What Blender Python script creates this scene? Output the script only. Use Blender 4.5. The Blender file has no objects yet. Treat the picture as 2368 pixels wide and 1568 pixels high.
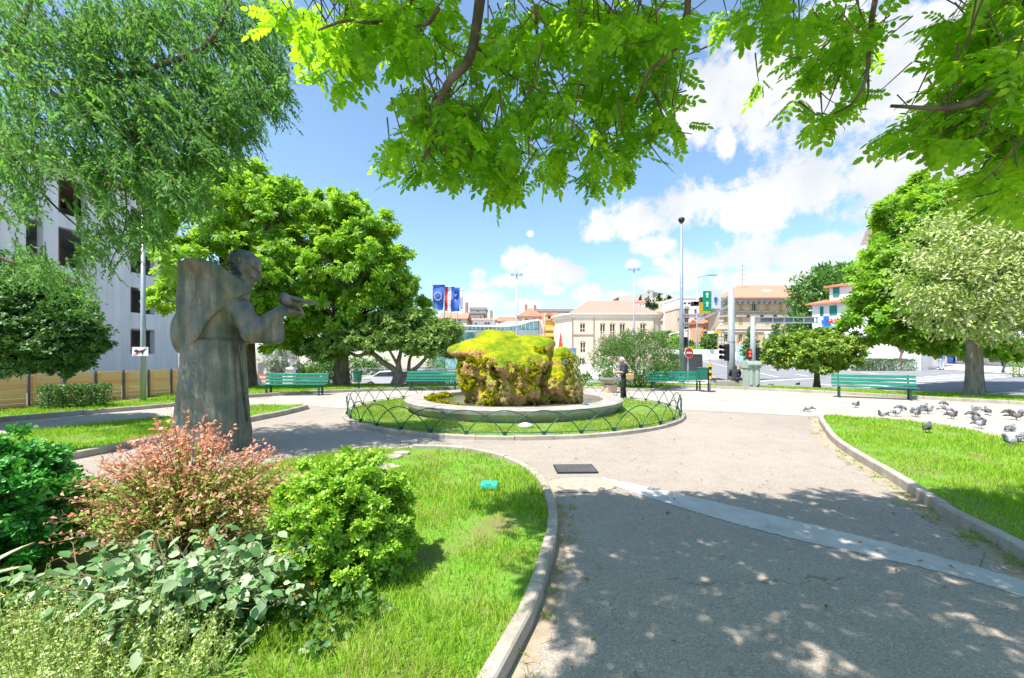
import bpy, math, random
import numpy as np
from mathutils import Vector, Matrix

SC = bpy.context.scene
COL = SC.collection
R = math.radians
rng = np.random.default_rng(7)
random.seed(7)

# ------------------------------------------------------------------ camera
CAM_H, FPX, CX, HY = 1.6, 985.0, 1184.0, 822.0
cam_d = bpy.data.cameras.new("camera")
cam = bpy.data.objects.new("camera", cam_d)
COL.objects.link(cam)
cam.location = (0, 0, CAM_H)
cam.rotation_euler = (R(90), 0, 0)
cam_d.sensor_width = 36
cam_d.lens = 36 * FPX / 2368.0
cam_d.shift_y = (HY - 784) / 2368.0
cam_d.clip_start = 0.05
cam_d.clip_end = 5000
SC.camera = cam

# ------------------------------------------------------------------ sun, sky, exposure
SUN_EL = R(64)
SUN_DIR = Vector((-0.76, -0.65, 0)).normalized() * math.cos(SUN_EL) + Vector((0, 0, math.sin(SUN_EL)))
sun_d = bpy.data.lights.new("sun", 'SUN')
sun_d.energy = 4.6
sun_d.angle = R(0.5)
sun_d.color = (1.0, 0.95, 0.87)
sun = bpy.data.objects.new("sun", sun_d)
COL.objects.link(sun)
sun.rotation_euler = SUN_DIR.to_track_quat('Z', 'Y').to_euler()
SC.view_settings.view_transform = 'Standard'
SC.view_settings.look = 'None'
SC.view_settings.exposure = 1.0
SC.view_settings.gamma = 1
SC.render.engine = 'CYCLES'
SC.cycles.use_denoising = True
SC.cycles.max_bounces = 8
SC.cycles.diffuse_bounces = 5
SC.cycles.glossy_bounces = 2
SC.cycles.transmission_bounces = 5
SC.cycles.transparent_max_bounces = 6
SC.cycles.caustics_reflective = False
SC.cycles.caustics_refractive = False
SC.cycles.sample_clamp_indirect = 6

def world():
    w = bpy.data.worlds.new("World")
    SC.world = w
    w.use_nodes = True
    nt = w.node_tree
    N, L = nt.nodes, nt.links
    N.clear()
    out = N.new('ShaderNodeOutputWorld')
    bg = N.new('ShaderNodeBackground')
    sky = N.new('ShaderNodeTexSky')
    sky.sky_type = 'NISHITA'
    sky.sun_disc = False
    sky.sun_elevation = SUN_EL
    sky.sun_rotation = math.atan2(SUN_DIR.x, SUN_DIR.y)
    sky.air_density = 1.0
    sky.dust_density = 0.6
    sky.ozone_density = 2.5
    tc = N.new('ShaderNodeTexCoord')
    sep = N.new('ShaderNodeSeparateXYZ')
    L.new(tc.outputs['Generated'], sep.inputs[0])
    def M(op, a, b=None, c=None, clamp=False):
        n = N.new('ShaderNodeMath'); n.operation = op; n.use_clamp = clamp
        for i, v in enumerate((a, b, c)):
            if v is None: continue
            if isinstance(v, (int, float)): n.inputs[i].default_value = v
            else: L.new(v, n.inputs[i])
        return n.outputs[0]
    az = M('ARCTAN2', sep.outputs[0], sep.outputs[1])
    el = M('ARCSINE', sep.outputs[2])
    # cumulus clouds, as patches of the sky: azimuth, elevation, half-width, half-height (from their bearings on the photo)
    cl = [(1390,535,55,28),(1470,508,120,48),(1600,478,150,62),(1760,462,190,80),(1900,420,190,100),(2070,400,220,150),(2230,330,260,190),
          (1640,232,100,90),(1750,205,170,115),(1920,240,190,130),(2080,140,240,210),(2260,60,260,220),(1960,60,150,120),
          (1610,615,105,45),(1730,590,150,55),(1870,580,150,50),(2000,565,150,50),(1720,645,160,34),(1930,640,150,44),(1570,655,80,22),
          (1513,568,58,26),(1460,611,26,13),(1525,606,17,11),(1195,598,55,32),(1258,622,85,32),(1322,633,42,28),(1108,634,20,13),
          (1112,660,24,14),(1176,650,46,19),(1280,672,26,12),(1370,675,55,26),(1435,682,50,17),(1512,655,50,19),(1100,698,80,30),
          (1680,330,30,50),(1210,705,60,14),(1225,540,10,9),(300,640,260,60),(700,690,180,40)]
    fld = None
    for (x, y, rx, ry) in cl:
        a0 = math.atan((x - CX) / FPX)
        cs = math.cos(a0)
        e0 = math.atan((HY - y) / FPX * cs)
        ra, re = rx / FPX * cs * cs, ry / FPX * cs
        dx = M('MULTIPLY', M('SUBTRACT', az, a0), 1 / ra)
        dy = M('MULTIPLY', M('SUBTRACT', el, e0), 1 / re)
        d = M('SQRT', M('ADD', M('MULTIPLY', dx, dx), M('MULTIPLY', dy, dy)))
        v = M('SUBTRACT', 1.0, d)
        fld = v if fld is None else M('SMOOTH_MAX', fld, v, 0.25)
    def noise(scale, detail, rough, vec=None):
        n = N.new('ShaderNodeTexNoise'); n.inputs['Scale'].default_value = scale
        n.inputs['Detail'].default_value = detail; n.inputs['Roughness'].default_value = rough
        L.new(vec or tc.outputs['Generated'], n.inputs['Vector'])
        return n.outputs['Fac']
    n1 = noise(9, 8, 0.62)
    n2 = noise(38, 6, 0.6)
    nn = M('ADD', M('MULTIPLY', M('SUBTRACT', n1, 0.5), 2.1), M('MULTIPLY', M('SUBTRACT', n2, 0.5), 1.25))
    dens = M('ADD', M('SUBTRACT', M('MAXIMUM', fld, -1.5), 0.1), M('MULTIPLY', nn, 1.05))
    # a scatter of clouds over the rest of the sky (behind the camera)
    back = M('MULTIPLY', M('SUBTRACT', n1, 0.6), 3.0)
    bmask = M('MULTIPLY', M('LESS_THAN', sep.outputs[1], -0.1), 1.0)
    dens = M('MAXIMUM', dens, M('SUBTRACT', M('MULTIPLY', back, bmask), 0.05))
    cov = N.new('ShaderNodeMapRange'); cov.interpolation_type = 'SMOOTHSTEP'
    cov.inputs['From Min'].default_value = -0.14; cov.inputs['From Max'].default_value = 0.46
    L.new(dens, cov.inputs['Value'])
    thin = M('MULTIPLY', cov.outputs[0], 0.97)
    n3 = noise(6, 5, 0.55)
    body = N.new('ShaderNodeMapRange')
    body.inputs['From Min'].default_value = 0.42; body.inputs['From Max'].default_value = 0.66
    L.new(n3, body.inputs['Value'])
    ccol = N.new('ShaderNodeMix'); ccol.data_type = 'RGBA'
    L.new(body.outputs[0], ccol.inputs['Factor'])
    ccol.inputs['A'].default_value = (3.55, 3.58, 3.62, 1)
    ccol.inputs['B'].default_value = (2.75, 2.92, 3.12, 1)
    # clear-air tint: the deep blue of a dry summer noon
    tint = N.new('ShaderNodeMix'); tint.data_type = 'RGBA'; tint.blend_type = 'MULTIPLY'
    tint.inputs['Factor'].default_value = 1
    L.new(sky.outputs[0], tint.inputs['A'])
    tint.inputs['B'].default_value = SKY_TINT
    mix = N.new('ShaderNodeMix'); mix.data_type = 'RGBA'
    L.new(thin, mix.inputs['Factor'])
    L.new(tint.outputs['Result'], mix.inputs['A'])
    L.new(ccol.outputs['Result'], mix.inputs['B'])
    L.new(mix.outputs['Result'], bg.inputs[0])
    bg.inputs[1].default_value = 0.15
    L.new(bg.outputs[0], out.inputs[0])
SKY_TINT = (0.79, 0.9, 0.9, 1)
world()

# ------------------------------------------------------------------ helpers
def G(x, y, z=0.0):
    """ground point (height z) seen at photo position x, y (photo measured 2368 wide)"""
    Y = (CAM_H - z) * FPX / (y - HY)
    return ((x - CX) / FPX * Y, Y)
def P(x, y, Y):
    return Vector(((x - CX) / FPX * Y, Y, CAM_H + (HY - y) / FPX * Y))
def smooth(a, b, x):
    t = np.clip((x - a) / (b - a), 0, 1)
    return t * t * (3 - 2 * t)
def terrain(x, y):
    x = np.asarray(x, float); y = np.asarray(y, float)
    d = np.maximum(y - 23.2, 0.63 * (x - 9.5) + 0.78 * (y - 23.2))
    xo = np.clip(x, -40, 140)
    outer = -0.9 + 0.028 * xo + np.maximum(0, np.minimum(y, 160) - 50) * np.maximum(0, np.minimum(xo, 80) - 25) * 0.0008
    return outer * smooth(0, 5, d)
def T(x, y): return float(terrain(x, y))

def tag(o, label=None, cat=None, group=None, kind=None):
    if label: o['label'] = label
    if cat: o['category'] = cat
    if group: o['group'] = group
    if kind: o['kind'] = kind
    return o
def empty(name, loc=(0, 0, 0), rz=0.0, label=None, cat=None, group=None):
    o = bpy.data.objects.new(name, None)
    COL.objects.link(o)
    o.location = loc
    o.rotation_euler = (0, 0, rz)
    o.empty_display_size = 0.1
    return tag(o, label, cat, group)
def link_mesh(name, me, mat, parent=None):
    me.name = name
    if mat is not None and not me.materials: me.materials.append(mat)
    o = bpy.data.objects.new(name, me)
    COL.objects.link(o)
    if parent is not None: o.parent = parent
    return o
def kids(o):
    return [c for c in bpy.data.objects if c.parent == o]
KID = {}
def copy_tree(o, parent=None):
    if o.name not in KID: KID[o.name] = kids(o)
    c = o.copy()
    COL.objects.link(c)
    if parent is not None: c.parent = parent
    for k in KID[o.name]: copy_tree(k, c)
    return c

class MB:
    def __init__(self): self.v = []; self.f = []; self.m = []; self.mi = 0
    def add(self, vs, fs):
        b = len(self.v)
        self.v += [tuple(p) for p in vs]
        for f in fs: self.f.append(tuple(b + i for i in f)); self.m.append(self.mi)
        return self
    def box(self, c, s, rz=0.0, taper=1.0, mat=None):
        x, y, z = s[0] / 2, s[1] / 2, s[2] / 2
        vs = []
        for k, t in ((-z, 1), (z, taper)):
            for a, b in ((-x, -y), (x, -y), (x, y), (-x, y)):
                vs.append(Vector((a * t, b * t, k)))
        if rz: m = Matrix.Rotation(rz, 3, 'Z'); vs = [m @ p for p in vs]
        if mat is not None: vs = [mat @ p for p in vs]
        c = Vector(c)
        return self.add([p + c for p in vs], [(3, 2, 1, 0), (4, 5, 6, 7), (0, 1, 5, 4), (1, 2, 6, 5), (2, 3, 7, 6), (3, 0, 4, 7)])
    def quad(self, a, b, c, d): return self.add([a, b, c, d], [(0, 1, 2, 3)])
    def bar(self, p, q, w, h):
        p = Vector(p); q = Vector(q); d = q - p
        m = d.to_track_quat('X', 'Z').to_matrix()
        return self.box((p + q) / 2, (d.length, w, h), mat=m)
    def tube(self, path, radii, n=8, cap=True):
        pts = [Vector(p) for p in path]
        if isinstance(radii, (int, float)): radii = [radii] * len(pts)
        vs, fs = [], []
        up = None
        for i, p in enumerate(pts):
            t = (pts[min(i + 1, len(pts) - 1)] - pts[max(i - 1, 0)])
            if t.length < 1e-9: t = Vector((0, 0, 1))
            t.normalize()
            if up is None:
                up = Vector((0, 0, 1)) if abs(t.z) < 0.9 else Vector((1, 0, 0))
            a = t.cross(up)
            if a.length < 1e-4: a = t.cross(Vector((0.3, 1, 0)))
            a.normalize(); b = a.cross(t).normalized(); up = b
            for k in range(n):
                th = 2 * math.pi * k / n
                vs.append(p + (a * math.cos(th) + b * math.sin(th)) * radii[i])
        for i in range(len(pts) - 1):
            for k in range(n):
                k2 = (k + 1) % n
                fs.append((i * n + k, i * n + k2, (i + 1) * n + k2, (i + 1) * n + k))
        if cap:
            fs.append(tuple(range(n - 1, -1, -1)))
            fs.append(tuple((len(pts) - 1) * n + k for k in range(n)))
        return self.add(vs, fs)
    def lathe(self, prof, n=32, c=(0, 0, 0), sx=1, sy=1, closed=False):
        vs, fs = [], []
        m = len(prof)
        for k in range(n):
            th = 2 * math.pi * k / n
            for r, z in prof: vs.append((c[0] + r * math.cos(th) * sx, c[1] + r * math.sin(th) * sy, c[2] + z))
        rngm = m if closed else m - 1
        for k in range(n):
            k2 = (k + 1) % n
            for j in range(rngm):
                j2 = (j + 1) % m
                fs.append((k * m + j, k2 * m + j, k2 * m + j2, k * m + j2))
        return self.add(vs, fs)
    def prism(self, poly, z0, z1):
        n = len(poly)
        area = sum(poly[i][0] * poly[(i + 1) % n][1] - poly[(i + 1) % n][0] * poly[i][1] for i in range(n))
        if area < 0: poly = poly[::-1]
        vs = [(p[0], p[1], z0) for p in poly] + [(p[0], p[1], z1) for p in poly]
        fs = [tuple(range(n - 1, -1, -1)), tuple(range(n, 2 * n))]
        for i in range(n):
            j = (i + 1) % n
            fs.append((i, j, n + j, n + i))
        return self.add(vs, fs)
    def slab(self, poly, org, ux, uy, th):
        """polygon drawn in the plane org + a*ux + b*uy, with thickness th along ux x uy"""
        ux = Vector(ux); uy = Vector(uy); nn = ux.cross(uy).normalized()
        n = len(poly)
        o = Vector(org)
        vs = [o + ux * a + uy * b for a, b in poly] + [o + ux * a + uy * b + nn * th for a, b in poly]
        fs = [tuple(range(n - 1, -1, -1)), tuple(range(n, 2 * n))]
        for i in range(n):
            j = (i + 1) % n
            fs.append((i, j, n + j, n + i))
        return self.add(vs, fs)
    def ball(self, c, r, nu=10, nv=7):
        if isinstance(r, (int, float)): r = (r, r, r)
        vs = [(c[0], c[1], c[2] - r[2])]
        for j in range(1, nv):
            ph = math.pi * j / nv - math.pi / 2
            for k in range(nu):
                th = 2 * math.pi * k / nu
                vs.append((c[0] + r[0] * math.cos(ph) * math.cos(th), c[1] + r[1] * math.cos(ph) * math.sin(th), c[2] + r[2] * math.sin(ph)))
        vs.append((c[0], c[1], c[2] + r[2]))
        fs = []
        for k in range(nu): fs.append((0, 1 + (k + 1) % nu, 1 + k))
        for j in range(nv - 2):
            for k in range(nu):
                a = 1 + j * nu; b = a + nu; k2 = (k + 1) % nu
                fs.append((a + k, a + k2, b + k2, b + k))
        a = 1 + (nv - 2) * nu
        for k in range(nu): fs.append((a + k, a + (k + 1) % nu, len(vs) - 1))
        return self.add(vs, fs)
    def build(self, name, mat, parent=None, smooth=False, bevel=0.0, loc=None, rz=None):
        me = bpy.data.meshes.new(name)
        me.from_pydata(self.v, [], self.f)
        mats = mat if isinstance(mat, (list, tuple)) else [mat]
        for m in mats: me.materials.append(m)
        if len(mats) > 1: me.polygons.foreach_set('material_index', self.m)
        if smooth: me.polygons.foreach_set('use_smooth', [True] * len(me.polygons))
        me.update()
        o = link_mesh(name, me, None, parent)
        if bevel:
            b = o.modifiers.new('bevel', 'BEVEL'); b.width = bevel; b.segments = 2; b.limit_method = 'ANGLE'
        if loc is not None: o.location = loc
        if rz is not None: o.rotation_euler = (0, 0, rz)
        return o

def np_mesh(name, V, F, mat, parent=None, smooth=False):
    """V (n,3) float, F (m,k) int"""
    V = np.ascontiguousarray(V, dtype=np.float32); F = np.ascontiguousarray(F, dtype=np.int32)
    me = bpy.data.meshes.new(name)
    m, k = F.shape
    me.vertices.add(len(V)); me.loops.add(m * k); me.polygons.add(m)
    me.vertices.foreach_set('co', V.ravel())
    me.loops.foreach_set('vertex_index', F.ravel())
    me.polygons.foreach_set('loop_start', np.arange(0, m * k, k, dtype=np.int32))
    try: me.polygons.foreach_set('loop_total', np.full(m, k, dtype=np.int32))
    except Exception: pass
    if smooth: me.polygons.foreach_set('use_smooth', np.ones(m, dtype=bool))
    me.update(calc_edges=True)
    return link_mesh(name, me, mat, parent)

# ---- implicit surfaces ------------------------------------------------
def surface_nets(f, lo, hi, h):
    lo = np.array(lo, float); hi = np.array(hi, float)
    n = np.ceil((hi - lo) / h).astype(int) + 1
    ax = [lo[i] + h * np.arange(n[i]) for i in range(3)]
    g = np.stack(np.meshgrid(*ax, indexing='ij'), -1).reshape(-1, 3).astype(np.float32)
    V = np.asarray(f(g)).reshape(n)
    S = V < 0
    c = [n[0] - 1, n[1] - 1, n[2] - 1]
    cnt = np.zeros(c, int)
    for dx in (0, 1):
        for dy in (0, 1):
            for dz in (0, 1):
                cnt += S[dx:dx + c[0], dy:dy + c[1], dz:dz + c[2]]
    act = (cnt > 0) & (cnt < 8)
    idx = -np.ones(c, int)
    I = np.argwhere(act)
    idx[act] = np.arange(len(I))
    acc = np.zeros((len(I), 3)); num = np.zeros(len(I))
    for a in range(3):
        b, d = (a + 1) % 3, (a + 2) % 3
        for ob in (0, 1):
            for od in (0, 1):
                o = np.zeros(3, int); o[b] = ob; o[d] = od
                p = I + o; q = p.copy(); q[:, a] += 1
                vp = V[p[:, 0], p[:, 1], p[:, 2]]; vq = V[q[:, 0], q[:, 1], q[:, 2]]
                m = (vp < 0) != (vq < 0)
                t = np.where(m, vp / np.where(m, vp - vq, 1), 0)
                pos = p.astype(float); pos[:, a] += t
                acc[m] += pos[m]; num[m] += 1
    verts = acc / num[:, None] * h + lo
    faces = []
    for a in range(3):
        b, d = (a + 1) % 3, (a + 2) % 3
        s0 = [slice(None)] * 3; s1 = [slice(None)] * 3
        s0[a] = slice(0, -1); s1[a] = slice(1, None)
        A, B = S[tuple(s0)], S[tuple(s1)]
        E = np.argwhere(A != B)
        ok = (E[:, b] > 0) & (E[:, d] > 0) & (E[:, b] < c[b]) & (E[:, d] < c[d])
        E = E[ok]
        fl = A[E[:, 0], E[:, 1], E[:, 2]]
        def cell(ob, od):
            q = E.copy(); q[:, b] -= ob; q[:, d] -= od
            return idx[q[:, 0], q[:, 1], q[:, 2]]
        Q = np.stack([cell(0, 0), cell(1, 0), cell(1, 1), cell(0, 1)], 1)
        Q[~fl] = Q[~fl][:, ::-1]
        faces.append(Q)
    return verts, np.concatenate(faces)
def sd_caps(p, a, b, ra, rb=None, sy=1.0):
    a = np.array(a, np.float32); b = np.array(b, np.float32)
    if rb is None: rb = ra
    ab = b - a
    t = np.clip(((p - a) @ ab) / max(float(ab @ ab), 1e-9), 0, 1)
    q = p - a - t[:, None] * ab
    return np.sqrt((q * q).sum(1)) - (ra + (rb - ra) * t)
def sd_ell(p, c, r, rx=0.0, ry=0.0, rz=0.0):
    q = p - np.array(c, np.float32)
    if rx or ry or rz:
        m = np.array((Matrix.Rotation(rz, 3, 'Z') @ Matrix.Rotation(ry, 3, 'Y') @ Matrix.Rotation(rx, 3, 'X')), np.float32)
        q = q @ m
    r = np.array(r, np.float32)
    k0 = np.sqrt(((q / r) ** 2).sum(1)); k1 = np.sqrt(((q / (r * r)) ** 2).sum(1))
    return k0 * (k0 - 1) / np.maximum(k1, 1e-6)
def sd_poly(x, z, poly):
    pts = np.array(poly, np.float32)
    d = np.full(len(x), 1e9, np.float32); s = np.ones(len(x), np.float32)
    for i in range(len(pts)):
        a, b = pts[i], pts[i - 1]
        e = b - a
        wx, wz = x - a[0], z - a[1]
        t = np.clip((wx * e[0] + wz * e[1]) / (e @ e), 0, 1)
        bx, bz = wx - e[0] * t, wz - e[1] * t
        d = np.minimum(d, bx * bx + bz * bz)
        c1 = z >= a[1]; c2 = z < b[1]; c3 = e[0] * wz > e[1] * wx
        fl = (c1 & c2 & c3) | (~c1 & ~c2 & ~c3)
        s[fl] *= -1
    return s * np.sqrt(d)
def smin(a, b, k):
    h = np.clip(0.5 + 0.5 * (b - a) / k, 0, 1)
    return b * (1 - h) + a * h - k * h * (1 - h)
def smax(a, b, k): return -smin(-a, -b, k)
NT = np.random.default_rng(3).random((32, 32, 32)).astype(np.float32)
def vnoise(p, s):
    q = p * s
    i = np.floor(q).astype(int); f = q - i
    f = f * f * (3 - 2 * f)
    i0 = i & 31; i1 = (i + 1) & 31
    r = 0
    for dx, ix, wx in ((0, i0[:, 0], 1 - f[:, 0]), (1, i1[:, 0], f[:, 0])):
        for dy, iy, wy in ((0, i0[:, 1], 1 - f[:, 1]), (1, i1[:, 1], f[:, 1])):
            for dz, iz, wz in ((0, i0[:, 2], 1 - f[:, 2]), (1, i1[:, 2], f[:, 2])):
                r = r + NT[ix, iy, iz] * wx * wy * wz
    return r * 2 - 1
def sdf_obj(name, f, lo, hi, h, mat, parent=None, smooth=True):
    V, F = surface_nets(f, lo, hi, h)
    return np_mesh(name, V, F, mat, parent, smooth)

# ---- leaves ---------------------------------------------------------------
def diamond(w=0.42, k=0.45, cup=0.06):
    return np.array([(0, 0, 0), (k, w / 2, cup), (1, 0, 0), (k, -w / 2, cup)], float), np.array([(0, 1, 2), (0, 2, 3)])
def obovate(w=0.4):
    v = np.array([(0, 0, 0), (0.45, w * .33, .03), (0.8, w * .5, .02), (1, 0, -.05), (0.8, -w * .5, .02), (0.45, -w * .33, .03)], float)
    return v, np.array([(0, 1, 5), (1, 2, 4), (1, 4, 5), (2, 3, 4)])
def toothed(w=0.5):
    v = np.array([(0, 0, 0), (.2, w * .38, .02), (.38, w * .36, .02), (.42, w * .52, .01), (.6, w * .36, .0), (.66, w * .44, 0), (1, 0, -.06),
                  (.66, -w * .44, 0), (.6, -w * .36, 0), (.42, -w * .52, .01), (.38, -w * .36, .02), (.2, -w * .38, .02)], float)
    f = [(0, 1, 11), (1, 2, 10), (1, 10, 11), (2, 3, 4), (2, 4, 8), (2, 8, 10), (8, 9, 10), (4, 5, 6), (4, 6, 8), (6, 7, 8)]
    return v, np.array(f)
def compose(parts):
    """parts: list of (template, origin, axis, normal, scale)"""
    Vs, Fs, b = [], [], 0
    for (v, f), o, ax, nr, s in parts:
        ax = np.array(ax, float); ax /= np.linalg.norm(ax)
        nr = np.array(nr, float); nr = nr - ax * (nr @ ax); nr /= np.linalg.norm(nr)
        by = np.cross(nr, ax)
        Vs.append(np.array(o) + s * (v[:, :1] * ax + v[:, 1:2] * by + v[:, 2:3] * nr))
        Fs.append(f + b); b += len(v)
    return np.concatenate(Vs), np.concatenate(Fs)
def t_palmate(n=5, w=0.34):
    ps = []
    for i in range(n):
        a = R(-75 + 150 * i / (n - 1))
        s = 1.0 - 0.32 * abs(i - (n - 1) / 2) / ((n - 1) / 2)
        ps.append((obovate(w), (0, 0, 0), (math.cos(a), math.sin(a), -0.28), (0, 0, 1), s))
    return compose(ps)
def t_rosette(n=7, w=0.42):
    ps = []
    for i in range(n):
        a = 2 * math.pi * i / n + 0.3 * (i % 2)
        ps.append((obovate(w), (0, 0, 0), (math.cos(a), math.sin(a), 0.25 + 0.3 * (i % 3)), (0, 0, 1), 0.8 + 0.2 * (i % 2)))
    return compose(ps)
def t_pinnate(n=5):
    ps = []
    for i in range(n):
        x = 0.16 + 0.66 * i / n
        for s in (-1, 1):
            ps.append((toothed(0.52), (x, 0, 0.01), (0.45, s * 0.9, -0.12 - 0.1 * random.random()), (0.05, s * .25, 1), 0.26 + 0.05 * (i % 2) - 0.02 * i / n))
    ps.append((toothed(0.6), (0.8, 0, 0), (1, 0.05, -0.1), (0, 0, 1), 0.3))
    stem = (np.array([(0, .006, 0), (0, -.006, 0), (.82, -.003, 0), (.82, .003, 0)]), np.array([(0, 1, 2), (0, 2, 3)]))
    ps.append((stem, (0, 0, 0), (1, 0, 0), (0, 0, 1), 1))
    return compose(ps)
def unit(a): return a / np.maximum(np.linalg.norm(a, axis=1, keepdims=True), 1e-9)
def leaf_inst(tpl, pos, ax, nr, size):
    v, f = tpl
    ax = unit(ax); nr = unit(nr - ax * (nr * ax).sum(1, keepdims=True)); by = np.cross(nr, ax)
    size = np.asarray(size).reshape(-1, 1, 1)
    V = pos[:, None, :] + size * (v[None, :, 0:1] * ax[:, None] + v[None, :, 1:2] * by[:, None] + v[None, :, 2:3] * nr[:, None])
    n = len(pos)
    F = f[None] + (np.arange(n) * len(v))[:, None, None]
    return V.reshape(-1, 3), F.reshape(-1, 3)
def leaves(name, tpl, pos, ax, nr, size, mat, parent=None):
    V, F = leaf_inst(tpl, pos, ax, nr, size)
    return np_mesh(name, V, F, mat, parent)
def rdir(n, g=None):
    return unit((g or rng).normal(size=(n, 3)))
def clump_points(clumps, n, shell=0.5, seed=1, sub=0.28, per=14):
    """points spread through blobs of foliage: each blob carries small sprigs, thick towards its skin"""
    g = np.random.default_rng(seed)
    C = np.array([c[:3] for c in clumps], float); Rr = np.array([c[3:6] for c in clumps], float)
    w = (Rr[:, 0] * Rr[:, 1] * Rr[:, 2]) ** (2 / 3); w /= w.sum()
    ns = max(8, n // per)
    ci = g.choice(len(C), ns, p=w)
    u = unit(g.normal(size=(ns, 3)))
    rad = shell + (1 - shell) * g.random(ns) ** 0.6
    rad *= 1 + 0.16 * g.normal(size=ns) * 0.6
    sc = C[ci] + u * rad[:, None] * Rr[ci]
    si = g.integers(0, ns, n)
    s_r = (Rr[ci].min(1) * sub)[si]
    pos = sc[si] + g.normal(size=(n, 3)) * s_r[:, None] * np.array([.6, .6, .4])
    out = unit((pos - C[ci][si]) / Rr[ci][si])
    return pos, out, g
def crown(name, clumps, n, tpl, size, mat, parent=None, seed=1, shell=0.5, droop=0.2, up=0.7, sub=0.28, per=14):
    pos, out, g = clump_points(clumps, n, shell, seed, sub, per)
    ax = out * 0.7 + g.normal(size=(n, 3)) * 0.6 + np.array([0, 0, -droop])
    nr = out * 0.5 + g.normal(size=(n, 3)) * 0.45 + np.array([0, 0, up])
    return leaves(name, tpl, pos, ax, nr, size * (0.7 + 0.6 * g.random(n)), mat, parent)
def in_poly(x, y, poly):
    ins = np.zeros(len(x), bool)
    n = len(poly)
    for i in range(n):
        x1, y1 = poly[i]; x2, y2 = poly[i - 1]
        c = ((y1 > y) != (y2 > y)) & (x < (x2 - x1) * (y - y1) / (y2 - y1 + 1e-12) + x1)
        ins ^= c
    return ins
def smooth_line(pts, n=8):
    """Catmull-Rom through 2D/3D points"""
    p = [np.array(q, float) for q in pts]
    p = [2 * p[0] - p[1]] + p + [2 * p[-1] - p[-2]]
    out = []
    for i in range(1, len(p) - 2):
        for k in range(n):
            t = k / n
            out.append(0.5 * ((2 * p[i]) + (-p[i - 1] + p[i + 1]) * t + (2 * p[i - 1] - 5 * p[i] + 4 * p[i + 1] - p[i + 2]) * t * t + (-p[i - 1] + 3 * p[i] - 3 * p[i + 1] + p[i + 2]) * t ** 3))
    out.append(p[-2])
    return [tuple(q) for q in out]
# ------------------------------------------------------------------ materials
class NT_:
    def __init__(self, name):
        self.m = bpy.data.materials.new(name); self.m.use_nodes = True
        self.t = self.m.node_tree; self.N = self.t.nodes; self.L = self.t.links
        self.N.clear()
        self.out = self.N.new('ShaderNodeOutputMaterial')
    def n(self, typ, **kw):
        nd = self.N.new('ShaderNode' + typ)
        for k, v in kw.items(): setattr(nd, k, v)
        return nd
    def set(self, sock, v):
        if isinstance(v, bpy.types.NodeSocket): self.L.new(v, sock)
        else: sock.default_value = (*v, 1) if isinstance(v, tuple) and len(v) == 3 and sock.type == 'RGBA' else v
    def coord(self, kind='Object', scale=(1, 1, 1)):
        tc = self.n('TexCoord'); mp = self.n('Mapping')
        self.L.new(tc.outputs[kind], mp.inputs[0]); mp.inputs['Scale'].default_value = scale
        return mp.outputs[0]
    def noise(self, scale=5, detail=4, rough=0.55, vec=None, dist=0.0):
        nd = self.n('TexNoise'); nd.inputs['Scale'].default_value = scale; nd.inputs['Detail'].default_value = detail
        nd.inputs['Roughness'].default_value = rough; nd.inputs['Distortion'].default_value = dist
        if vec is not None: self.L.new(vec, nd.inputs['Vector'])
        return nd.outputs['Fac']
    def voro(self, scale=5, vec=None, out='Distance', feature='F1'):
        nd = self.n('TexVoronoi', feature=feature); nd.inputs['Scale'].default_value = scale
        if vec is not None: self.L.new(vec, nd.inputs['Vector'])
        return nd.outputs[out]
    def ramp(self, fac, stops):
        nd = self.n('ValToRGB'); self.L.new(fac, nd.inputs[0])
        el = nd.color_ramp.elements
        while len(el) < len(stops): el.new(0.5)
        for e, (p, c) in zip(el, stops):
            e.position = p; e.color = (*c, 1) if len(c) == 3 else c
        return nd.outputs[0]
    def mix(self, fac, a, b, mode='MIX'):
        nd = self.n('Mix', data_type='RGBA', blend_type=mode)
        self.set(nd.inputs['Factor'], fac); self.set(nd.inputs['A'], a); self.set(nd.inputs['B'], b)
        return nd.outputs['Result']
    def math(self, op, a, b=0.0, clamp=False):
        nd = self.n('Math', operation=op, use_clamp=clamp)
        self.set(nd.inputs[0], a); self.set(nd.inputs[1], b)
        return nd.outputs[0]
    def rng(self, v, a, b, c=0.0, d=1.0):
        nd = self.n('MapRange'); self.L.new(v, nd.inputs[0])
        for i, x in enumerate((a, b, c, d)): nd.inputs[i + 1].default_value = x
        return nd.outputs[0]
    def bump(self, h, strength=0.3, dist=0.02):
        nd = self.n('Bump'); self.L.new(h, nd.inputs['Height']); nd.inputs['Strength'].default_value = strength
        nd.inputs['Distance'].default_value = dist
        return nd.outputs[0]
    def pbr(self, col, rough=0.7, metal=0.0, normal=None, spec=0.4, **kw):
        b = self.n('BsdfPrincipled')
        self.set(b.inputs['Base Color'], col); self.set(b.inputs['Roughness'], rough); self.set(b.inputs['Metallic'], metal)
        b.inputs['Specular IOR Level'].default_value = spec
        if normal is not None: self.L.new(normal, b.inputs['Normal'])
        for k, v in kw.items(): self.set(b.inputs[k.replace('_', ' ')], v)
        self.L.new(b.outputs[0], self.out.inputs[0])
        return self.m
MATS = {}
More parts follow.
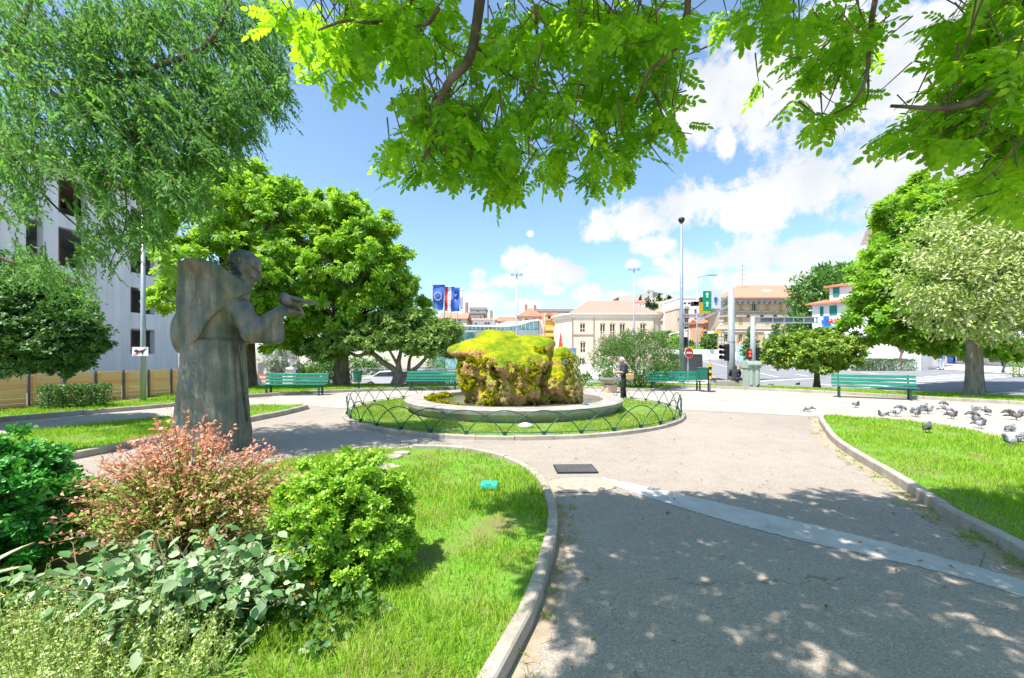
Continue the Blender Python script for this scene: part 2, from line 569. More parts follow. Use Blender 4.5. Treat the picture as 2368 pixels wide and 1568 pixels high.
def plain(name, col, rough=0.6, metal=0.0, var=0.12, scale=6.0, bump=0.0, spec=0.4, kind='Object'):
    if name in MATS: return MATS[name]
    t = NT_(name)
    c = t.coord(kind)
    f = t.noise(scale, 5, 0.6, c)
    lo = tuple(max(0, x * (1 - var)) for x in col); hi = tuple(min(1, x * (1 + var)) for x in col)
    k = t.ramp(f, [(0.3, lo), (0.7, hi)])
    nb = t.bump(t.noise(scale * 8, 4, 0.6, c), bump, 0.01) if bump else None
    MATS[name] = t.pbr(k, rough, metal, nb, spec)
    return MATS[name]
def leafmat(name, cols, trans, tfac=0.45, gloss=0.08, rough=0.35, nscale=1.2):
    gloss *= .4; rough = .5
    """leaf: a diffuse face that also passes light, thin cuticle gloss; each leaf its own tone"""
    t = NT_(name)
    g = t.n('NewGeometry')
    c = t.coord()
    v = t.math('ADD', t.math('MULTIPLY', g.outputs['Random Per Island'], 0.65), t.math('MULTIPLY', t.noise(nscale, 2, 0.5, c), 0.5))
    n = len(cols)
    col = t.ramp(v, [(0.15 + 0.75 * i / max(1, n - 1), k) for i, k in enumerate(cols)])
    dif = t.n('BsdfDiffuse'); t.L.new(col, dif.inputs[0])
    tr = t.n('BsdfTranslucent')
    t.set(tr.inputs[0], t.mix(0.7, col, trans))
    m1 = t.n('MixShader'); m1.inputs[0].default_value = tfac
    t.L.new(dif.outputs[0], m1.inputs[1]); t.L.new(tr.outputs[0], m1.inputs[2])
    gl = t.n('BsdfGlossy'); gl.inputs['Roughness'].default_value = rough
    m2 = t.n('MixShader'); m2.inputs[0].default_value = gloss
    t.L.new(m1.outputs[0], m2.inputs[1]); t.L.new(gl.outputs[0], m2.inputs[2])
    t.L.new(m2.outputs[0], t.out.inputs[0])
    MATS[name] = t.m
    return t.m
def M_paving():
    t = NT_('asphalt path'); c = t.coord()
    big = t.noise(0.35, 5, 0.6, c); mid = t.noise(3.0, 6, 0.65, c)
    gr = t.voro(130, c, 'Color'); sep = t.n('SeparateColor'); t.L.new(gr, sep.inputs[0])
    base = t.ramp(t.math('ADD', t.math('MULTIPLY', big, 0.6), t.math('MULTIPLY', mid, 0.4)), [(0.3, (0.29, 0.25, 0.208)), (0.7, (0.41, 0.352, 0.293))])
    spk = t.ramp(sep.outputs[0], [(0.0, (0.62, 0.62, 0.63)), (0.4, (0.98, 0.98, 0.98)), (0.9, (1.0, 1.0, 1.0)), (1.0, (1.5, 1.48, 1.45))])
    col = t.mix(1.0, base, spk, 'MULTIPLY')
    cv = t.n('Mapping'); t.L.new(c, cv.inputs[0]); cv.inputs['Scale'].default_value = (1, 1, 1)
    w = t.noise(1.6, 4, 0.6, c)
    wv = t.n('VectorMath', operation='ADD'); cc = t.n('CombineXYZ'); t.L.new(t.math('MULTIPLY', w, 0.9), cc.inputs[0]); t.L.new(t.math('MULTIPLY', w, 0.7), cc.inputs[1])
    t.L.new(c, wv.inputs[0]); t.L.new(cc.outputs[0], wv.inputs[1])
    cr = t.voro(0.21, wv.outputs[0], 'Distance', 'DISTANCE_TO_EDGE')
    ck = t.math('MULTIPLY', t.math('LESS_THAN', cr, 0.0011), t.math('GREATER_THAN', t.noise(0.8, 3, 0.5, c), 0.44))
    col = t.mix(t.math('MULTIPLY', ck, 0.6), col, (0.13, 0.13, 0.07))
    h = t.math('ADD', t.math('MULTIPLY', sep.outputs[1], 0.6), t.math('MULTIPLY', mid, 0.6))
    return t.pbr(col, 0.85, 0, t.bump(h, 0.55, 0.012), 0.3)
def M_sand():
    t = NT_('pale grit'); c = t.coord()
    f = t.noise(1.1, 7, 0.65, c); g = t.noise(60, 3, 0.6, c)
    col = t.ramp(t.math('ADD', t.math('MULTIPLY', f, .7), t.math('MULTIPLY', g, .3)), [(0.32, (0.29, 0.245, 0.2)), (0.5, (0.39, 0.35, 0.3)), (0.7, (0.46, 0.415, 0.36))])
    return t.pbr(col, 0.9, 0, t.bump(g, 0.4, 0.01), 0.2)
def M_concrete(name, a, b, sc=2.5, kind='Object', streak=False, bump=0.3):
    t = NT_(name); c = t.coord(kind); c2 = t.coord(kind, (1, 1, 0.12)) if streak else c
    f = t.noise(sc, 8, 0.65, c2); g = t.noise(sc * 14, 4, 0.6, c)
    col = t.ramp(t.math('ADD', t.math('MULTIPLY', f, .75), t.math('MULTIPLY', g, .25)), [(0.32, a), (0.68, b)])
    return t.pbr(col, 0.85, 0, t.bump(g, bump, 0.01), 0.3)
def M_soil():
    t = NT_('lawn soil'); c = t.coord()
    f = t.noise(2.2, 6, 0.65, c); g = t.noise(45, 3, 0.6, c)
    col = t.ramp(t.math('ADD', t.math('MULTIPLY', f, .7), t.math('MULTIPLY', g, .3)), [(0.36, (0.2, 0.16, 0.075)), (0.5, (0.15, 0.26, 0.04)), (0.65, (0.12, 0.32, 0.03))])
    return t.pbr(col, 0.95, 0, t.bump(g, 0.5, 0.02), 0.1)
def M_turf(name, a, b):
    t = NT_(name); g = t.n('NewGeometry'); c = t.coord()
    f = t.math('ADD', t.math('MULTIPLY', g.outputs['Random Per Island'], .5), t.math('MULTIPLY', t.noise(1.3, 4, .6, c), .6))
    col = t.ramp(f, [(0.25, a), (0.6, b), (0.8, (0.55, 0.58, 0.16)), (0.95, (0.6, 0.52, 0.26))])
    d = t.n('BsdfDiffuse'); t.L.new(col, d.inputs[0])
    tr = t.n('BsdfTranslucent'); t.set(tr.inputs[0], t.mix(0.5, col, (0.3, 0.5, 0.02)))
    m = t.n('MixShader'); m.inputs[0].default_value = 0.4
    t.L.new(d.outputs[0], m.inputs[1]); t.L.new(tr.outputs[0], m.inputs[2])
    t.L.new(m.outputs[0], t.out.inputs[0])
    return t.m
def M_rock():
    t = NT_('mossy tufa'); c = t.coord(); g = t.n('NewGeometry')
    sp = t.n('SeparateXYZ'); t.L.new(g.outputs['Normal'], sp.inputs[0])
    po = t.n('SeparateXYZ'); t.L.new(c, po.inputs[0])
    n1 = t.noise(1.5, 5, 0.6, c); n2 = t.noise(7, 6, 0.65, c); n3 = t.noise(26, 4, 0.6, c)
    vs = t.noise(6, 5, 0.6, t.coord('Object', (1, 1, 0.3)))
    moss = t.ramp(t.math('ADD', t.math('MULTIPLY', n1, .6), t.math('MULTIPLY', n2, .4)), [(0.32, (0.06, 0.12, 0.006)), (0.45, (0.15, 0.22, 0.006)), (0.55, (0.3, 0.31, 0.006)), (0.68, (0.44, 0.34, 0.008))])
    tuf = t.ramp(t.math('ADD', t.math('MULTIPLY', vs, .6), t.math('MULTIPLY', n3, .4)), [(0.3, (0.12, 0.06, 0.022)), (0.44, (0.38, 0.21, 0.075)), (0.58, (0.58, 0.38, 0.19)), (0.72, (0.72, 0.56, 0.38))])
    # moss keeps to upward faces and to patches of its own
    a = t.math('ADD', t.math('MULTIPLY', t.math('SUBTRACT', sp.outputs[2], 0.08), 1.1), t.math('MULTIPLY', t.math('SUBTRACT', t.noise(2.6, 5, .65, c), 0.53), 2.4))
    k = t.rng(a, 0.0, 0.22)
    col = t.mix(k, tuf, moss)
    # algae-dark wet foot
    wet = t.rng(t.math('ADD', po.outputs[2], t.math('MULTIPLY', n1, 0.5)), 0.3, 0.75, 1.0, 0.0)
    col = t.mix(t.math('MULTIPLY', wet, 0.8), col, t.mix(n2, (0.025, 0.035, 0.012), (0.09, 0.1, 0.02)))
    h = t.math('ADD', t.math('MULTIPLY', n2, 0.7), t.math('MULTIPLY', n3, 0.7))
    return t.pbr(col, 0.9, 0, t.bump(h, 0.8, 0.05), 0.15)
def M_bronze():
    t = NT_('weathered bronze'); c = t.coord()
    n1 = t.noise(2.2, 7, .65, c); st = t.noise(3.0, 6, .6, t.coord('Object', (2.2, 2.2, .22))); n3 = t.noise(20, 4, .6, c)
    f = t.math('ADD', t.math('MULTIPLY', n1, .45), t.math('MULTIPLY', st, .55))
    col = t.ramp(f, [(0.34, (0.045, 0.058, 0.044)), (0.46, (0.11, 0.122, 0.098)), (0.56, (0.21, 0.175, 0.135)), (0.68, (0.34, 0.34, 0.29))])
    s2 = t.noise(4.5, 5, .6, t.coord('Object', (1.8, 1.8, .1)))
    col = t.mix(t.rng(s2, 0.62, 0.75, 0, .55), col, (0.08, 0.18, 0.15))
    return t.pbr(col, t.rng(n3, .3, .7, .42, .62), 0.3, t.bump(t.math('ADD', n3, n1), .35, .012), .5)
def M_water():
    t = NT_('basin water'); c = t.coord()
    h = t.noise(14, 4, .6, c)
    col = t.ramp(t.noise(1.6, 4, .6, c), [(.35, (0.1, 0.12, 0.05)), (.65, (0.2, 0.2, 0.12))])
    return t.pbr(col, 0.06, 0, t.bump(h, .35, .03), .6)
def M_wood(name, a, b, axis=(0.3, 8, 8), rough=.7):
    t = NT_(name); c = t.coord('Object', axis)
    f = t.noise(2.2, 6, .6, c); gi = t.n('NewGeometry').outputs['Random Per Island']
    col = t.ramp(t.math('ADD', t.math('MULTIPLY', f, .6), t.math('MULTIPLY', gi, .4)), [(.25, a), (.75, b)])
    return t.pbr(col, rough, 0, t.bump(f, .25, .008), .3)
def M_bark(name, a, b):
    t = NT_(name); c = t.coord('Object', (1, 1, .3))
    f = t.noise(7, 7, .65, c); v = t.voro(9, c)
    col = t.ramp(t.math('ADD', t.math('MULTIPLY', f, .7), t.math('MULTIPLY', v, .3)), [(.3, a), (.7, b)])
    return t.pbr(col, .9, 0, t.bump(t.math('ADD', f, v), .6, .03), .2)
def M_tiles(name, a, b, per=3.2):
    t = NT_(name); c = t.coord()
    f = t.noise(1.5, 6, .65, c); f2 = t.noise(14, 4, .6, c)
    w = t.n('TexWave', wave_type='BANDS', bands_direction='X'); w.inputs['Scale'].default_value = per
    t.L.new(c, w.inputs['Vector'])
    w2 = t.n('TexWave', wave_type='BANDS', bands_direction='Z'); w2.inputs['Scale'].default_value = per
    t.L.new(c, w2.inputs['Vector'])
    col = t.ramp(t.math('ADD', t.math('MULTIPLY', f, .5), t.math('MULTIPLY', f2, .5)), [(.3, a), (.7, b)])
    h = t.math('ADD', w.outputs['Fac'], t.math('MULTIPLY', w2.outputs['Fac'], .5))
    return t.pbr(col, .85, 0, t.bump(h, .5, .06), .2)
def M_plaster(name, col, var=.1):
    return M_concrete(name, tuple(x * (1 - var) for x in col), tuple(min(.9, x * (1 + var * .6)) for x in col), 0.5, streak=True, bump=.1)
def M_tint(name, rough=.8, var=.18, scale=18):
    """cloth and paint whose colour belongs to the object (object colour)"""
    t = NT_(name); oi = t.n('ObjectInfo'); c = t.coord()
    f = t.rng(t.noise(scale, 4, .6, c), .3, .7, 1 - var, 1 + var)
    cc = t.n('CombineColor')
    for i in range(3): t.L.new(f, cc.inputs[i])
    return t.pbr(t.mix(1.0, oi.outputs['Color'], cc.outputs[0], 'MULTIPLY'), rough, 0, None, .25)
def M_glass(name='window glass', col=(0.05, 0.065, 0.075)):
    t = NT_(name); c = t.coord()
    f = t.noise(.7, 3, .5, c)
    return t.pbr(t.ramp(f, [(.35, tuple(x * .6 for x in col)), (.65, tuple(x * 1.6 for x in col))]), .08, 0, None, .7)
def M_green_paint():
    t = NT_('worn green bench paint'); c = t.coord('Object', (1, 6, 6))
    f = t.noise(2.0, 6, .65, c); g = t.noise(9, 5, .7, c)
    col = t.ramp(f, [(.35, (0.002, 0.125, 0.075)), (.65, (0.006, 0.22, 0.135))])
    col = t.mix(t.rng(g, .66, .74, 0, .7), col, (0.2, 0.36, 0.29))
    return t.pbr(col, .42, 0, t.bump(g, .15, .004), .5)
def M_pigeon():
    t = NT_('pigeon plumage'); c = t.coord(); oi = t.n('ObjectInfo')
    s = t.n('SeparateXYZ'); t.L.new(c, s.inputs[0])
    n = t.noise(28, 4, .6, c); r = oi.outputs['Random']
    base = t.mix(t.rng(oi.outputs['Random'], 0, 1, 0, 1), (0.1, 0.085, 0.08), (0.4, 0.41, 0.43))
    base = t.mix(t.rng(n, .35, .65, 0, .45), base, (0.08, 0.075, 0.08))
    bar = t.math('MULTIPLY', t.math('LESS_THAN', t.math('ABSOLUTE', t.math('ADD', s.outputs[0], .055)), .014), t.math('GREATER_THAN', s.outputs[2], .09))
    bar2 = t.math('MULTIPLY', t.math('LESS_THAN', t.math('ABSOLUTE', t.math('ADD', s.outputs[0], .1)), .011), t.math('GREATER_THAN', s.outputs[2], .09))
    col = t.mix(t.math('MAXIMUM', bar, bar2), base, (0.02, 0.02, 0.024))
    neck = t.rng(s.outputs[0], .06, .1)
    col = t.mix(t.math('MULTIPLY', neck, .8), col, t.mix(n, (0.04, 0.06, 0.075), (0.07, 0.09, 0.06)))
    col = t.mix(t.math('LESS_THAN', s.outputs[0], -.19), col, (0.035, 0.035, 0.04))
    return t.pbr(col, .6, 0, t.bump(n, .3, .004), .35)

PAVING = M_paving(); SAND = M_sand(); SOIL = M_soil()
KERB = M_concrete('kerb concrete', (0.26, 0.225, 0.19), (0.46, 0.41, 0.35), 3)
CONC_STRIP = M_concrete('pale concrete strip', (0.36, 0.345, 0.32), (0.53, 0.51, 0.48), 3)
STONE_BASIN = M_concrete('basin stone', (0.22, 0.2, 0.175), (0.44, 0.4, 0.35), 2.2, streak=True)
RAWCONC = M_concrete('raw board concrete', (0.55, 0.56, 0.57), (0.78, 0.79, 0.8), 1.3, streak=True)
SQUARE = M_concrete('pale square paving', (0.56, 0.52, 0.48), (0.66, 0.62, 0.58), .6)
ROADM = M_concrete('road asphalt', (0.17, 0.175, 0.185), (0.25, 0.255, 0.265), .7)
MARK = plain('road marking white', (0.7, 0.7, 0.68), .7, scale=4)
ROCKM = M_rock(); BRONZE = M_bronze(); WATER = M_water()
TURF = M_turf('grass blades', (0.12, 0.3, 0.012), (0.34, 0.56, 0.03))
TURF_DRY = M_turf('drier grass blades', (0.14, 0.27, 0.03), (0.32, 0.44, 0.07))
GREENP = M_green_paint()
GREENMETAL = plain('green painted iron', (0.008, 0.085, 0.062), .4, .2, .35, 8)
DARKIRON = plain('dark iron', (0.03, 0.035, 0.035), .5, .4, .2)
GALV = plain('galvanised steel', (0.36, 0.39, 0.42), .45, .35, .12, 5)
GREYPAINT = plain('grey paint', (0.31, 0.335, 0.36), .5, .1, .1, 3)
WHITEP = plain('white paint', (0.75, 0.75, 0.74), .5, 0, .05)
BLACKP = plain('black plastic', (0.015, 0.016, 0.018), .45)
REDP = plain('red paint', (0.55, 0.03, 0.025), .5)
BLUEP = plain('blue paint', (0.03, 0.12, 0.5), .5)
YELP = plain('yellow paint', (0.72, 0.42, 0.01), .5)
BINGREEN = plain('bin green plastic', (0.01, 0.13, 0.09), .5, 0, .2)
PLANK = M_wood('fence planks', (0.9, 0.36, 0.13), (0.97, 0.56, 0.27))
BARK = M_bark('grey brown bark', (0.06, 0.045, 0.032), (0.2, 0.155, 0.115))
BARK2 = M_bark('pale bark', (0.14, 0.115, 0.09), (0.33, 0.28, 0.22))
TILE = M_tiles('terracotta tiles', (0.45, 0.15, 0.085), (0.6, 0.25, 0.16))
TILE2 = M_tiles('weathered tiles', (0.42, 0.2, 0.13), (0.6, 0.3, 0.21))
GLASS = M_glass(); TEALGLASS = M_glass('teal glass', (0.16, 0.34, 0.33))
CLOTH = M_tint('cloth'); SKIN = plain('skin', (0.5, 0.29, 0.21), .55, 0, .08, 12)
PIGEON = M_pigeon()
TRAFFIC_RED = NT_('lit red lamp')
_e = TRAFFIC_RED.n('Emission'); _e.inputs[0].default_value = (1, 0.05, 0.02, 1); _e.inputs[1].default_value = 2.5
TRAFFIC_RED.L.new(_e.outputs[0], TRAFFIC_RED.out.inputs[0]); TRAFFIC_RED = TRAFFIC_RED.m
L_CANOPY = leafmat('golden rain leaf', [(0.025, 0.13, 0.006), (0.1, 0.31, 0.01), (0.28, 0.52, 0.02)], (0.56, 0.9, 0.02), .66, .05)
L_HACK = leafmat('hackberry leaf', [(0.025, 0.1, 0.03), (0.07, 0.2, 0.045), (0.19, 0.36, 0.09)], (0.26, 0.56, 0.06), .5, .05)
L_CHEST = leafmat('chestnut leaf', [(0.06, 0.19, 0.018), (0.16, 0.36, 0.025), (0.38, 0.55, 0.05)], (0.5, 0.8, 0.04), .5, .06)
L_DARK = leafmat('dark laurel leaf', [(0.025, 0.1, 0.018), (0.06, 0.17, 0.028), (0.14, 0.26, 0.045)], (0.1, 0.26, 0.02), .3, .12)
L_PITT = leafmat('pittosporum leaf', [(0.07, 0.17, 0.025), (0.17, 0.3, 0.045), (0.33, 0.45, 0.1)], (0.2, 0.38, 0.03), .3, .1)
L_ORANGE = leafmat('orange tree leaf', [(0.06, 0.17, 0.012), (0.18, 0.34, 0.02), (0.42, 0.52, 0.06)], (0.2, 0.34, 0.01), .3, .14)
L_OLE = leafmat('oleander leaf', [(0.04, 0.13, 0.025), (0.1, 0.23, 0.04), (0.24, 0.37, 0.08)], (0.15, 0.32, 0.03), .3, .1)
L_PALE = leafmat('pale variegated leaf', [(0.15, 0.29, 0.03), (0.4, 0.52, 0.12), (0.72, 0.7, 0.4)], (0.3, 0.42, 0.08), .3, .08)
L_FAR = leafmat('far tree leaf', [(0.045, 0.14, 0.03), (0.1, 0.23, 0.045), (0.2, 0.34, 0.08)], (0.12, 0.28, 0.03), .3, .05)
L_SILVER = leafmat('silver leaf', [(0.17, 0.25, 0.16), (0.3, 0.38, 0.28), (0.44, 0.5, 0.4)], (0.25, 0.36, 0.2), .25, .08)
L_LIME = leafmat('lime green leaf', [(0.1, 0.28, 0.015), (0.28, 0.54, 0.03), (0.58, 0.78, 0.08)], (0.3, 0.5, 0.02), .4, .09)
L_BERB = leafmat('barberry leaf', [(0.1, 0.26, 0.025), (0.27, 0.44, 0.05), (0.42, 0.5, 0.11), (0.7, 0.45, 0.3)], (0.6, 0.3, 0.12), .35, .06)
L_BERBTIP = leafmat('barberry young leaf', [(0.62, 0.24, 0.12), (0.78, 0.34, 0.24), (0.85, 0.55, 0.42)], (0.9, 0.4, 0.2), .4, .06)
L_GREY = leafmat('glaucous leaf', [(0.05, 0.17, 0.03), (0.15, 0.3, 0.09), (0.4, 0.5, 0.29)], (0.2, 0.38, 0.1), .3, .12, .4)
L_FINE = leafmat('fine pale leaf', [(0.28, 0.43, 0.07), (0.58, 0.67, 0.2), (0.8, 0.82, 0.45)], (0.42, 0.55, 0.1), .4, .05)
PETAL = leafmat('pink petal', [(0.7, 0.4, 0.42), (0.8, 0.55, 0.55), (0.85, 0.7, 0.68)], (0.8, 0.4, 0.4), .3, .03)
# ------------------------------------------------------------------ the setting: ground, lawns, kerbs, roads
def struct(o): o['kind'] = 'structure'; return o
def ground():
    xs = np.unique(np.concatenate([np.arange(-60, 90, 1.0), np.arange(-300, 300, 20.0), np.array([-2500, -1500, -800, 800, 1500, 2500.0])]))
    ys = np.unique(np.concatenate([np.arange(-12, 140, 1.0), np.arange(140, 400, 20.0), np.array([-400, -100, -40, 600, 1000, 2000, 3500.0])]))
    X, Yg = np.meshgrid(xs, ys, indexing='ij')
    Z = terrain(X, Yg)
    nx, ny = len(xs), len(ys)
    V = np.stack([X, Yg, Z], -1).reshape(-1, 3)
    i = np.arange(nx * ny).reshape(nx, ny)
    F = np.stack([i[:-1, :-1], i[1:, :-1], i[1:, 1:], i[:-1, 1:]], -1).reshape(-1, 4)
    g = np_mesh('ground', V, F, PAVING, None, True)
    return struct(g)
ground()
def patch(name, corners, mat, dz=0.02, n=24, m=8, terr=True):
    a, b, c, d = [np.array(p[:2], float) for p in corners]
    V = []
    for i in range(n + 1):
        for j in range(m + 1):
            u, v = i / n, j / m
            p = (a * (1 - u) + b * u) * (1 - v) + (d * (1 - u) + c * u) * v
            V.append((p[0], p[1], (T(*p) if terr else 0) + dz))
    F = []
    for i in range(n):
        for j in range(m):
            k = i * (m + 1) + j
            F.append((k, k + m + 1, k + m + 2, k + 1))
    o = np_mesh(name, np.array(V), np.array(F), mat)
    return struct(o)
def offset_line(pts, w):
    """left side offset of an open 2D line"""
    out = []
    for i, p in enumerate(pts):
        a = np.array(pts[max(i - 1, 0)], float); b = np.array(pts[min(i + 1, len(pts) - 1)], float)
        t = b - a; t /= max(np.linalg.norm(t), 1e-9)
        out.append((p[0] - t[1] * w, p[1] + t[0] * w))
    return out
def kerb(line, w=0.1, z0=-0.02, z1=0.1, name='kerb', gap=0.95, mat=None):
    """a row of kerb stones along a line, each stone a hair apart and a hair off level"""
    mb = MB()
    L = [np.array(p, float) for p in line]
    seg = [np.linalg.norm(L[i + 1] - L[i]) for i in range(len(L) - 1)]
    tot = sum(seg); n = max(1, int(round(tot / gap)))
    def at(s):
        for i, l in enumerate(seg):
            if s <= l or i == len(seg) - 1:
                t = s / l if l else 0
                d = (L[i + 1] - L[i]) / l
                return L[i] + (L[i + 1] - L[i]) * t, d
            s -= l
    rr = random.Random(len(line))
    for k in range(n):
        s0 = tot * k / n + 0.004; s1 = tot * (k + 1) / n - 0.004
        m = max(1, int((s1 - s0) / 0.25))
        rows = []
        dz = rr.uniform(-.007, .007); off = rr.uniform(-.006, .006)
        for q in range(m + 1):
            p, d = at(s0 + (s1 - s0) * q / m)
            nrm = np.array((-d[1], d[0]))
            a = p + nrm * (w / 2 + off); b = p - nrm * (w / 2 - off)
            rows.append([(a[0], a[1], z0), (a[0], a[1], z1 + dz - .012), (a[0] - nrm[0] * .012, a[1] - nrm[1] * .012, z1 + dz), (b[0] + nrm[0] * .012, b[1] + nrm[1] * .012, z1 + dz), (b[0], b[1], z1 + dz - .012), (b[0], b[1], z0)])
        vs = [p for r in rows for p in r]; fs = []
        for q in range(m):
            for j in range(5):
                fs.append((q * 6 + j, q * 6 + j + 1, (q + 1) * 6 + j + 1, (q + 1) * 6 + j))
        fs.append((0, 1, 2, 3, 4, 5)); fs.append(tuple(m * 6 + j for j in (5, 4, 3, 2, 1, 0)))
        mb.add(vs, fs)
    return struct(mb.build(name, mat or KERB))
def lawn(poly, z=0.06, name='lawn'):
    mb = MB()
    mb.prism([tuple(p[:2]) for p in poly], -0.05, z)
    return struct(mb.build(name, SOIL))
def grass(name, poly, dens, hgt, wid, z, mat, label, seed=1, near=None, hole=None, dry=None):
    """blades of grass; dens per square metre, thinned with distance"""
    g = np.random.default_rng(seed)
    pa = np.array([p[:2] for p in poly])
    lo, hi = pa.min(0), pa.max(0)
    n = int((hi - lo).prod() * dens)
    p = lo + g.random((n, 2)) * (hi - lo)
    ok = in_poly(p[:, 0], p[:, 1], [tuple(q) for q in pa])
    dist = np.maximum(p[:, 1], 0.5)
    ok &= np.abs(p[:, 0]) < dist * 1.26 + 0.4
    if near: ok &= g.random(n) < np.minimum(1, (near / dist) ** 1.6)
    if hole is not None: ok &= ~hole(p)
    # thin and bald places
    q3 = np.concatenate([p, np.zeros((n, 1))], 1)
    patchy = vnoise(q3, 1.3) + 0.6 * vnoise(q3 + 9, 4.1)
    ok &= g.random(n) < np.clip(1.15 + patchy * 1.1, 0.08, 1)
    p = p[ok]; n = len(p); patchy = patchy[ok]
    dist = np.maximum(p[:, 1], 0.5)
    h = hgt * (0.55 + 0.75 * g.random(n)) * np.clip(1 + 0.45 * patchy, .5, 1.6)
    w = wid * (0.7 + 0.6 * g.random(n)) * (np.maximum(1, dist / near) ** 0.8 if near else 1)
    th = g.random(n) * 2 * np.pi
    lean = h * (0.25 + 0.6 * g.random(n)); lt = g.random(n) * 2 * np.pi
    b = np.stack([np.cos(th) * w / 2, np.sin(th) * w / 2], 1)
    V = np.zeros((n, 5, 3))
    tipx = np.cos(lt) * lean; tipy = np.sin(lt) * lean
    V[:, 0, :2] = p - b; V[:, 1, :2] = p + b; V[:, :2, 2] = z - .004
    V[:, 2, 0] = p[:, 0] + b[:, 0] * .75 + tipx * .35; V[:, 2, 1] = p[:, 1] + b[:, 1] * .75 + tipy * .35
    V[:, 3, 0] = p[:, 0] - b[:, 0] * .75 + tipx * .35; V[:, 3, 1] = p[:, 1] - b[:, 1] * .75 + tipy * .35
    V[:, 2:4, 2] = (z + h * .6)[:, None]
    V[:, 4, 0] = p[:, 0] + tipx; V[:, 4, 1] = p[:, 1] + tipy; V[:, 4, 2] = z + h
    i = np.arange(n)[:, None] * 5
    F = np.concatenate([i + np.array([0, 1, 2]), i + np.array([0, 2, 3]), i + np.array([3, 2, 4])])
    o = np_mesh(name, V.reshape(-1, 3), F, mat)
    return tag(o, label, 'grass', kind='stuff')

# --- front lawn and bed
front_edge = [(-0.62, 0.2), (-0.4, 1.2), G(1150, 1568), G(1222, 1430), G(1258, 1320), G(1279, 1230), G(1272, 1172), G(1243, 1115), G(1168, 1070), G(1062, 1048), G(955, 1044)]
front_edge = smooth_line(front_edge, 5)
bed_back = [G(830, 1048), G(600, 1085), G(200, 1144), G(-300, 1215)]
front_poly = front_edge + bed_back + [(-8, 3.0), (-8, 0.2)]
lawn(front_poly)
kerb(front_edge, w=0.09, z1=0.11)
kerb([front_edge[-1]] + bed_back, w=0.06, z1=0.05)
# --- left lawn
left_front = smooth_line([G(-350, 1165), G(85, 1078), G(250, 1046), G(390, 1018), G(575, 976), G(650, 961), G(708, 946)], 4)
left_back = smooth_line([G(700, 939), G(575, 943), G(400, 966), G(0, 1011), G(-300, 1048)], 4)
left_poly = left_front + left_back
lawn(left_poly)
kerb(left_front + [left_back[0]], w=0.11, z1=0.12)
# --- back strip
strip_front = smooth_line([G(-250, 1004), G(0, 977), G(400, 941), G(572, 920), G(823, 906.5), G(1043, 900.5), (0.9, 20.8), (2.9, 20.9), (4.6, 20.0), G(1400, 899.5), (5.6, 18.9), (6.6, 19.3), (7.6, 20.6), (9.4, 21.0), (13.0, 17.9), (14.9, 15.5), (16.6, 13.5), (20, 10.3), (27, 5)], 4)
strip_back = [(28, 8), (24, 10.5), (20.5, 14.5), (17.2, 18.2), (13.5, 21.2), (9.4, 23.6), (5.5, 24.0), (0, 23.4), (-6, 23.2), (-12.2, 23.0), (-13.2, 17.0), (-14.6, 11.6), (-16, 6.5)]
strip_poly = strip_front + strip_back
lawn(strip_poly, 0.05)
kerb(strip_front, w=0.12, z1=0.13, gap=1.0)
kerb([(20.5, 14.6), (17.2, 18.3), (13.5, 21.3), (9.4, 23.7), (5.5, 24.1), (0, 23.5), (-6, 23.3), (-12, 23.1)], w=0.12, z1=0.07, gap=1.0)
# --- right lawn
right_front = smooth_line([G(1905, 968), G(1899, 976), G(1930, 1022), G(1990, 1066), G(2068, 1112), G(2200, 1202), G(2368, 1292), (3.4, 2.2), (3.6, 0.8)], 4)
right_back = [G(1925, 966), G(2100, 979), G(2235, 1000), G(2367, 1031), G(2700, 1105), (12, 2), (12, 0.8)]
right_poly = right_front[::-1] + right_back
lawn(right_poly)
kerb(right_front, w=0.1, z1=0.12)
# --- fountain circle
FC = (0.05, 12.8); FR = 4.72
circ = [(FC[0] + FR * math.cos(2 * math.pi * k / 72), FC[1] + FR * math.sin(2 * math.pi * k / 72)) for k in range(72)]
lawn(circ, 0.05)
kerb([(FC[0] + FR * math.cos(2 * math.pi * k / 72), FC[1] + FR * math.sin(2 * math.pi * k / 72)) for k in range(73)], w=0.14, z1=0.08, gap=0.75)
# --- pale grit plaza behind the fountain and at the right, and the path behind the left lawn
def sheet(name, poly, mat, z):
    mb = MB(); mb.add([(p[0], p[1], z) for p in poly], [tuple(range(len(poly)))])
    o = mb.build(name, mat)
    return struct(o)
plaza = [(27, 5)] + [p for p in strip_front[::-1] if p[0] > -9.9] + [G(575, 943), G(700, 938), (-4.6, 12.6), (-4.0, 16.0), (0.05, 17.9), (4.2, 15.8), (5.0, 12.6), (7.4, 11.4), G(1925, 966), G(2100, 979), G(2235, 1000), G(2367, 1031), G(2700, 1105), (12, 2), (27, 2)]
sheet('plaza', plaza, SAND, 0.006)
sheet('path', left_back + [G(-250, 1004), G(0, 977), G(400, 941), G(572, 920)], SAND, 0.010)
# concrete strip across the path, gravel patch
cs = [G(1390, 1104), G(1650, 1160), G(1800, 1196), G(2000, 1243), G(2180, 1290), G(2400, 1352), G(2700, 1440), (5.2, 2.2)]
cs2 = [(3.2, 1.6), G(2700, 1520), G(2385, 1388), G(2180, 1325), G(2000, 1283), G(1820, 1243), G(1660, 1200), G(1560, 1170), G(1420, 1124)]
def ragged(l, a, seed):
    g = random.Random(seed)
    return [(p[0] + g.uniform(-a, a), p[1] + g.uniform(-a, a)) for p in l]
sheet('concrete_strip', ragged(smooth_line(cs, 24), .012, 1) + ragged(smooth_line(cs2, 24), .012, 2), CONC_STRIP, 0.004)
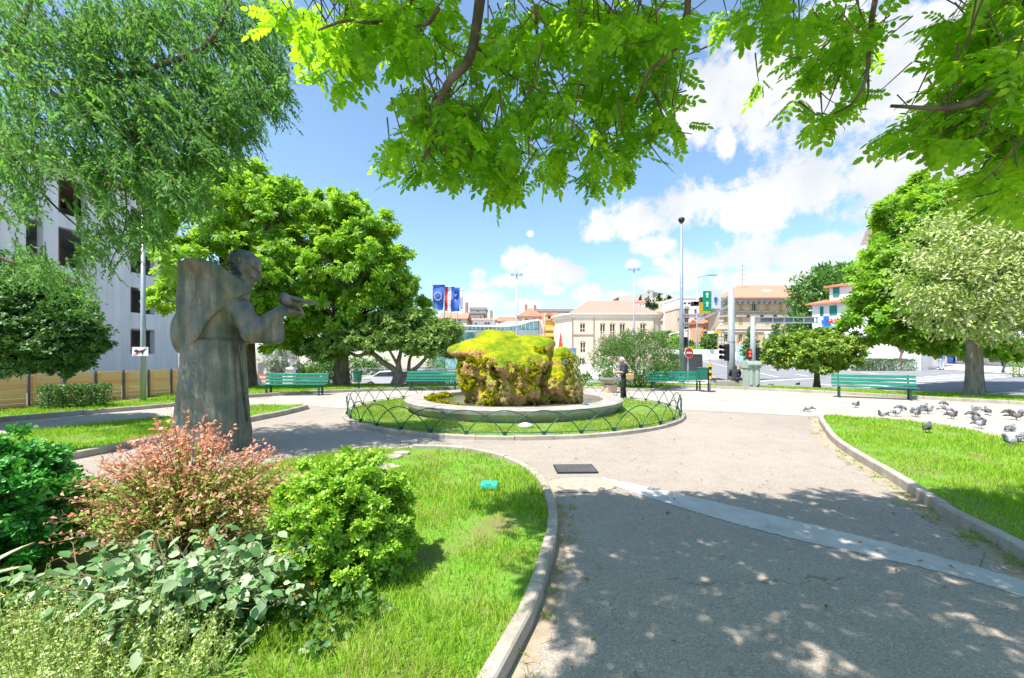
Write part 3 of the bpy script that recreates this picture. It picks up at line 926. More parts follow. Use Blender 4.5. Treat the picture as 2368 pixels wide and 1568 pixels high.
# dusty verge along the right hand kerb, with weeds
ve = right_front[:-4]
VERGE = M_concrete('dusty verge', (0.27, 0.2, 0.13), (0.45, 0.38, 0.3), 5, bump=.7)
sheet('verge', ragged(offset_line(ve, .06), .01, 3) + ragged(offset_line(smooth_line(ve, 4), -.22), .035, 4)[::-1], VERGE, 0.003)
ve2 = front_edge[4:-6]
sheet('verge', ragged(offset_line(ve2, -.05), .01, 5) + ragged(offset_line(smooth_line(ve2, 4), -.15), .025, 6)[::-1], VERGE, 0.0025)
GRAVELM = M_concrete('loose gravel bed', (0.3, 0.24, 0.18), (0.56, 0.47, 0.38), 14, bump=.8)
sheet('gravel_patch', smooth_line([G(1262, 1112), G(1330, 1105), G(1400, 1108), G(1428, 1124), G(1390, 1137), G(1310, 1140), G(1268, 1130), G(1262, 1112)], 4)[:-1], GRAVELM, 0.0055)

# --- streets
edgeL = [(24, 11.5), (13.6, 26.5), (20, 42), (36, 90), (54, 150)]
edgeR = [(40, 18), (37, 30.5), (44, 52), (60, 95), (80, 150)]
for i in range(4):
    patch('road', (edgeL[i], edgeL[i + 1], edgeR[i + 1], edgeR[i]), ROADM, 0.03, 40, 24)
patch('street', ((-45, 33), (16, 27), (16, 39), (-45, 48)), ROADM, 0.034, 60, 12)
patch('square', ((-6, 45), (16, 40), (30, 118), (-8, 118)), SQUARE, 0.03, 20, 40)
patch('pavement', ((37.3, 29.5), (44.5, 52), (62, 56), (60, 24)), SQUARE, 0.045, 16, 20)
patch('pavement', ((44.5, 52), (60.5, 95), (90, 110), (62, 56)), SQUARE, 0.045, 16, 20)
patch('traffic_island', ((10.5, 31), (13.4, 29.0), (19.5, 41.5), (12.5, 44)), SQUARE, 0.09, 12, 12)
# road markings, as painted sheets
def mark(a, b, w):
    a = np.array(a, float); b = np.array(b, float)
    d = (b - a) / np.linalg.norm(b - a); n = np.array((-d[1], d[0])) * w / 2
    return patch('road_marking', (a - n, b - n, b + n, a + n), MARK, 0.05, 14, 1)
def zeb():
    V, F = [], []
    for k in range(11):
        c = np.array((20.5 + k * 1.55, 26.2 + k * 0.55))
        d = np.array((.87, .42)) * 0.28; e = np.array((-.25, .97)) * 1.9
        b = len(V)
        for p in (c - d - e, c + d - e, c + d + e, c - d + e): V.append((p[0], p[1], T(*p) + .05))
        F.append((b, b + 1, b + 2, b + 3))
    return struct(np_mesh('zebra_crossing', np.array(V), np.array(F), MARK))
zeb()
mark((22.5, 36), (46, 110), .16); mark((27, 33), (52, 108), .16); mark((31, 24), (26.5, 31), .14)
for k in range(6):
    t = k / 6
    mark((25 + 22 * t, 36 + 60 * t), (26.0 + 22 * t, 39 + 60 * t), .18)
    mark((31 + 22 * t, 36 + 60 * t), (32.0 + 22 * t, 39 + 60 * t), .18)
mark((17.5, 31.5), (24, 33.5), .45); mark((22, 20), (36, 24), .14)

# --- hill behind the town
def hills():
    xs = np.linspace(-260, 420, 90); ys = np.linspace(165, 620, 60)
    X, Yg = np.meshgrid(xs, ys, indexing='ij')
    H = 44 * np.exp(-((X - 112) / 55) ** 2 - ((Yg - 385) / 110) ** 2) + 26 * np.exp(-((X - 190) / 75) ** 2 - ((Yg - 360) / 120) ** 2) + 12 * np.exp(-((X - 20) / 120) ** 2 - ((Yg - 420) / 120) ** 2) - 4
    H += 2.5 * vnoise(np.stack([X, Yg, X * 0], -1).reshape(-1, 3), 0.03).reshape(X.shape)
    V = np.stack([X, Yg, H], -1).reshape(-1, 3)
    i = np.arange(X.size).reshape(X.shape)
    F = np.stack([i[:-1, :-1], i[1:, :-1], i[1:, 1:], i[:-1, 1:]], -1).reshape(-1, 4)
    m = M_concrete('dry hillside', (0.2, 0.22, 0.12), (0.4, 0.37, 0.28), .06)
    return struct(np_mesh('hill', V, F, m, None, True))
hills()
def hill_z(x, y):
    return 44 * math.exp(-((x - 112) / 55) ** 2 - ((y - 385) / 110) ** 2) + 26 * math.exp(-((x - 190) / 75) ** 2 - ((y - 360) / 120) ** 2) + 12 * math.exp(-((x - 20) / 120) ** 2 - ((y - 420) / 120) ** 2) - 4

# --- grass
bx = lambda p: (np.hypot(p[:, 0] - FC[0], p[:, 1] - FC[1]) < 3.2)
bed = lambda p: in_poly(p[:, 0], p[:, 1], [(-9, 1.2), (-1.9, 1.9), (-1.25, 2.75), (-.85, 3.4), (-1.1, 4.6), (-2.2, 5.6), (-9, 4.9)]) | ((p[:, 0] < -1.05) & (p[:, 1] < 2.2) & (p[:, 0] < -.62 * p[:, 1]))
def weeds():
    g = np.random.default_rng(5); P0 = []
    for l, w, n in ((ve, -.14, 60), (ve2, -.12, 26)):
        o = offset_line(l, w)
        for k in range(n):
            q = o[g.integers(0, len(o))]; c = np.array((q[0] + g.normal() * .06, q[1] + g.normal() * .12, .01))
            for i in range(int(6 + 20 * g.random())): P0.append(c + np.array((g.normal() * .03, g.normal() * .03, 0)))
    P0 = np.array(P0); n = len(P0)
    o = leaves('weeds', diamond(.16, .4), P0, g.normal(size=(n, 3)) * .8 + np.array([0, 0, .7]), rdir(n, g), .045 * (.5 + g.random(n)), TURF_DRY)
    tag(o, 'small weeds growing along the foot of the kerbs', 'weeds', kind='stuff')
    n = 420
    c = np.stack([g.uniform(.3, 6.5, n), g.uniform(1.8, 11, n), np.full(n, .014)], 1)
    o = leaves('fallen_leaves', obovate(.5), c, g.normal(size=(n, 3)) * np.array([1, 1, .1]), g.normal(size=(n, 3)) * .25 + np.array([0, 0, 1.]), .035 * (.5 + g.random(n)), leafmat('dry leaf', [(.12, .07, .03), (.28, .17, .06), (.3, .27, .08)], (.3, .2, .05), .2, .02))
    tag(o, 'dry fallen leaves scattered over the asphalt path', 'leaves', kind='stuff')
weeds()
grass('lawn_grass', front_poly, 5200, 0.062, 0.0048, 0.06, TURF, 'long bright grass of the front lawn inside the curved kerb', 11, near=2.6, hole=bed)
grass('lawn_grass', right_poly, 2600, 0.05, 0.006, 0.06, TURF, 'bright mown grass of the lawn at the right edge', 12, near=5.0)
grass('lawn_grass', left_poly, 1300, 0.055, 0.008, 0.06, TURF, 'grass of the shaded lawn behind the statue', 13, near=8)
grass('lawn_grass', circ, 1500, 0.06, 0.008, 0.05, TURF_DRY, 'dry green grass ring around the fountain basin', 14, near=9, hole=bx)
grass('lawn_grass', strip_poly, 700, 0.06, 0.013, 0.05, TURF, 'grass strip along the back edge of the park', 15, near=16)
# ------------------------------------------------------------------ fountain
def fountain():
    basin = empty('fountain_basin', (FC[0], FC[1], 0), 0, 'round grey stone fountain basin on the grass circle', 'basin')
    mb = MB()
    mb.lathe([(2.62, 0.02), (2.62, 0.34), (2.66, 0.37), (3.13, 0.375), (3.19, 0.34), (3.17, 0.24), (3.05, 0.12), (2.98, 0.0)], 96, closed=True)
    mb.build('rim', STONE_BASIN, basin, smooth=False)
    mb = MB(); mb.lathe([(0.01, 0.06), (2.615, 0.06)], 64)
    mb.build('floor', STONE_BASIN, basin)
    mb = MB(); mb.lathe([(0.0, 0.24), (2.618, 0.24)], 64)
    w = mb.build('water', WATER, None, loc=(FC[0], FC[1], 0)); struct(w)
    K = 0.00188
    def f(p):
        x, y, z = p[:, 0], p[:, 1], p[:, 2]
        d = sd_ell(p, (-.12, -.85, 1.42), (.98, .82, .33), rx=.5)
        d = smin(d, sd_ell(p, (-1.02, -.3, 1.74), (.9, .7, .24), rx=.25, ry=-.06), .22)
        d = smin(d, sd_ell(p, (-.5, .25, 2.06), (.6, .5, .27), rx=.15), .3)
        d = smin(d, sd_ell(p, (.56, .2, 1.9), (.68, .62, .28), rx=.12), .22)
        d = smin(d, sd_ell(p, (.72, -.25, 1.72), (.42, .5, .24)), .2)
        d = smin(d, sd_ell(p, (-.12, -.2, .95), (1.12, 1.0, .98)), .2)
        d = smin(d, sd_ell(p, (-.22, -.7, .55), (.82, .72, .75)), .2)
        d = smin(d, sd_ell(p, (-1.28, -.35, 1.05), (.36, .5, .6)), .12)
        d = smin(d, sd_ell(p, (.28, -.95, .85), (.42, .5, .62)), .15)
        # hollow under the front lip, cleft between the two stacks
        d = smax(d, -sd_ell(p, (-.72, -1.4, 1.0), (.44, .5, .46)), .1)
        d = smax(d, -sd_ell(p, (.05, -1.62, .92), (.2, .3, .3)), .1)
        rl = sd_ell(p, (1.42, -.3, .85), (.5, .6, .9))
        rl = smin(rl, sd_ell(p, (1.5, -.15, 1.35), (.4, .45, .42)), .15)
        rl = smin(rl, sd_ell(p, (1.0, -.05, 1.0), (.42, .55, .72)), .15)
        rl = smin(rl, sd_ell(p, (1.15, -.75, .8), (.34, .36, .36)), .12)
        rl = smin(rl, sd_ell(p, (1.55, -.45, .5), (.44, .5, .5)), .15)
        d = smin(d, rl, .06)
        d = smax(d, -sd_ell(p, (.74, -1.15, .42), (.15, .55, .55)), .08)
        # lobes and stalactites hanging from the lip of the moss cap
        hg = np.random.default_rng(9)
        for k in range(46):
            a = R(150 + 240 * (k + hg.random()) / 46)
            r = 1.0 + .12 * hg.normal()
            cx, cy = -.2 + 1.12 * r * math.cos(a), -.3 + .98 * r * math.sin(a)
            z1 = 1.5 - .28 * max(0, -math.sin(a)) + .05 * hg.normal(); L = .12 + .4 * hg.random()
            d = smin(d, sd_caps(p, (cx, cy, z1), (cx * .94, cy * .94, z1 - L), .075 + .04 * hg.random(), .022), .07)
        for k in range(26):
            a = R(hg.uniform(170, 385)); zz = hg.uniform(.1, 1.15); tp = .74 + .14 * zz
            d = smin(d, sd_ell(p, (-.1 + 1.28 * math.cos(a) * (tp + .1 * hg.random()), -.3 + 1.08 * math.sin(a) * (tp + .1 * hg.random()), zz), (.15 + .1 * hg.random(), .15 + .08 * hg.random(), .14 + .16 * hg.random())), .07)
        n = vnoise(p, 2.2); n2 = vnoise(p + 5, 5.5); n3 = vnoise(p + 11, 13.0); n4 = vnoise(p + 3, 27.0)
        drip = vnoise(p * np.array([9, 9, 1.6], np.float32) + 2, 1.0)
        side = np.clip((1.62 - z) / .3, 0, 1)
        d = d - .06 * n - side * (.06 * n2 + .06 * n3 + .045 * drip + .028 * n4) - (1 - side) * (.02 * n2 + .006 * n3)
        return np.maximum(d, .02 - z)
    rock = sdf_obj('fountain_rock', f, (-2.2, -2.1, -.05), (2.2, 1.6, 2.5), 0.027, ROCKM)
    rock.location = (FC[0], FC[1], .06)
    tag(rock, 'moss covered mushroom shaped tufa rock standing in the fountain basin', 'rock')
    # moss cushions hanging on the rock sides and along the inside of the basin rim
    def moss(name, cl, n, mat, par, seed, size=.045):
        return crown(name, cl, n, t_rosette(6, .5), size, mat, par, seed, shell=.75, droop=.2, up=.6, sub=.35)
    L_MOSS = leafmat('moss tuft', [(0.14, 0.2, 0.005), (0.3, 0.32, 0.008), (0.46, 0.4, 0.012)], (.4, .45, .01), .25, .0, nscale=3)
    cl = [(-1.45, -.55, 1.25, .16, .2, .34), (-1.3, -.85, .75, .22, .2, .2), (-1.35, -.7, .98, .14, .14, .14), (-.62, -1.3, .42, .18, .15, .28), (-.25, -1.45, .62, .07, .07, .12),
          (.5, -1.25, 1.12, .17, .16, .26), (.72, -.75, 1.62, .2, .16, .16), (.2, -1.5, 1.1, .1, .08, .1), (1.75, -.45, .7, .16, .25, .3), (1.45, -.6, 1.35, .25, .25, .25), (1.5, -.85, .98, .18, .14, .18),
          (-1.0, -1.2, 1.42, .3, .15, .1), (-.35, -1.5, 1.32, .32, .12, .08), (1.55, -.8, .55, .12, .12, .1), (.33, -1.4, .72, .2, .12, .16)]
    moss('moss_cushion', cl, 5200, L_MOSS, rock, 5)
    L_REED = leafmat('reed blade', [(0.16, 0.28, 0.08), (0.32, 0.42, 0.18), (0.5, 0.56, 0.3)], (.3, .45, .1), .35, .05)
    g = np.random.default_rng(4); n = 420
    pos = np.stack([1.62 + g.normal(size=n) * .12, -.55 + g.normal(size=n) * .14, 1.05 + g.normal(size=n) * .28], 1)
    ax = np.stack([.25 + g.normal(size=n) * .35, -.75 + g.normal(size=n) * .2, -.75 + g.normal(size=n) * .3], 1)
    t_ = leaves('trailing_grass', diamond(.05, .4), pos, ax, rdir(n, g), .22 + .2 * g.random(n), L_REED, rock); t_['kind'] = 'stuff'
    ms = []
    for k in range(16):
        a = R(150 + 5.6 * k)
        ms.append((2.48 * math.cos(a), 2.48 * math.sin(a), .27 + .04 * math.sin(k * 2.1), .17, .17, .1))
    m = moss('moss_ledge', ms, 3200, L_MOSS, None, 6, .05)
    m.location = (FC[0], FC[1], 0)
    tag(m, 'yellow green moss cushion along the left inside of the basin rim', 'moss')
    # hooped fence
    fe = empty('hoop_fence', (FC[0], FC[1], 0), 0, 'low green hooped iron fence around the fountain lawn', 'fence')
    N = 39; rad = FR - .04
    hoops = {}
    for k in range(N):
        a0, a1 = 2 * math.pi * k / N, 2 * math.pi * (k + 2) / N
        path = []
        for i in range(17):
            t = i / 16; a = a0 + (a1 - a0) * t
            r = rad + .012 * (1 if k % 2 else -1)
            path.append((r * math.cos(a), r * math.sin(a), .06 + .49 * math.sin(math.pi * t) ** .7))
        MB().tube(path, .0105, 6).build('hoop', GREENMETAL, fe, smooth=True)
    for k in range(N):
        a = 2 * math.pi * k / N
        MB().box((rad * math.cos(a), rad * math.sin(a), .075), (.055, .055, .15), rz=a).build('post', GREENMETAL, fe)
    MB().tube([(rad * math.cos(2 * math.pi * k / 78), rad * math.sin(2 * math.pi * k / 78), .125) for k in range(79)], .008, 6).build('rail', GREENMETAL, fe)
    # small lamp and pigeon-grey spotlight on the right stack
    sp = empty('spotlight', (FC[0] + 1.43, FC[1] - 1.02, 1.42), 0, 'small silver spotlight fixed on the mossy rock', 'spotlight')
    MB().tube([(0, .08, -.03), (0, -.03, 0), (0, -.08, .01)], [.05, .062, .066], 12).build('housing', GALV, sp)
    MB().tube([(0, -.082, .011), (0, -.09, .012)], [.055, .055], 12).build('lens', GLASS, sp)
    MB().box((0, .06, -.08), (.05, .05, .1)).build('bracket', DARKIRON, sp)
    bo = MB().ball((0, 0, 0), (.16, .12, .07), 12, 8).build('white_stone', plain('white stone', (.62, .6, .56), .8, bump=.3), None, smooth=True)
    x, y = G(1215, 988, .06); bo.location = (x, y, .09); tag(bo, 'small white stone on the grass before the basin', 'stone')
fountain()

# ------------------------------------------------------------------ statue (bronze friar with a bird)
def statue():
    k = .002266
    SX, SY = -4.97, 7.0
    st = empty('friar_statue', (SX, SY, 0), 0, 'bronze statue of a bearded friar in a hooded robe holding up a bird', 'statue')
    def q(zx, zy): return ((zx - 350) * k, (1596 - zy) * k)
    def poly(l): return [q(*p) for p in l]
    cape = poly([(157, 247), (250, 243), (400, 262), (500, 320), (600, 395), (628, 425), (560, 470), (470, 510), (400, 585), (320, 690), (205, 862), (165, 800), (150, 520)])
    slv = poly([(645, 700), (715, 612), (800, 588), (862, 556), (858, 782), (640, 788)])
    def f(p):
        x, y, z = p[:, 0], p[:, 1], p[:, 2]
        # skirt with hanging folds
        t = np.clip(z / 1.85, 0, 1)
        cx = .045 + .03 * t; rx = .60 - .115 * t; ry = .60 - .2 * t
        th = np.arctan2(y / ry, (x - cx) / rx)
        fold = (.11 * np.abs(np.sin(5 * th + .9)) - .06 + .03 * np.sin(13 * th + .5 + 1.2 * z)) * (1 - t * .55) * (0.45 + 0.55 * np.clip(np.cos(th + .8), 0, 1))
        rr = np.sqrt(((x - cx) / rx) ** 2 + (y / ry) ** 2)
        d = (rr - 1 - fold) * ry * .85
        d = smax(d, z - 1.86, .05)
        # belt and torso
        tz = np.clip((z - 1.75) / .9, 0, 1)
        cx = .06 + .1 * tz; rx = .47 - .08 * tz; ry = .37 + .07 * tz
        rr = np.sqrt(((x - cx) / rx) ** 2 + (y / ry) ** 2)
        tor = smax((rr - 1) * .4, np.abs(z - 2.18) - .5, .12)
        d = smin(d, tor, .04)
        ring = np.abs(rr - 1) * .42
        d = smin(d, np.sqrt(np.maximum(rr * .42 - .425, -.02) ** 2 + (z - 1.83) ** 2) - .028, .02)
        # shoulders
        d = smin(d, sd_caps(p, (.25, -.22, 2.42), (.25, .22, 2.42), .26), .15)
        # cape and hood
        d2 = sd_poly(x, z, cape)
        xr = np.clip((x + .45) / 1.0, 0, 1)
        hw = np.maximum(.24, ry * np.sqrt(np.clip(1 - ((x - cx) / rx) ** 2, 0, 1)) + .085); hw = np.maximum(hw, .56 * smooth(-.2, .45, x + .9 * (z - 2.5)) * smooth(1.85, 2.5, z))
        cp = smax(d2 - .015, np.abs(y) - hw - .02 * vnoise(p, 3.2), .025)
        crease = .02 * np.sin(9 * (x + z * .7)) * np.clip((2.9 - z), 0, 1)
        d = smin(d, cp + crease, .012)
        # far elbow behind the cape
        d = smin(d, sd_ell(p, (-.42, .1, 1.98), (.16, .28, .34)), .05)
        # arms
        for s in (-1, 1):
            ys = .47 * s
            sh = (.45, ys * .74, 2.37); e = q(632, 715); w = q(850, 548)
            arm = sd_caps(p, sh, (e[0], ys * 1.1, e[1]), .2, .185)
            fo = sd_caps(p, (e[0], ys * 1.1, e[1]), (w[0], ys * .38, w[1]), .165, .1)
            arm = smin(arm, fo, .07)
            ms = np.clip((x - q(640, 0)[0]) / .5, 0, 1)
            yc = ys * (1.1 - .72 * ms)
            sv = smax(sd_poly(x, z, slv) - .02, np.abs(y - yc) - (.15 - .03 * ms), .05)
            arm = smin(arm, sv, .06)
            arm = arm - .012 * np.sin(14 * (z - x * .8)) * np.clip((x - .3) * 3, 0, 1)
            d = smin(d, arm, .03)
            # hand, palm up under the bird: palm, four fingers and a thumb
            h0 = q(872, 540); h1 = q(945, 548)
            yh = ys * .3
            d = smin(d, sd_caps(p, (h0[0], yh, h0[1]), (h1[0], yh * .8, h1[1]), .068, .062), .03)
            for i in range(4):
                a = q(950, 545 + 4 * i); b = q(1000 + 6 * i, 548 + 10 * i); c = q(1026 + (10 if i in (1, 2) else 0), 572 + 4 * i)
                yo = yh * .8 + s * (.055 - .038 * i)
                fg = np.minimum(sd_caps(p, (a[0], yo, a[1]), (b[0], yo, b[1]), .024, .021), sd_caps(p, (b[0], yo, b[1]), (c[0], yo, c[1]), .021, .015))
                d = smin(d, fg, .012)
            a = q(905, 530); b = q(965, 512)
            d = smin(d, sd_caps(p, (a[0], yh - s * .05, a[1]), (b[0], yh - s * .09, b[1]), .028, .018), .015)
        # neck, then the head in its own frame, bowed towards the bird
        d = smin(d, sd_caps(p, (.34, 0, 2.6), (.47, 0, 2.95), .2, .165), .06)
        ca, sa = math.cos(R(24)), math.sin(R(24))
        q0 = p - np.array([.53, 0, 3.07], np.float32)
        h = np.stack([q0[:, 0] * ca - q0[:, 2] * sa, q0[:, 1], q0[:, 0] * sa + q0[:, 2] * ca], 1)
        u, w = h[:, 0], h[:, 2]
        hd = sd_ell(h, (-.02, 0, .06), (.255, .205, .235))
        hd = smin(hd, sd_ell(h, (.1, 0, -.12), (.165, .15, .2)), .05)
        hd = smin(hd, sd_caps(h, (.25, 0, .06), (.31, 0, -.085), .026, .042), .022)
        for s in (-1, 1):
            hd = smin(hd, sd_caps(h, (.235, s * .03, .085), (.2, s * .13, .075), .03, .026), .02)
            hd = smin(hd, sd_ell(h, (.17, s * .105, -.06), (.07, .055, .05)), .03)
            hd = smax(hd, -sd_ell(h, (.26, s * .085, .03), (.055, .05, .036)), .014)
            hd = smin(hd, sd_ell(h, (.2, s * .08, .028), (.032, .036, .018)), .008)
            hd = smin(hd, sd_ell(h, (-.03, s * .205, -.02), (.062, .035, .105), ry=-.2), .01)
            hd = smax(hd, -sd_ell(h, (-.02, s * .245, -.01), (.032, .03, .065)), .01)
        hd = smax(hd, -sd_ell(h, (.28, 0, -.15), (.06, .085, .012)), .01)
        hd = smin(hd, sd_caps(h, (.245, -.04, -.172), (.245, .04, -.172), .022), .012)
        bd = sd_ell(h, (.12, 0, -.27), (.135, .14, .13))
        for s in (-1, 1): bd = smin(bd, sd_caps(h, (-.0, s * .165, -.1), (.12, s * .1, -.28), .05, .07), .05)
        bd = bd - .03 * vnoise(p, 17) - .018 * vnoise(p, 33)
        hd = smin(hd, bd, .012)
        hair = sd_ell(h, (-.02, 0, .07), (.295, .242, .25))
        cut = .075 + .55 * np.minimum(u + .05, 0) - w
        hair = smax(hair, cut + .03 * vnoise(p, 15) + .012 * np.sin(np.arctan2(h[:, 1], u) * 22), .012)
        hd = smin(hd, hair - .022 * vnoise(p, 12) - .01 * vnoise(p, 28), .006)
        d = smin(d, hd, .02)
        d = d - .006 * vnoise(p, 9) - .012 * vnoise(p, 3.5)
        return np.maximum(d, -z)
    sdf_obj('figure', f, (-.85, -.95, -.03), (1.75, .95, 3.5), 0.019, BRONZE, st)
    # rope belt hanging in front, knotted
    a = [q(590, 795), q(600, 850), q(622, 980), q(640, 1150), q(652, 1380)]
    a = [(.045 + .016 * z + (.60 - .062 * z) * math.sqrt(1 - (.3 / (.6 - .108 * z)) ** 2) + .045, z) for z in (1.8, 1.69, 1.39, 1.0, .5)]
    mb = MB(); mb.tube([(a[0][0] - .03, -.25, a[0][1] + .02)] + [(p[0], -.3 - .01 * (i % 2), p[1]) for i, p in enumerate(a)], .02, 8)
    for i in (1, 3): mb.ball((a[i][0], -.305, a[i][1]), .038, 10, 8)
    mb.build('rope_belt', BRONZE, st, smooth=True)
    def bird(p):
        c = q(915, 460)
        x = p[:, 0]
        d = sd_ell(p, (c[0] + .02, 0, c[1] - .01), (.19, .11, .11), ry=.12)
        d = smin(d, sd_ell(p, (q(880, 0)[0], 0, q(0, 432)[1]), (.075, .07, .085)), .05)
        d = smin(d, sd_caps(p, (q(868, 0)[0], 0, q(0, 414)[1]), (q(905, 0)[0] - .12, 0, q(0, 408)[1]), .03, .012), .02)
        for s in (-1, 1):
            ang = p - np.array([q(1030, 0)[0], s * .17, q(0, 462)[1] + (.05 if s > 0 else 0)], np.float32)
            m = np.array(Matrix.Rotation(s * .55, 3, 'Z') @ Matrix.Rotation(.16, 3, 'Y'), np.float32)
            u = ang @ m
            d = smin(d, sd_ell(u, (0, 0, 0), (.31, .12, .032)), .03)
        d = smin(d, sd_caps(p, (c[0] + .15, 0, c[1] - .03), (q(1035, 0)[0], 0, q(0, 560)[1]), .06, .03), .04)
        return d - .004 * vnoise(p, 14)
    sdf_obj('bird', bird, (1.0, -.45, 2.1), (2.0, .45, 2.85), 0.014, BRONZE, st)
    MB().lathe([(.0, .05), (.76, .05), (.78, .03), (.78, 0)], 40).build('plinth', STONE_BASIN, st)
    st.rotation_euler = (0, 0, R(34)); st.scale = (.9, .95, 1)
statue()
# ------------------------------------------------------------------ trees and shrubs
def limb_path(a, b, bend=0.15, n=6, g=None):
    a = Vector(a); b = Vector(b); d = b - a
    side = d.cross(Vector((0, 0, 1)))
    if side.length < 1e-3: side = Vector((1, 0, 0))
    side.normalize()
    rr = g or random
    k1, k2 = rr.uniform(-bend, bend), rr.uniform(-bend, bend)
    out = []
    for i in range(n + 1):
        t = i / n
        w = math.sin(math.pi * t)
        out.append(a + d * t + side * (k1 * d.length * w) + Vector((0, 0, 1)) * (abs(k2) * d.length * w * .6) + Vector((rr.uniform(-1, 1), rr.uniform(-1, 1), 0)) * .02 * d.length * (0 < i < n))
    return out
def taper(r0, r1, n): return [r0 + (r1 - r0) * i / (n - 1) for i in range(n)]
def tree(name, label, cat, base, trunk_r, fork, clumps, n, tpl, size, mat, bark=None, seed=1, group=None, limbs=12, shell=.5, droop=.2, up=.7, sub=.28, lean=(0, 0), per=14):
    """tapered trunk with root flare to height fork, limbs out to the blobs of the crown, a leaf-by-leaf crown"""
    root = empty(name, base, 0, label, cat, group)
    rr = random.Random(seed)
    mb = MB()
    top = Vector((lean[0], lean[1], fork))
    path = [Vector((0, 0, -.15)), Vector((0, 0, .12)), Vector((lean[0] * .2, lean[1] * .2, fork * .3)), Vector((lean[0] * .6, lean[1] * .6, fork * .65)), top]
    mb.tube(path, [trunk_r * 1.5, trunk_r * 1.18, trunk_r * 1.0, trunk_r * .9, trunk_r * .85], 14)
    B = bark or BARK
    mb.build('trunk', B, root, smooth=True)
    b = Vector(base)
    loc = [(c[0] - b.x, c[1] - b.y, c[2] - b.z, c[3], c[4], c[5]) for c in clumps]
    order = sorted(loc, key=lambda c: -(c[3] * c[4] * c[5]))[:limbs]
    mb = MB()
    for c in order:
        e = Vector(c[:3])
        st = top * rr.uniform(.86, 1.0)
        p = limb_path(st, e, .12, 6, rr)
        r = trunk_r * rr.uniform(.34, .52)
        mb.tube(p, taper(r, r * .25, len(p)), 8)
        for q in range(4):
            i = rr.randint(2, 5)
            e2 = e + Vector((rr.uniform(-1, 1) * c[3], rr.uniform(-1, 1) * c[4], rr.uniform(-.6, .9) * c[5])) * .8
            p2 = limb_path(p[i], e2, .15, 4, rr)
            mb.tube(p2, taper(r * .35, r * .08, len(p2)), 5)
    mb.build('limb', B, root, smooth=True)
    crown('crown', loc, n, tpl, size, mat, root, seed, shell, droop, up, sub, per)
    return root
def dome(cx, cy, cz, rx, ry, rz, k, seed, jit=.25, cr=.42):
    """blobs spread over an ellipsoid, for crowns built up of clumps"""
    g = np.random.default_rng(seed)
    out = [(cx, cy, cz, rx * .62, ry * .62, rz * .62)]
    for i in range(k):
        u = (i + .5) / k
        z = 1 - 1.75 * u; th = i * 2.39996
        r = math.sqrt(max(0, 1 - z * z))
        f = .72 + jit * (g.random() - .5)
        s = cr * (.75 + .5 * g.random())
        out.append((cx + rx * f * r * math.cos(th), cy + ry * f * r * math.sin(th), cz + rz * f * z, rx * s, ry * s, rz * s))
    return out
def ext_blobs(lst):
    """(photo x, photo y, depth, half width px, half height px) -> world blobs, as deep as they are wide"""
    out = []
    for x, y, Y, rx, ry in lst:
        p = P(x, y, Y)
        out.append((p.x, p.y, p.z, rx / FPX * Y, min(rx, 1.3 * ry) / FPX * Y, ry / FPX * Y))
    return out

PAL = t_palmate(5); ROS = t_rosette(7); ROS5 = t_rosette(5, .5); DIA = diamond(.42); NAR = diamond(.2); OBO = obovate(.45)

# --- two chestnuts behind the statue
x, y = G(570, 893, .05)
cl = ext_blobs([(480, 470, 20, 110, 85), (440, 560, 20, 75, 75), (560, 450, 22, 90, 70), (620, 520, 21, 85, 75), (510, 620, 19.5, 120, 80), (430, 690, 20, 75, 50), (640, 640, 21, 90, 75), (560, 720, 20, 110, 55), (470, 755, 20, 60, 34), (600, 780, 20.5, 65, 35), (480, 400, 21, 70, 45), (670, 460, 22, 60, 50), (650, 730, 21, 60, 60)])
tree('chestnut_tree', 'tall broad leaved tree rising behind the bronze statue', 'tree', (x, y, .05), .42, 3.4, cl, 10500, PAL, .34, L_CHEST, BARK, 21, sub=.2, shell=.62, per=26)
x, y = G(790, 892, .05)
cl = ext_blobs([(760, 500, 22, 90, 50), (830, 520, 22, 85, 55), (720, 570, 21.5, 80, 65), (870, 580, 22, 70, 60), (800, 620, 21, 110, 70), (700, 660, 21.5, 70, 60), (900, 650, 22, 60, 50), (770, 710, 21.5, 110, 55), (870, 710, 22, 80, 50), (690, 740, 22, 60, 50), (945, 700, 22.5, 50, 40), (970, 735, 23, 40, 22), (640, 760, 22, 55, 35), (740, 770, 22, 75, 30), (780, 465, 22.5, 50, 24)])
tree('chestnut_tree', 'round dark green tree to the left of the flags, trunk between bench and litter bin', 'tree', (x, y, .05), .36, 3.0, cl, 13500, PAL, .34, L_CHEST, BARK, 22, sub=.2, shell=.62, per=26)
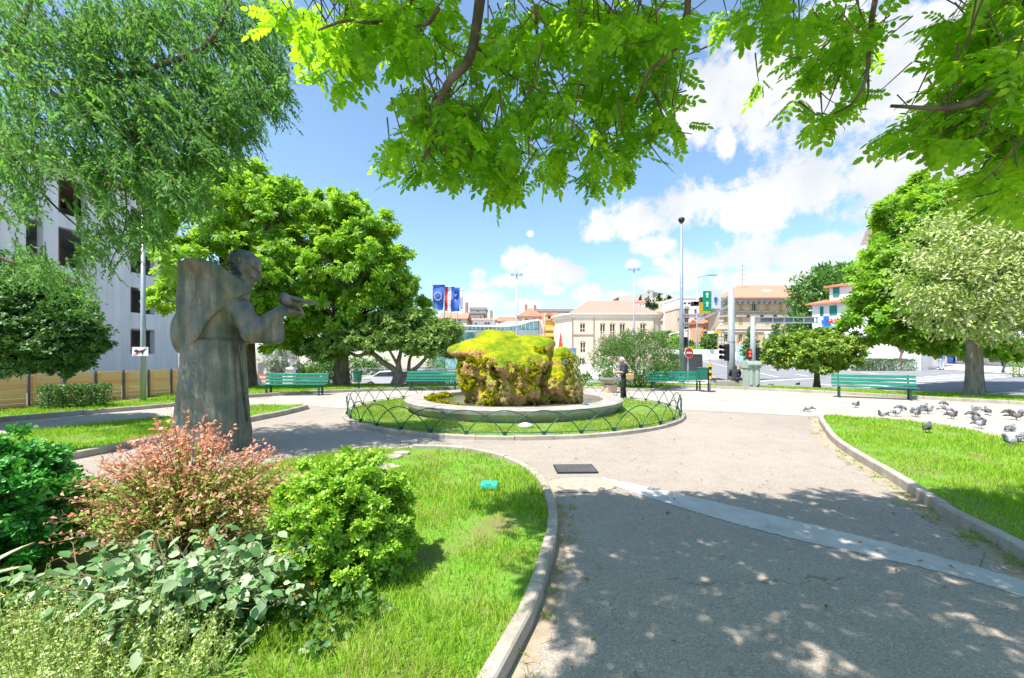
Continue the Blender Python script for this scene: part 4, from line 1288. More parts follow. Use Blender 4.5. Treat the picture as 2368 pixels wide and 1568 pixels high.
# --- spreading pittosporum with crooked limbs
def crooked():
    Y = 20.6
    x, y = G(918, 893, .05)
    root = empty('spreading_tree', (x, y, .05), 0, 'low spreading tree with crooked forked limbs and a flat crown beside the fountain', 'tree')
    def L(px, py, dy=0.0):
        p = P(px, py, y + dy); return (p.x - x, p.y - y, p.z - .05)
    mb = MB(); mb.tube([(0, 0, -.1), (0, 0, .1), L(920, 878), L(922, 862)], [.42, .33, .27, .27], 14)
    mb.build('trunk', BARK2, root, smooth=True)
    for path, r in [([L(921, 866), L(905, 850), L(885, 838), L(868, 822), L(852, 815), L(830, 823), L(812, 818), L(790, 808, -.5)], .17), ([L(924, 864), L(921, 840), L(925, 820), L(930, 795, -.3)], .17), ([L(928, 866), L(948, 862), L(968, 846), L(985, 828), L(1000, 815, .3)], .15),
                    ([L(945, 858, .2), L(946, 840, .3), L(950, 825, .4), L(965, 815, .6), L(990, 812, .8)], .1), ([L(868, 822), L(850, 800, .5), L(820, 790, .8)], .08), ([L(920, 845), L(900, 810, -.6), L(880, 790, -1)], .08)]:
        p = [Vector(q) for q in smooth_line(path, 4)]
        MB().tube(p, taper(r, r * .35, len(p)), 9).build('limb', BARK2, root, smooth=True)
    cl = ext_blobs([(760, 810, y - .3, 45, 26), (800, 785, y - .4, 60, 28), (860, 785, y - .6, 60, 30), (905, 755, y, 62, 36), (960, 745, y + .2, 55, 28), (880, 745, y + .4, 35, 25), (930, 790, y - .7, 70, 26), (990, 790, y - .3, 60, 32), (1030, 770, y, 38, 30), (1045, 800, y + .3, 22, 30), (730, 815, y + .2, 22, 20), (830, 770, y + .5, 45, 25), (1000, 755, y + .6, 50, 22), (700, 800, y + 1, 26, 20)])
    loc = [(c[0] - x, c[1] - y, c[2] - .05, c[3], c[4] * 1.3, c[5]) for c in cl]
    crown('crown', loc, 15000, ROS5, .15, L_PITT, root, 31, .55, .1, .8, .3)
crooked()
# --- big tree at the right with its pale variegated neighbour
x, y = 18.0, 16.6
cl = ext_blobs([(2210, 560, 16, 110, 70), (2290, 520, 16, 100, 80), (2180, 640, 15.5, 90, 70), (2290, 640, 15.2, 120, 80), (2380, 560, 16, 90, 90), (2380, 680, 15.3, 100, 80), (2220, 730, 15.4, 100, 50), (2310, 745, 15.2, 100, 45), (2150, 700, 15.6, 60, 45), (2420, 760, 15.5, 80, 50), (2350, 470, 16.4, 70, 50), (2450, 620, 15.5, 80, 120)])
tree('variegated_tree', 'pale flowering tree with a straight grey trunk on the right hand grass strip', 'tree', (x, y, .05), .25, 2.6, cl, 22000, obovate(.38), .17, L_PALE, BARK2, 41, shell=.6, up=.9)
x, y = 23.4, 21.5
cl = ext_blobs([(2110, 500, 21, 70, 55), (2180, 470, 21.5, 80, 50), (2085, 560, 21, 60, 50), (2060, 620, 20.5, 60, 46), (2090, 660, 20, 90, 70), (2035, 690, 20.5, 55, 45), (2130, 580, 20.8, 80, 70), (2030, 740, 20.4, 65, 45), (2100, 770, 20.2, 80, 40), (2170, 780, 20, 80, 35), (2250, 460, 22, 90, 50), (2260, 800, 20.5, 80, 26), (2340, 805, 20.5, 60, 22), (2000, 630, 20.8, 30, 24), (2200, 700, 20.5, 90, 80), (2330, 600, 22, 120, 120), (2140, 440, 21.8, 50, 28)])
tree('chestnut_tree', 'large dark green tree behind the pale variegated tree at the right', 'tree', (x, y, T(x, y)), .3, 2.8, cl, 18000, PAL, .36, L_CHEST, BARK, 42, sub=.22, shell=.6, per=24)
# --- round orange tree
x, y = G(1889, 893, .05)
c = P(1880, 816, y)
tree('orange_tree', 'small round crowned tree with a short trunk left of the right hand bench', 'tree', (x, y, .05), .13, 1.05, dome(c.x, c.y, c.z, 2.05, 1.9, 1.12, 30, 51, .18, .36), 15000, ROS5, .13, L_ORANGE, BARK, 51, shell=.75, up=.8, limbs=9)
def oranges():
    g = np.random.default_rng(8)
    root = [o for o in bpy.data.objects if o.name.startswith('orange_tree')][0]
    t = plain('orange peel', (.75, .3, .01), .5)
    for k in range(14):
        a = R(g.uniform(190, 350)); e = R(g.uniform(-35, 30))
        p = (c.x - x + 2.0 * math.cos(a) * math.cos(e), c.y - y + 1.9 * math.sin(a) * math.cos(e), c.z - .05 + .92 * math.sin(e))
        MB().ball(p, .042, 8, 6).build('orange_fruit', t, root, smooth=True)
oranges()
# --- oleander
def oleander():
    x, y = 6.1, 20.6
    root = empty('oleander_bush', (x, y, .05), 0, 'large oleander bush covered in pale pink flowers beside the walking woman', 'bush')
    cl = [(p[0] - x, p[1] - y, p[2] - .05, p[3], p[4], p[5]) for p in ext_blobs([(1430, 830, 20.2, 50, 45), (1470, 800, 20.4, 60, 35), (1520, 800, 20.4, 45, 32), (1540, 840, 20.4, 28, 34), (1490, 850, 20, 60, 40), (1420, 800, 20.5, 38, 26), (1455, 785, 20.7, 40, 20), (1440, 870, 20.2, 40, 24), (1510, 872, 20.2, 45, 22), (1395, 835, 20.6, 26, 30), (1500, 780, 20.7, 36, 15)])]
    mb = MB(); rr = random.Random(3)
    for i in range(18):
        a = rr.uniform(0, 6.28); r = rr.uniform(.4, 1.5)
        p = limb_path((rr.uniform(-.3, .3), rr.uniform(-.3, .3), 0), (r * math.cos(a), r * .7 * math.sin(a), rr.uniform(1.3, 2.2)), .1, 5, rr)
        mb.tube(p, taper(.03, .01, len(p)), 6)
    mb.build('stem', BARK2, root, smooth=True)
    pos, out, g = clump_points(cl, 15000, .45, 61, .35)
    n = len(pos)
    ax = out * .5 + g.normal(size=(n, 3)) * .45 + np.array([0, 0, .45])
    leaves('foliage', diamond(.2, .45), pos, ax, out * .4 + rdir(n, g), .15 * (.7 + .6 * g.random(n)), L_OLE, root)
    m = 1500
    pos, out, g = clump_points(cl, m, .95, 62, .2)
    ok = (out[:, 2] > -.35)
    pos, out = pos[ok], out[ok]; m = len(pos)
    # blossoms in trusses
    keep = g.integers(0, 70, m)
    anchors = pos[g.integers(0, m, 70)]
    pos = anchors[keep] + g.normal(size=(m, 3)) * .075
    leaves('blossom', t_rosette(5, .7), pos, rdir(m, g), out * .6 + np.array([0, -.3, .5]), .045 * (.7 + .6 * g.random(m)), PETAL, root)
oleander()
# --- cedars, street trees and far trees
def conifer(label, px, Y, top, bot, wpx, seed, name='conifer_tree', mat=None, n=5000):
    b = P(px, bot, Y); z0 = T(b.x, b.y) if Y < 150 else hill_z(b.x, b.y)
    zt = CAM_H + (HY - top) / FPX * Y; w = wpx / FPX * Y / 2
    h = zt - z0
    root = empty(name, (b.x, b.y, z0), 0, label, 'tree')
    MB().tube([(0, 0, -.3), (0, 0, h * .5), (0, 0, h * .97)], [w * .1, w * .06, .03], 8).build('trunk', BARK, root, smooth=True)
    cl = []
    rr = random.Random(seed)
    for k in range(22):
        t = .16 + .84 * k / 21
        r = w * (1.05 - t) * rr.uniform(.75, 1.05)
        for q in range(5):
            a = rr.uniform(0, 6.28)
            cl.append((.6 * r * math.cos(a), .6 * r * math.sin(a), h * t, .5 * r + .05, .5 * r + .05, h * .022 + .04))
    crown('crown', cl, n, DIA, max(.25, h * .045), mat or L_FAR, root, seed, .5, .35, .5, .35)
conifer('feathery cedar standing before the beige palace, its top by the middle window', 1738, 60, 745, 826, 62, 71)
conifer('wide dark cedar before the right half of the beige palace', 1795, 62, 738, 826, 90, 72)
conifer('dark cedar close behind the gantry sign beam', 1840, 64, 730, 826, 80, 73)
L_CYP = leafmat('cypress leaf', [(0.02, 0.05, 0.022), (0.035, 0.075, 0.03), (0.055, 0.1, 0.045)], (.06, .12, .03), .15, .03)
L_CYPL = leafmat('bright conifer leaf', [(0.06, 0.15, 0.01), (0.13, 0.26, 0.02), (0.24, 0.36, 0.04)], (.2, .35, .02), .25, .04)
def cypress(label, px, Y, top, bot, wpx, seed, mat=None, onhill=True, n=2600, name='cypress_tree', size=None):
    p = P(px, bot, Y); z0 = p.z
    zt = CAM_H + (HY - top) / FPX * Y; w = wpx / FPX * Y / 2; h = zt - z0
    root = empty(name, (p.x, p.y, z0), 0, label, 'tree')
    MB().tube([(0, 0, -h * .25), (0, 0, h * .5), (0, 0, h * .9)], [w * .18, w * .12, w * .04], 7).build('trunk', BARK, root)
    cl = [(w * .25 * math.sin(k * 2.4), w * .25 * math.cos(k * 2.4), h * (.1 + .82 * k / 9), w * (.95 - .75 * (k / 9) ** 1.6) * .8, w * (.95 - .75 * (k / 9) ** 1.6) * .8, h * .1) for k in range(10)]
    crown('crown', cl, n, DIA, size or h * .07, mat or L_CYP, root, seed, .7, -.5, .3, .3)
    return root
cypress('slim dark cypress left of the fort roofs, above the cream hall', 1481, 330, 682, 710, 9, 81)
cypress('pointed dark cypress just below the fort wall', 1498, 325, 686, 716, 22, 82)
cypress('broad cypress directly under the fort corner', 1512, 320, 692, 720, 22, 83)
cypress('cypress at the right end of the fort wall', 1524, 330, 680, 716, 18, 84)
def bush_tree(label, blobs, n, size, mat, seed, base=None, name='far_tree', cat='tree', tpl=None, tr=None, **kw):
    cl = ext_blobs(blobs)
    cx = sum(c[0] for c in cl) / len(cl); cy = sum(c[1] for c in cl) / len(cl)
    zl = min(c[2] - c[5] for c in cl)
    zb = base if base is not None else min(zl, T(cx, cy))
    return tree(name, label, cat, (cx, cy, zb), tr or .12 * max(c[3] for c in cl), max(.4, (zl - zb) + .3 * (max(c[2] for c in cl) - zl)), cl, n, tpl or DIA, size, mat, BARK, seed, limbs=8, **kw)
bush_tree('tall leafy tree between the beige palace and the white corner house', [(1890, 680, 70, 55, 50), (1860, 720, 70, 40, 55), (1930, 650, 72, 50, 35), (1915, 730, 70, 40, 55), (1870, 770, 69, 38, 40), (1960, 640, 74, 40, 30), (1905, 640, 72, 30, 25), (1850, 760, 68, 25, 50), (1985, 690, 74, 30, 40)], 9000, .75, L_FAR, 91)
bush_tree('round street tree in front of the white arcaded house', [(1650, 790, 95, 26, 22), (1668, 775, 96, 20, 18), (1635, 800, 95, 18, 16), (1672, 800, 95, 20, 18)], 3000, .7, L_FAR, 92)
bush_tree('bushy tree at the right end of the cream hall', [(1545, 785, 110, 24, 18), (1560, 795, 110, 26, 14), (1590, 800, 110, 26, 12)], 2600, .8, L_FAR, 93)
bush_tree('lime green shrub behind the oleander at the street corner', [(1575, 800, 60, 22, 9), (1600, 812, 60, 22, 8), (1560, 790, 60, 12, 12)], 1800, .4, L_LIME, 94)
bush_tree('pine cluster on the hilltop right of the fort', [(1548, 700, 330, 14, 12), (1535, 712, 330, 14, 10), (1560, 710, 330, 12, 9), (1520, 715, 320, 16, 10)], 1600, 2.2, L_CYP, 95, base=20)
bush_tree('dark pines along the ridge behind the hillside houses', [(1600, 712, 340, 26, 12), (1625, 715, 340, 16, 14), (1580, 720, 340, 14, 10)], 1600, 2.4, L_CYP, 96, base=16)
bush_tree('silvery grey tree behind the left bench', [(640, 830, 31, 36, 28), (660, 805, 31, 26, 20), (625, 855, 31, 26, 20), (668, 845, 31, 22, 22)], 4500, .22, L_SILVER, 97, tpl=NAR)
cypress('yellow green conifer beside the white urn pillar', 690, 33, 838, 890, 44, 98, L_CYPL, n=4200, name='garden_conifer', size=.14)
cypress('second yellow green conifer behind the iron railing', 722, 35, 850, 890, 36, 99, L_CYPL, n=3000, name='garden_conifer', size=.14)
cypress('dark clipped conifer behind the orange sign', 638, 36, 825, 892, 30, 100, L_FAR, n=3000, name='garden_conifer', size=.16)
bush_tree('shaded garden tree behind the railing, between the two trunks', [(740, 850, 38, 36, 22), (770, 840, 39, 34, 24), (800, 850, 40, 30, 20), (720, 865, 38, 20, 16)], 3500, .26, L_FAR, 101)
bush_tree('green garden tree above the white parked car', [(850, 855, 46, 30, 20), (880, 850, 46, 28, 18), (1010, 850, 45, 24, 22), (835, 840, 46, 24, 14)], 3200, .28, L_FAR, 102)

# --- dark evergreen dome at the left edge
x, y = P(40, 900, 9.6).x, 9.6
cl = ext_blobs([(60, 690, 9.6, 100, 60), (140, 760, 9.4, 80, 55), (20, 760, 9.2, 90, 70), (90, 810, 9.2, 100, 50), (190, 800, 9.5, 45, 35), (-60, 720, 9.5, 110, 110), (40, 640, 10, 90, 45), (130, 840, 9.3, 70, 26), (-40, 830, 9.2, 90, 45), (170, 720, 9.8, 40, 35)])
tree('laurel_tree', 'dense dark evergreen tree at the left edge beside the plank fence', 'tree', (x - .9, y, .05), .14, .9, cl, 17000, ROS5, .1, L_DARK, BARK, 111, shell=.65, up=.7)
# --- hackberry hanging in from the upper left
def hackberry():
    bx_, by_ = -9.2, 5.2
    root = empty('hackberry_tree', (bx_, by_, .05), 0, 'tall fine leaved tree drooping in from the upper left corner', 'tree')
    MB().tube([(0, 0, -.1), (0, 0, .3), (.1, .1, 3), (.5, .2, 5.5)], [.45, .34, .28, .22], 14).build('trunk', BARK, root, smooth=True)
    O = Vector((bx_, by_, .05))
    mains = [([(120, 190), (180, 250), (230, 330), (250, 420)], 6.5, .022), ([(400, 140), (470, 210), (540, 290), (590, 330)], 6.8, .016), ([(300, 160), (380, 60), (420, -40)], 6.6, .022), ([(60, 300), (150, 330), (230, 400), (330, 470)], 6.2, .016), ([(-60, 60), (60, 175), (130, 190), (260, 180), (400, 140), (480, 100), (520, 30), (560, -60)], 6.6, .06), ([(-40, 185), (40, 195), (90, 200), (200, 260), (330, 330), (420, 400)], 6.4, .055), ([(20, 120), (60, 30), (90, -60)], 6.2, .06), ([(50, 110), (120, 105), (220, 170), (300, 260), (360, 360)], 7.0, .035),
             ([(250, 180), (420, 170), (520, 200), (620, 260)], 6.8, .03), ([(0, 330), (60, 400), (120, 470), (220, 560)], 6.0, .025), ([(480, 100), (560, 90), (640, 120)], 6.9, .022), ([(-20, 590), (70, 620), (130, 640), (220, 668)], 8.2, .03), ([(200, 260), (280, 400), (290, 520), (250, 620)], 6.3, .018)]
    for path, Y, r in mains:
        p = [P(a, b, Y + .25 * math.sin(i)) - O for i, (a, b) in enumerate(path)]
        p = [Vector(q) for q in smooth_line(p, 4)]
        MB().tube(p, taper(r, r * .35, len(p)), 8).build('limb', BARK, root, smooth=True)
    blobs = [(90, 80, 6.4, 150, 110, 8), (260, 70, 6.8, 150, 100, 9), (430, 60, 7.0, 140, 90, 8), (570, 70, 7.0, 100, 90, 6), (640, 160, 7.0, 62, 85, 3.6), (520, 190, 6.8, 130, 85, 7.5), (390, 230, 6.6, 130, 100, 8.5), (240, 230, 6.4, 120, 110, 7), (90, 260, 6.2, 120, 100, 6), (560, 270, 6.9, 85, 55, 3.2),
             (430, 330, 6.6, 115, 75, 6), (300, 370, 6.4, 110, 85, 6), (190, 370, 6.2, 100, 60, 2.6), (40, 380, 6.0, 90, 70, 3), (500, 340, 6.8, 70, 45, 2.4), (360, 440, 6.4, 85, 60, 4), (40, 480, 6.0, 60, 45, 1.0), (230, 480, 6.2, 60, 60, 1.1), (280, 570, 6.3, 60, 60, 1.6), (210, 570, 6.2, 36, 60, .8), (440, 420, 6.6, 60, 60, 2.0), (330, 520, 6.4, 50, 50, 1.4), (60, 620, 7.8, 100, 45, 2.6), (170, 660, 8.0, 60, 40, 1.2), (650, 250, 7.0, 40, 45, .7)]
    g = np.random.default_rng(121)
    P0, AX, NR, SZ = [], [], [], []
    tw = MB()
    for (bxp, byp, Y, rx, ry, wt) in blobs:
        for k in range(int(wt * 44)):
            if k % 9 == 0: cu = unit(g.normal(size=(1, 3)))[0] * g.random() ** .4
            u = cu + g.normal(size=3) * .2
            o = P(bxp + u[0] * rx * .95, byp + u[2] * ry * .95, Y + u[1] * .9)
            d = np.array([.55 + g.normal() * .5, g.normal() * .5, -.75 + g.normal() * .35]); d /= np.linalg.norm(d)
            L = .34 + .26 * g.random(); m = int(13 + 6 * g.random())
            o = np.array(o) - d * L * .5
            for i in range(m):
                t = (i + .5) / m
                s = 1 if i % 2 else -1
                pos = o + d * L * t + np.array([0, 0, -.1 * t * t])
                side = np.cross(d, [0, 0, 1.]) * s
                P0.append(pos); AX.append(d * .8 + side * .75 + np.array([0, 0, -.25]) + g.normal(size=3) * .18)
                NR.append(np.array([0, 0, 1.]) + g.normal(size=3) * .45); SZ.append(.084 * (.7 + .6 * g.random()) * (1.1 - .35 * t))
            if k % 3 == 0: tw.tube([Vector(o) - O, Vector(o + d * L * .5) - O, Vector(o + d * L + np.array([0, 0, -.1])) - O], [.004, .003, .0015], 4, False)
    tag(tw.build('twigs', BARK, root), kind='stuff')
    leaves('crown', diamond(.4, .36), np.array(P0) - np.array(O), np.array(AX), np.array(NR), np.array(SZ), L_HACK, root)
hackberry()
# --- golden rain trees overhead
def overhead(label, base, limbs, blobs, off, seed, leaf_n, lsize=.205, lname='overhanging_tree', near=.87):
    blobs = [(a, b, Y * near, rx, ry, w) for a, b, Y, rx, ry, w in blobs]; limbs = [(q, Y * near, r * near) for q, Y, r in limbs]
    root = empty(lname, base, 0, label, 'tree')
    O = Vector(base)
    fork = Vector((0, 0, 2.9))
    MB().tube([(0, 0, -.1), (0, 0, .25), (0, .05, 1.6), fork], [.32, .24, .2, .17], 14).build('trunk', BARK, root, smooth=True)
    for path, Y, r in limbs:
        p = [P(a, b, (Y + .18 * math.sin(1.3 * i)) * (.9 if r > .012 else .95)) - O for i, (a, b) in enumerate(path)]
        p = [Vector(q) for q in smooth_line(p, 4)]
        p = [fork, fork * .4 + p[0] * .6 + Vector((0, 0, .5))] + p if r > .035 else p
        MB().tube(p, taper(r, r * .25, len(p)), 8).build('limb', BARK, root, smooth=True)
    g = np.random.default_rng(seed)
    pos, ax = [], []
    W = sum(b[5] for b in blobs)
    tw = MB()
    for (bxp, byp, Y, rx, ry, wt) in blobs:
        for k in range(int(leaf_n * wt / W)):
            if k % 7 == 0: cu = unit(g.normal(size=(1, 3)))[0] * g.random() ** .45
            u = cu + g.normal(size=3) * .17
            o = P(bxp + u[0] * rx, byp + u[2] * ry, Y + u[1] * .55)
            d = np.array([u[0] * .7 + g.normal() * .5, .3 + g.normal() * .55, -.42 + g.normal() * .34])
            pos.append(np.array(o) - np.array(O)); ax.append(d)
            if k % 5 == 0:
                q = Vector(pos[-1]); e = Vector(d).normalized()
                tw.tube([q - e * .28 + Vector((0, 0, .06)), q - e * .1, q], [.006, .004, .002], 4, False)
    for (cx, cy, cz, rx, ry, rz, cnt) in off:
        for k in range(cnt):
            u = unit(g.normal(size=(1, 3)))[0] * g.random() ** .4
            pos.append(np.array((cx + u[0] * rx, cy + u[1] * ry, cz + u[2] * rz)) - np.array(O))
            ax.append(np.array([g.normal(), g.normal(), -.3 + .3 * g.normal()]))
    tag(tw.build('twigs', BARK, root), kind='stuff')
    pos = np.array(pos); ax = np.array(ax); n = len(pos)
    nr = np.array([0, 0, 1.]) + g.normal(size=(n, 3)) * .38
    sz = lsize * (.65 + .6 * g.random(n))
    tp = [t_pinnate(4), t_pinnate(5), t_pinnate(6)]
    Vs, Fs, b = [], [], 0
    for i in range(3):
        V, F = leaf_inst(tp[i], pos[i::3], ax[i::3], nr[i::3], sz[i::3])
        Vs.append(V); Fs.append(F + b); b += len(V)
    np_mesh('crown', np.concatenate(Vs), np.concatenate(Fs), L_CANOPY, root)
mid_limbs = [([(1125, -160), (1112, -20), (1097, 90), (1080, 145), (1035, 195), (1012, 260), (1005, 320), (975, 375)], 3.5, .05), ([(1000, -60), (930, 25), (870, 52), (800, 48), (735, 70)], 3.3, .022), ([(1095, 100), (1140, 150), (1200, 185), (1260, 215)], 3.6, .016), ([(1012, 20), (990, 55), (950, 60)], 3.4, .02), ([(1240, 10), (1245, 110), (1275, 180), (1310, 250)], 3.6, .014),
             ([(1592, -120), (1590, 20), (1580, 90), (1530, 140), (1500, 170), (1470, 240)], 3.5, .028), ([(1500, 170), (1530, 260), (1560, 300), (1600, 310)], 3.6, .012), ([(1500, 330), (1530, 370), (1560, 400)], 3.7, .006), ([(1205, 190), (1230, 270), (1270, 330)], 3.7, .01), ([(1410, 20), (1390, 70), (1340, 90)], 3.5, .014),
             ([(2050, -120), (2022, 10), (2010, 90), (2005, 170), (1975, 235), (1930, 262)], 3.5, .024), ([(2005, 160), (2008, 210), (2000, 250)], 3.5, .012), ([(1960, 60), (1890, 120), (1850, 135), (1800, 125)], 3.6, .009)]
mid_blobs = [(720, 30, 3.3, 90, 60, 5), (840, 50, 3.4, 120, 80, 9), (800, 120, 3.5, 90, 60, 5), (770, 190, 3.6, 55, 50, 2), (960, 60, 3.4, 120, 80, 9), (925, 120, 3.6, 60, 40, 1.6), (1050, 150, 3.6, 70, 80, 3.5), (1010, 260, 3.7, 100, 90, 10), (960, 320, 3.8, 70, 70, 5), (1060, 340, 3.8, 110, 75, 10), (1010, 390, 3.8, 70, 35, 3.5), (1130, 400, 3.9, 80, 40, 4),
             (1160, 290, 3.7, 110, 100, 9), (1190, 120, 3.5, 90, 110, 6), (1300, 60, 3.5, 130, 80, 9), (1290, 220, 3.6, 110, 100, 8), (1420, 60, 3.4, 130, 80, 9), (1400, 170, 3.6, 110, 80, 7), (1490, 80, 3.5, 90, 90, 6), (1550, 40, 3.4, 50, 50, 2.2), (1560, 150, 3.6, 40, 70, 2), (1480, 260, 3.7, 90, 70, 6), (1400, 310, 3.7, 80, 60, 4.5), (1540, 240, 3.7, 55, 70, 3), (1240, 370, 3.8, 70, 50, 3.5), (1290, 340, 3.8, 60, 50, 2.4), (1440, 365, 3.8, 50, 36, 1.6), (1370, 410, 3.9, 38, 42, 1.3), (1195, 440, 3.9, 22, 26, .4),
             (1750, 20, 3.5, 85, 45, 3), (1690, 55, 3.6, 35, 26, .6), (1850, 45, 3.5, 80, 45, 3), (1960, 60, 3.5, 80, 70, 4.5), (1955, 160, 3.6, 80, 75, 4.5), (1890, 150, 3.6, 60, 40, 2), (1740, 190, 3.7, 35, 24, .5), (1840, 215, 3.7, 26, 30, .4), (1930, 250, 3.6, 60, 40, 2), (1880, 290, 3.7, 32, 24, .5), (2020, 130, 3.6, 30, 60, .9)]
mid_off = [(-.8 + 1.28 * i, .3 + 1.15 * j, 4.6 + .2 * j, .85, .8, .45, 720) for i in range(5) for j in range(3)]
overhead('leafy branches of the overhanging tree filling the top middle', (1.3, -2.6, 0), mid_limbs, mid_blobs, mid_off, 131, 1850)
r_limbs = [([(2520, 90), (2400, 130), (2300, 200), (2250, 235), (2180, 250), (2060, 245)], 3.0, .04), ([(2300, 200), (2230, 280), (2150, 310)], 3.1, .014), ([(2500, 250), (2400, 300), (2320, 330), (2270, 390)], 3.1, .02), ([(2420, -60), (2330, 20), (2300, 80)], 3.0, .024)]
r_blobs = [(2330, 60, 2.9, 90, 90, 8), (2230, 110, 3.0, 80, 70, 6), (2290, 200, 3.0, 110, 80, 9), (2190, 250, 3.1, 70, 55, 4.5), (2120, 290, 3.2, 50, 36, 2), (2250, 300, 3.1, 80, 50, 5), (2340, 300, 3.0, 90, 80, 7), (2160, 330, 3.2, 40, 30, 1.2), (2300, 400, 3.1, 60, 60, 3.2), (2370, 420, 3.0, 70, 60, 4), (2190, 30, 3.0, 40, 26, .9), (2260, 20, 2.9, 60, 40, 2.5), (2420, 200, 3, 80, 150, 6)]
r_off = [(5.4, 1.2, 4.8, 1.0, .9, .5, 200)]
overhead('bright leafy branches of the tree hanging in at the upper right', (6.2, 1.2, 0), r_limbs, r_blobs, r_off, 132, 780, .205, near=.95)

# ------------------------------------------------------------------ shrubs in the front bed
def shrub(name, label, cx, cy, blobs, n, tpl, size, mat, seed, stems=14, shell=.7, up=.7, droop=.0, fol='foliage', sub=.3):
    root = empty(name, (cx, cy, .05), 0, label, 'shrub')
    rr = random.Random(seed)
    mb = MB()
    for i in range(stems):
        c = blobs[i % len(blobs)]
        e = (c[0] + rr.uniform(-.5, .5) * c[3], c[1] + rr.uniform(-.5, .5) * c[4], c[2] + rr.uniform(-.2, .6) * c[5])
        p = limb_path((rr.uniform(-.07, .07), rr.uniform(-.07, .07), -.02), e, .12, 5, rr)
        mb.tube(p, taper(.012, .004, len(p)), 5)
    mb.build('stem', BARK, root, smooth=True)
    crown(fol, blobs, n, tpl, size, mat, root, seed, shell, droop, up, sub)
    return root
L_PITG = leafmat('glossy green leaf', [(0.018, 0.14, 0.018), (0.05, 0.3, 0.03), (0.13, 0.46, 0.06)], (.12, .4, .02), .3, .12, .3)
# mock orange ball, right of the barberry
c = P(798, 1200, 3.05)
bl = [(b[0], b[1], b[2], b[3], b[4], b[5]) for b in dome(.02, 0, .4, .46, .42, .42, 34, 141, .12, .34) + [(.3 * math.cos(a), .3 * math.sin(a), .14, .18, .18, .14) for a in range(7)]]
shrub('mock_orange_shrub', 'rounded bright green shrub to the right of the red barberry', c.x, 3.05, bl, 10500, ROS, .043, L_LIME, 141, shell=.86, up=.9, sub=.22)
c = P(35, 1200, 3.05)
bl = [(b[0], b[1], b[2], b[3], b[4], b[5]) for b in dome(-.08, 0, .44, .5, .42, .5, 30, 142, .14, .34)]
shrub('mock_orange_shrub', 'rounded deep green glossy shrub at the left edge of the bed', c.x, 3.05, bl, 6000, ROS, .056, L_PITG, 142, shell=.8, up=.9)
# barberry with arching twigs
def barberry():
    c = P(440, 1200, 3.2)
    root = empty('barberry_shrub', (c.x, 3.2, .05), 0, 'arching barberry shrub with coral red leaves in front of the statue', 'shrub')
    g = np.random.default_rng(151)
    P0, AX, NR, SZ = [], [], [], []; P1 = []
    mb = MB()
    for k in range(560):
        a = g.uniform(0, 6.283); r = g.random() ** .6
        top = np.array([r * .78 * math.cos(a), r * .5 * math.sin(a), 1.06 - .5 * r * r + g.normal() * .07 - .05])
        if g.random() < .42: top = np.array([r * .85 * math.cos(a), r * .55 * math.sin(a), .62 - .3 * r + g.normal() * .1])
        b = np.array([g.normal() * .06, g.normal() * .06, .0])
        ctrl = b * .4 + top * .6 + np.array([0, 0, .18])
        pts = []
        for i in range(8):
            t = i / 7
            pts.append((1 - t) ** 2 * b + 2 * t * (1 - t) * ctrl + t * t * (top + np.array([top[0] * .12, top[1] * .12, -.02])))
        mb.tube(pts, taper(.004, .0012, 8), 4, False)
        m = 26
        for i in range(m):
            t = .38 + .62 * (i + g.random()) / m
            p = (1 - t) ** 2 * b + 2 * t * (1 - t) * ctrl + t * t * (top + np.array([top[0] * .12, top[1] * .12, -.02]))
            d = rdir(1, g)[0] + np.array([0, 0, .35])
            (P1 if (t > .9 or (top[2] > .8 and t > .74)) else P0).append((p + rdir(1, g)[0] * .012, d, rdir(1, g)[0] * .7 + np.array([0, 0, .8]), .033 * (.6 + .7 * g.random())))
    mb.build('twigs', plain('red twig', (.22, .08, .06), .7), root)
    for nm, LST, mt in (('foliage', P0, L_BERB), ('young_foliage', P1, L_BERBTIP)):
        leaves(nm, obovate(.55), np.array([q[0] for q in LST]), np.array([q[1] for q in LST]), np.array([q[2] for q in LST]), np.array([q[3] for q in LST]), mt, root)
barberry()
# glaucous broad leaved plant in front
def glaucous():
    c = P(420, 1380, 2.45)
    root = empty('broad_leaved_plant', (c.x, 2.45, .05), 0, 'sprawling plant with large grey green leaves at the front of the bed', 'plant')
    g = np.random.default_rng(161)
    mb = MB(); LS = []
    for k in range(190):
        a = g.uniform(0, 6.283); r = .12 + .62 * g.random() ** .8
        e = np.array([r * math.cos(a) * 1.05, r * .6 * math.sin(a) - .05, .12 + .3 * g.random() + .1 * (1 - r)])
        p = limb_path((g.normal() * .05, g.normal() * .05, 0), tuple(e), .2, 6, random)
        mb.tube(p, taper(.006, .002, len(p)), 4, False)
        for i in range(2, 7):
            for s in (-1, 1):
                q = np.array(p[i]) + g.normal(size=3) * .02
                d = np.array([s * g.random() + e[0] * .6, -.2 + g.normal() * .6, -.25 + .3 * g.normal()])
                LS.append((q, d, np.array([0, -.25, 1.]) + g.normal(size=3) * .4, .072 * (.5 + .8 * g.random())))
    mb.build('stem', plain('brown stalk', (.2, .16, .08), .8), root)
    v = np.array([(0, 0, 0), (.3, .26, .05), (.62, .27, .03), (1, 0, -.08), (.62, -.27, .03), (.3, -.26, .05), (.3, 0, 0), (.65, 0, -.02)], float)
    f = np.array([(0, 6, 1), (1, 6, 2), (6, 7, 2), (2, 7, 3), (0, 5, 6), (5, 4, 6), (6, 4, 7), (4, 3, 7)])
    leaves('foliage', (v, f), np.array([q[0] for q in LS]), np.array([q[1] for q in LS]), np.array([q[2] for q in LS]), np.array([q[3] for q in LS]), L_GREY, root)
glaucous()
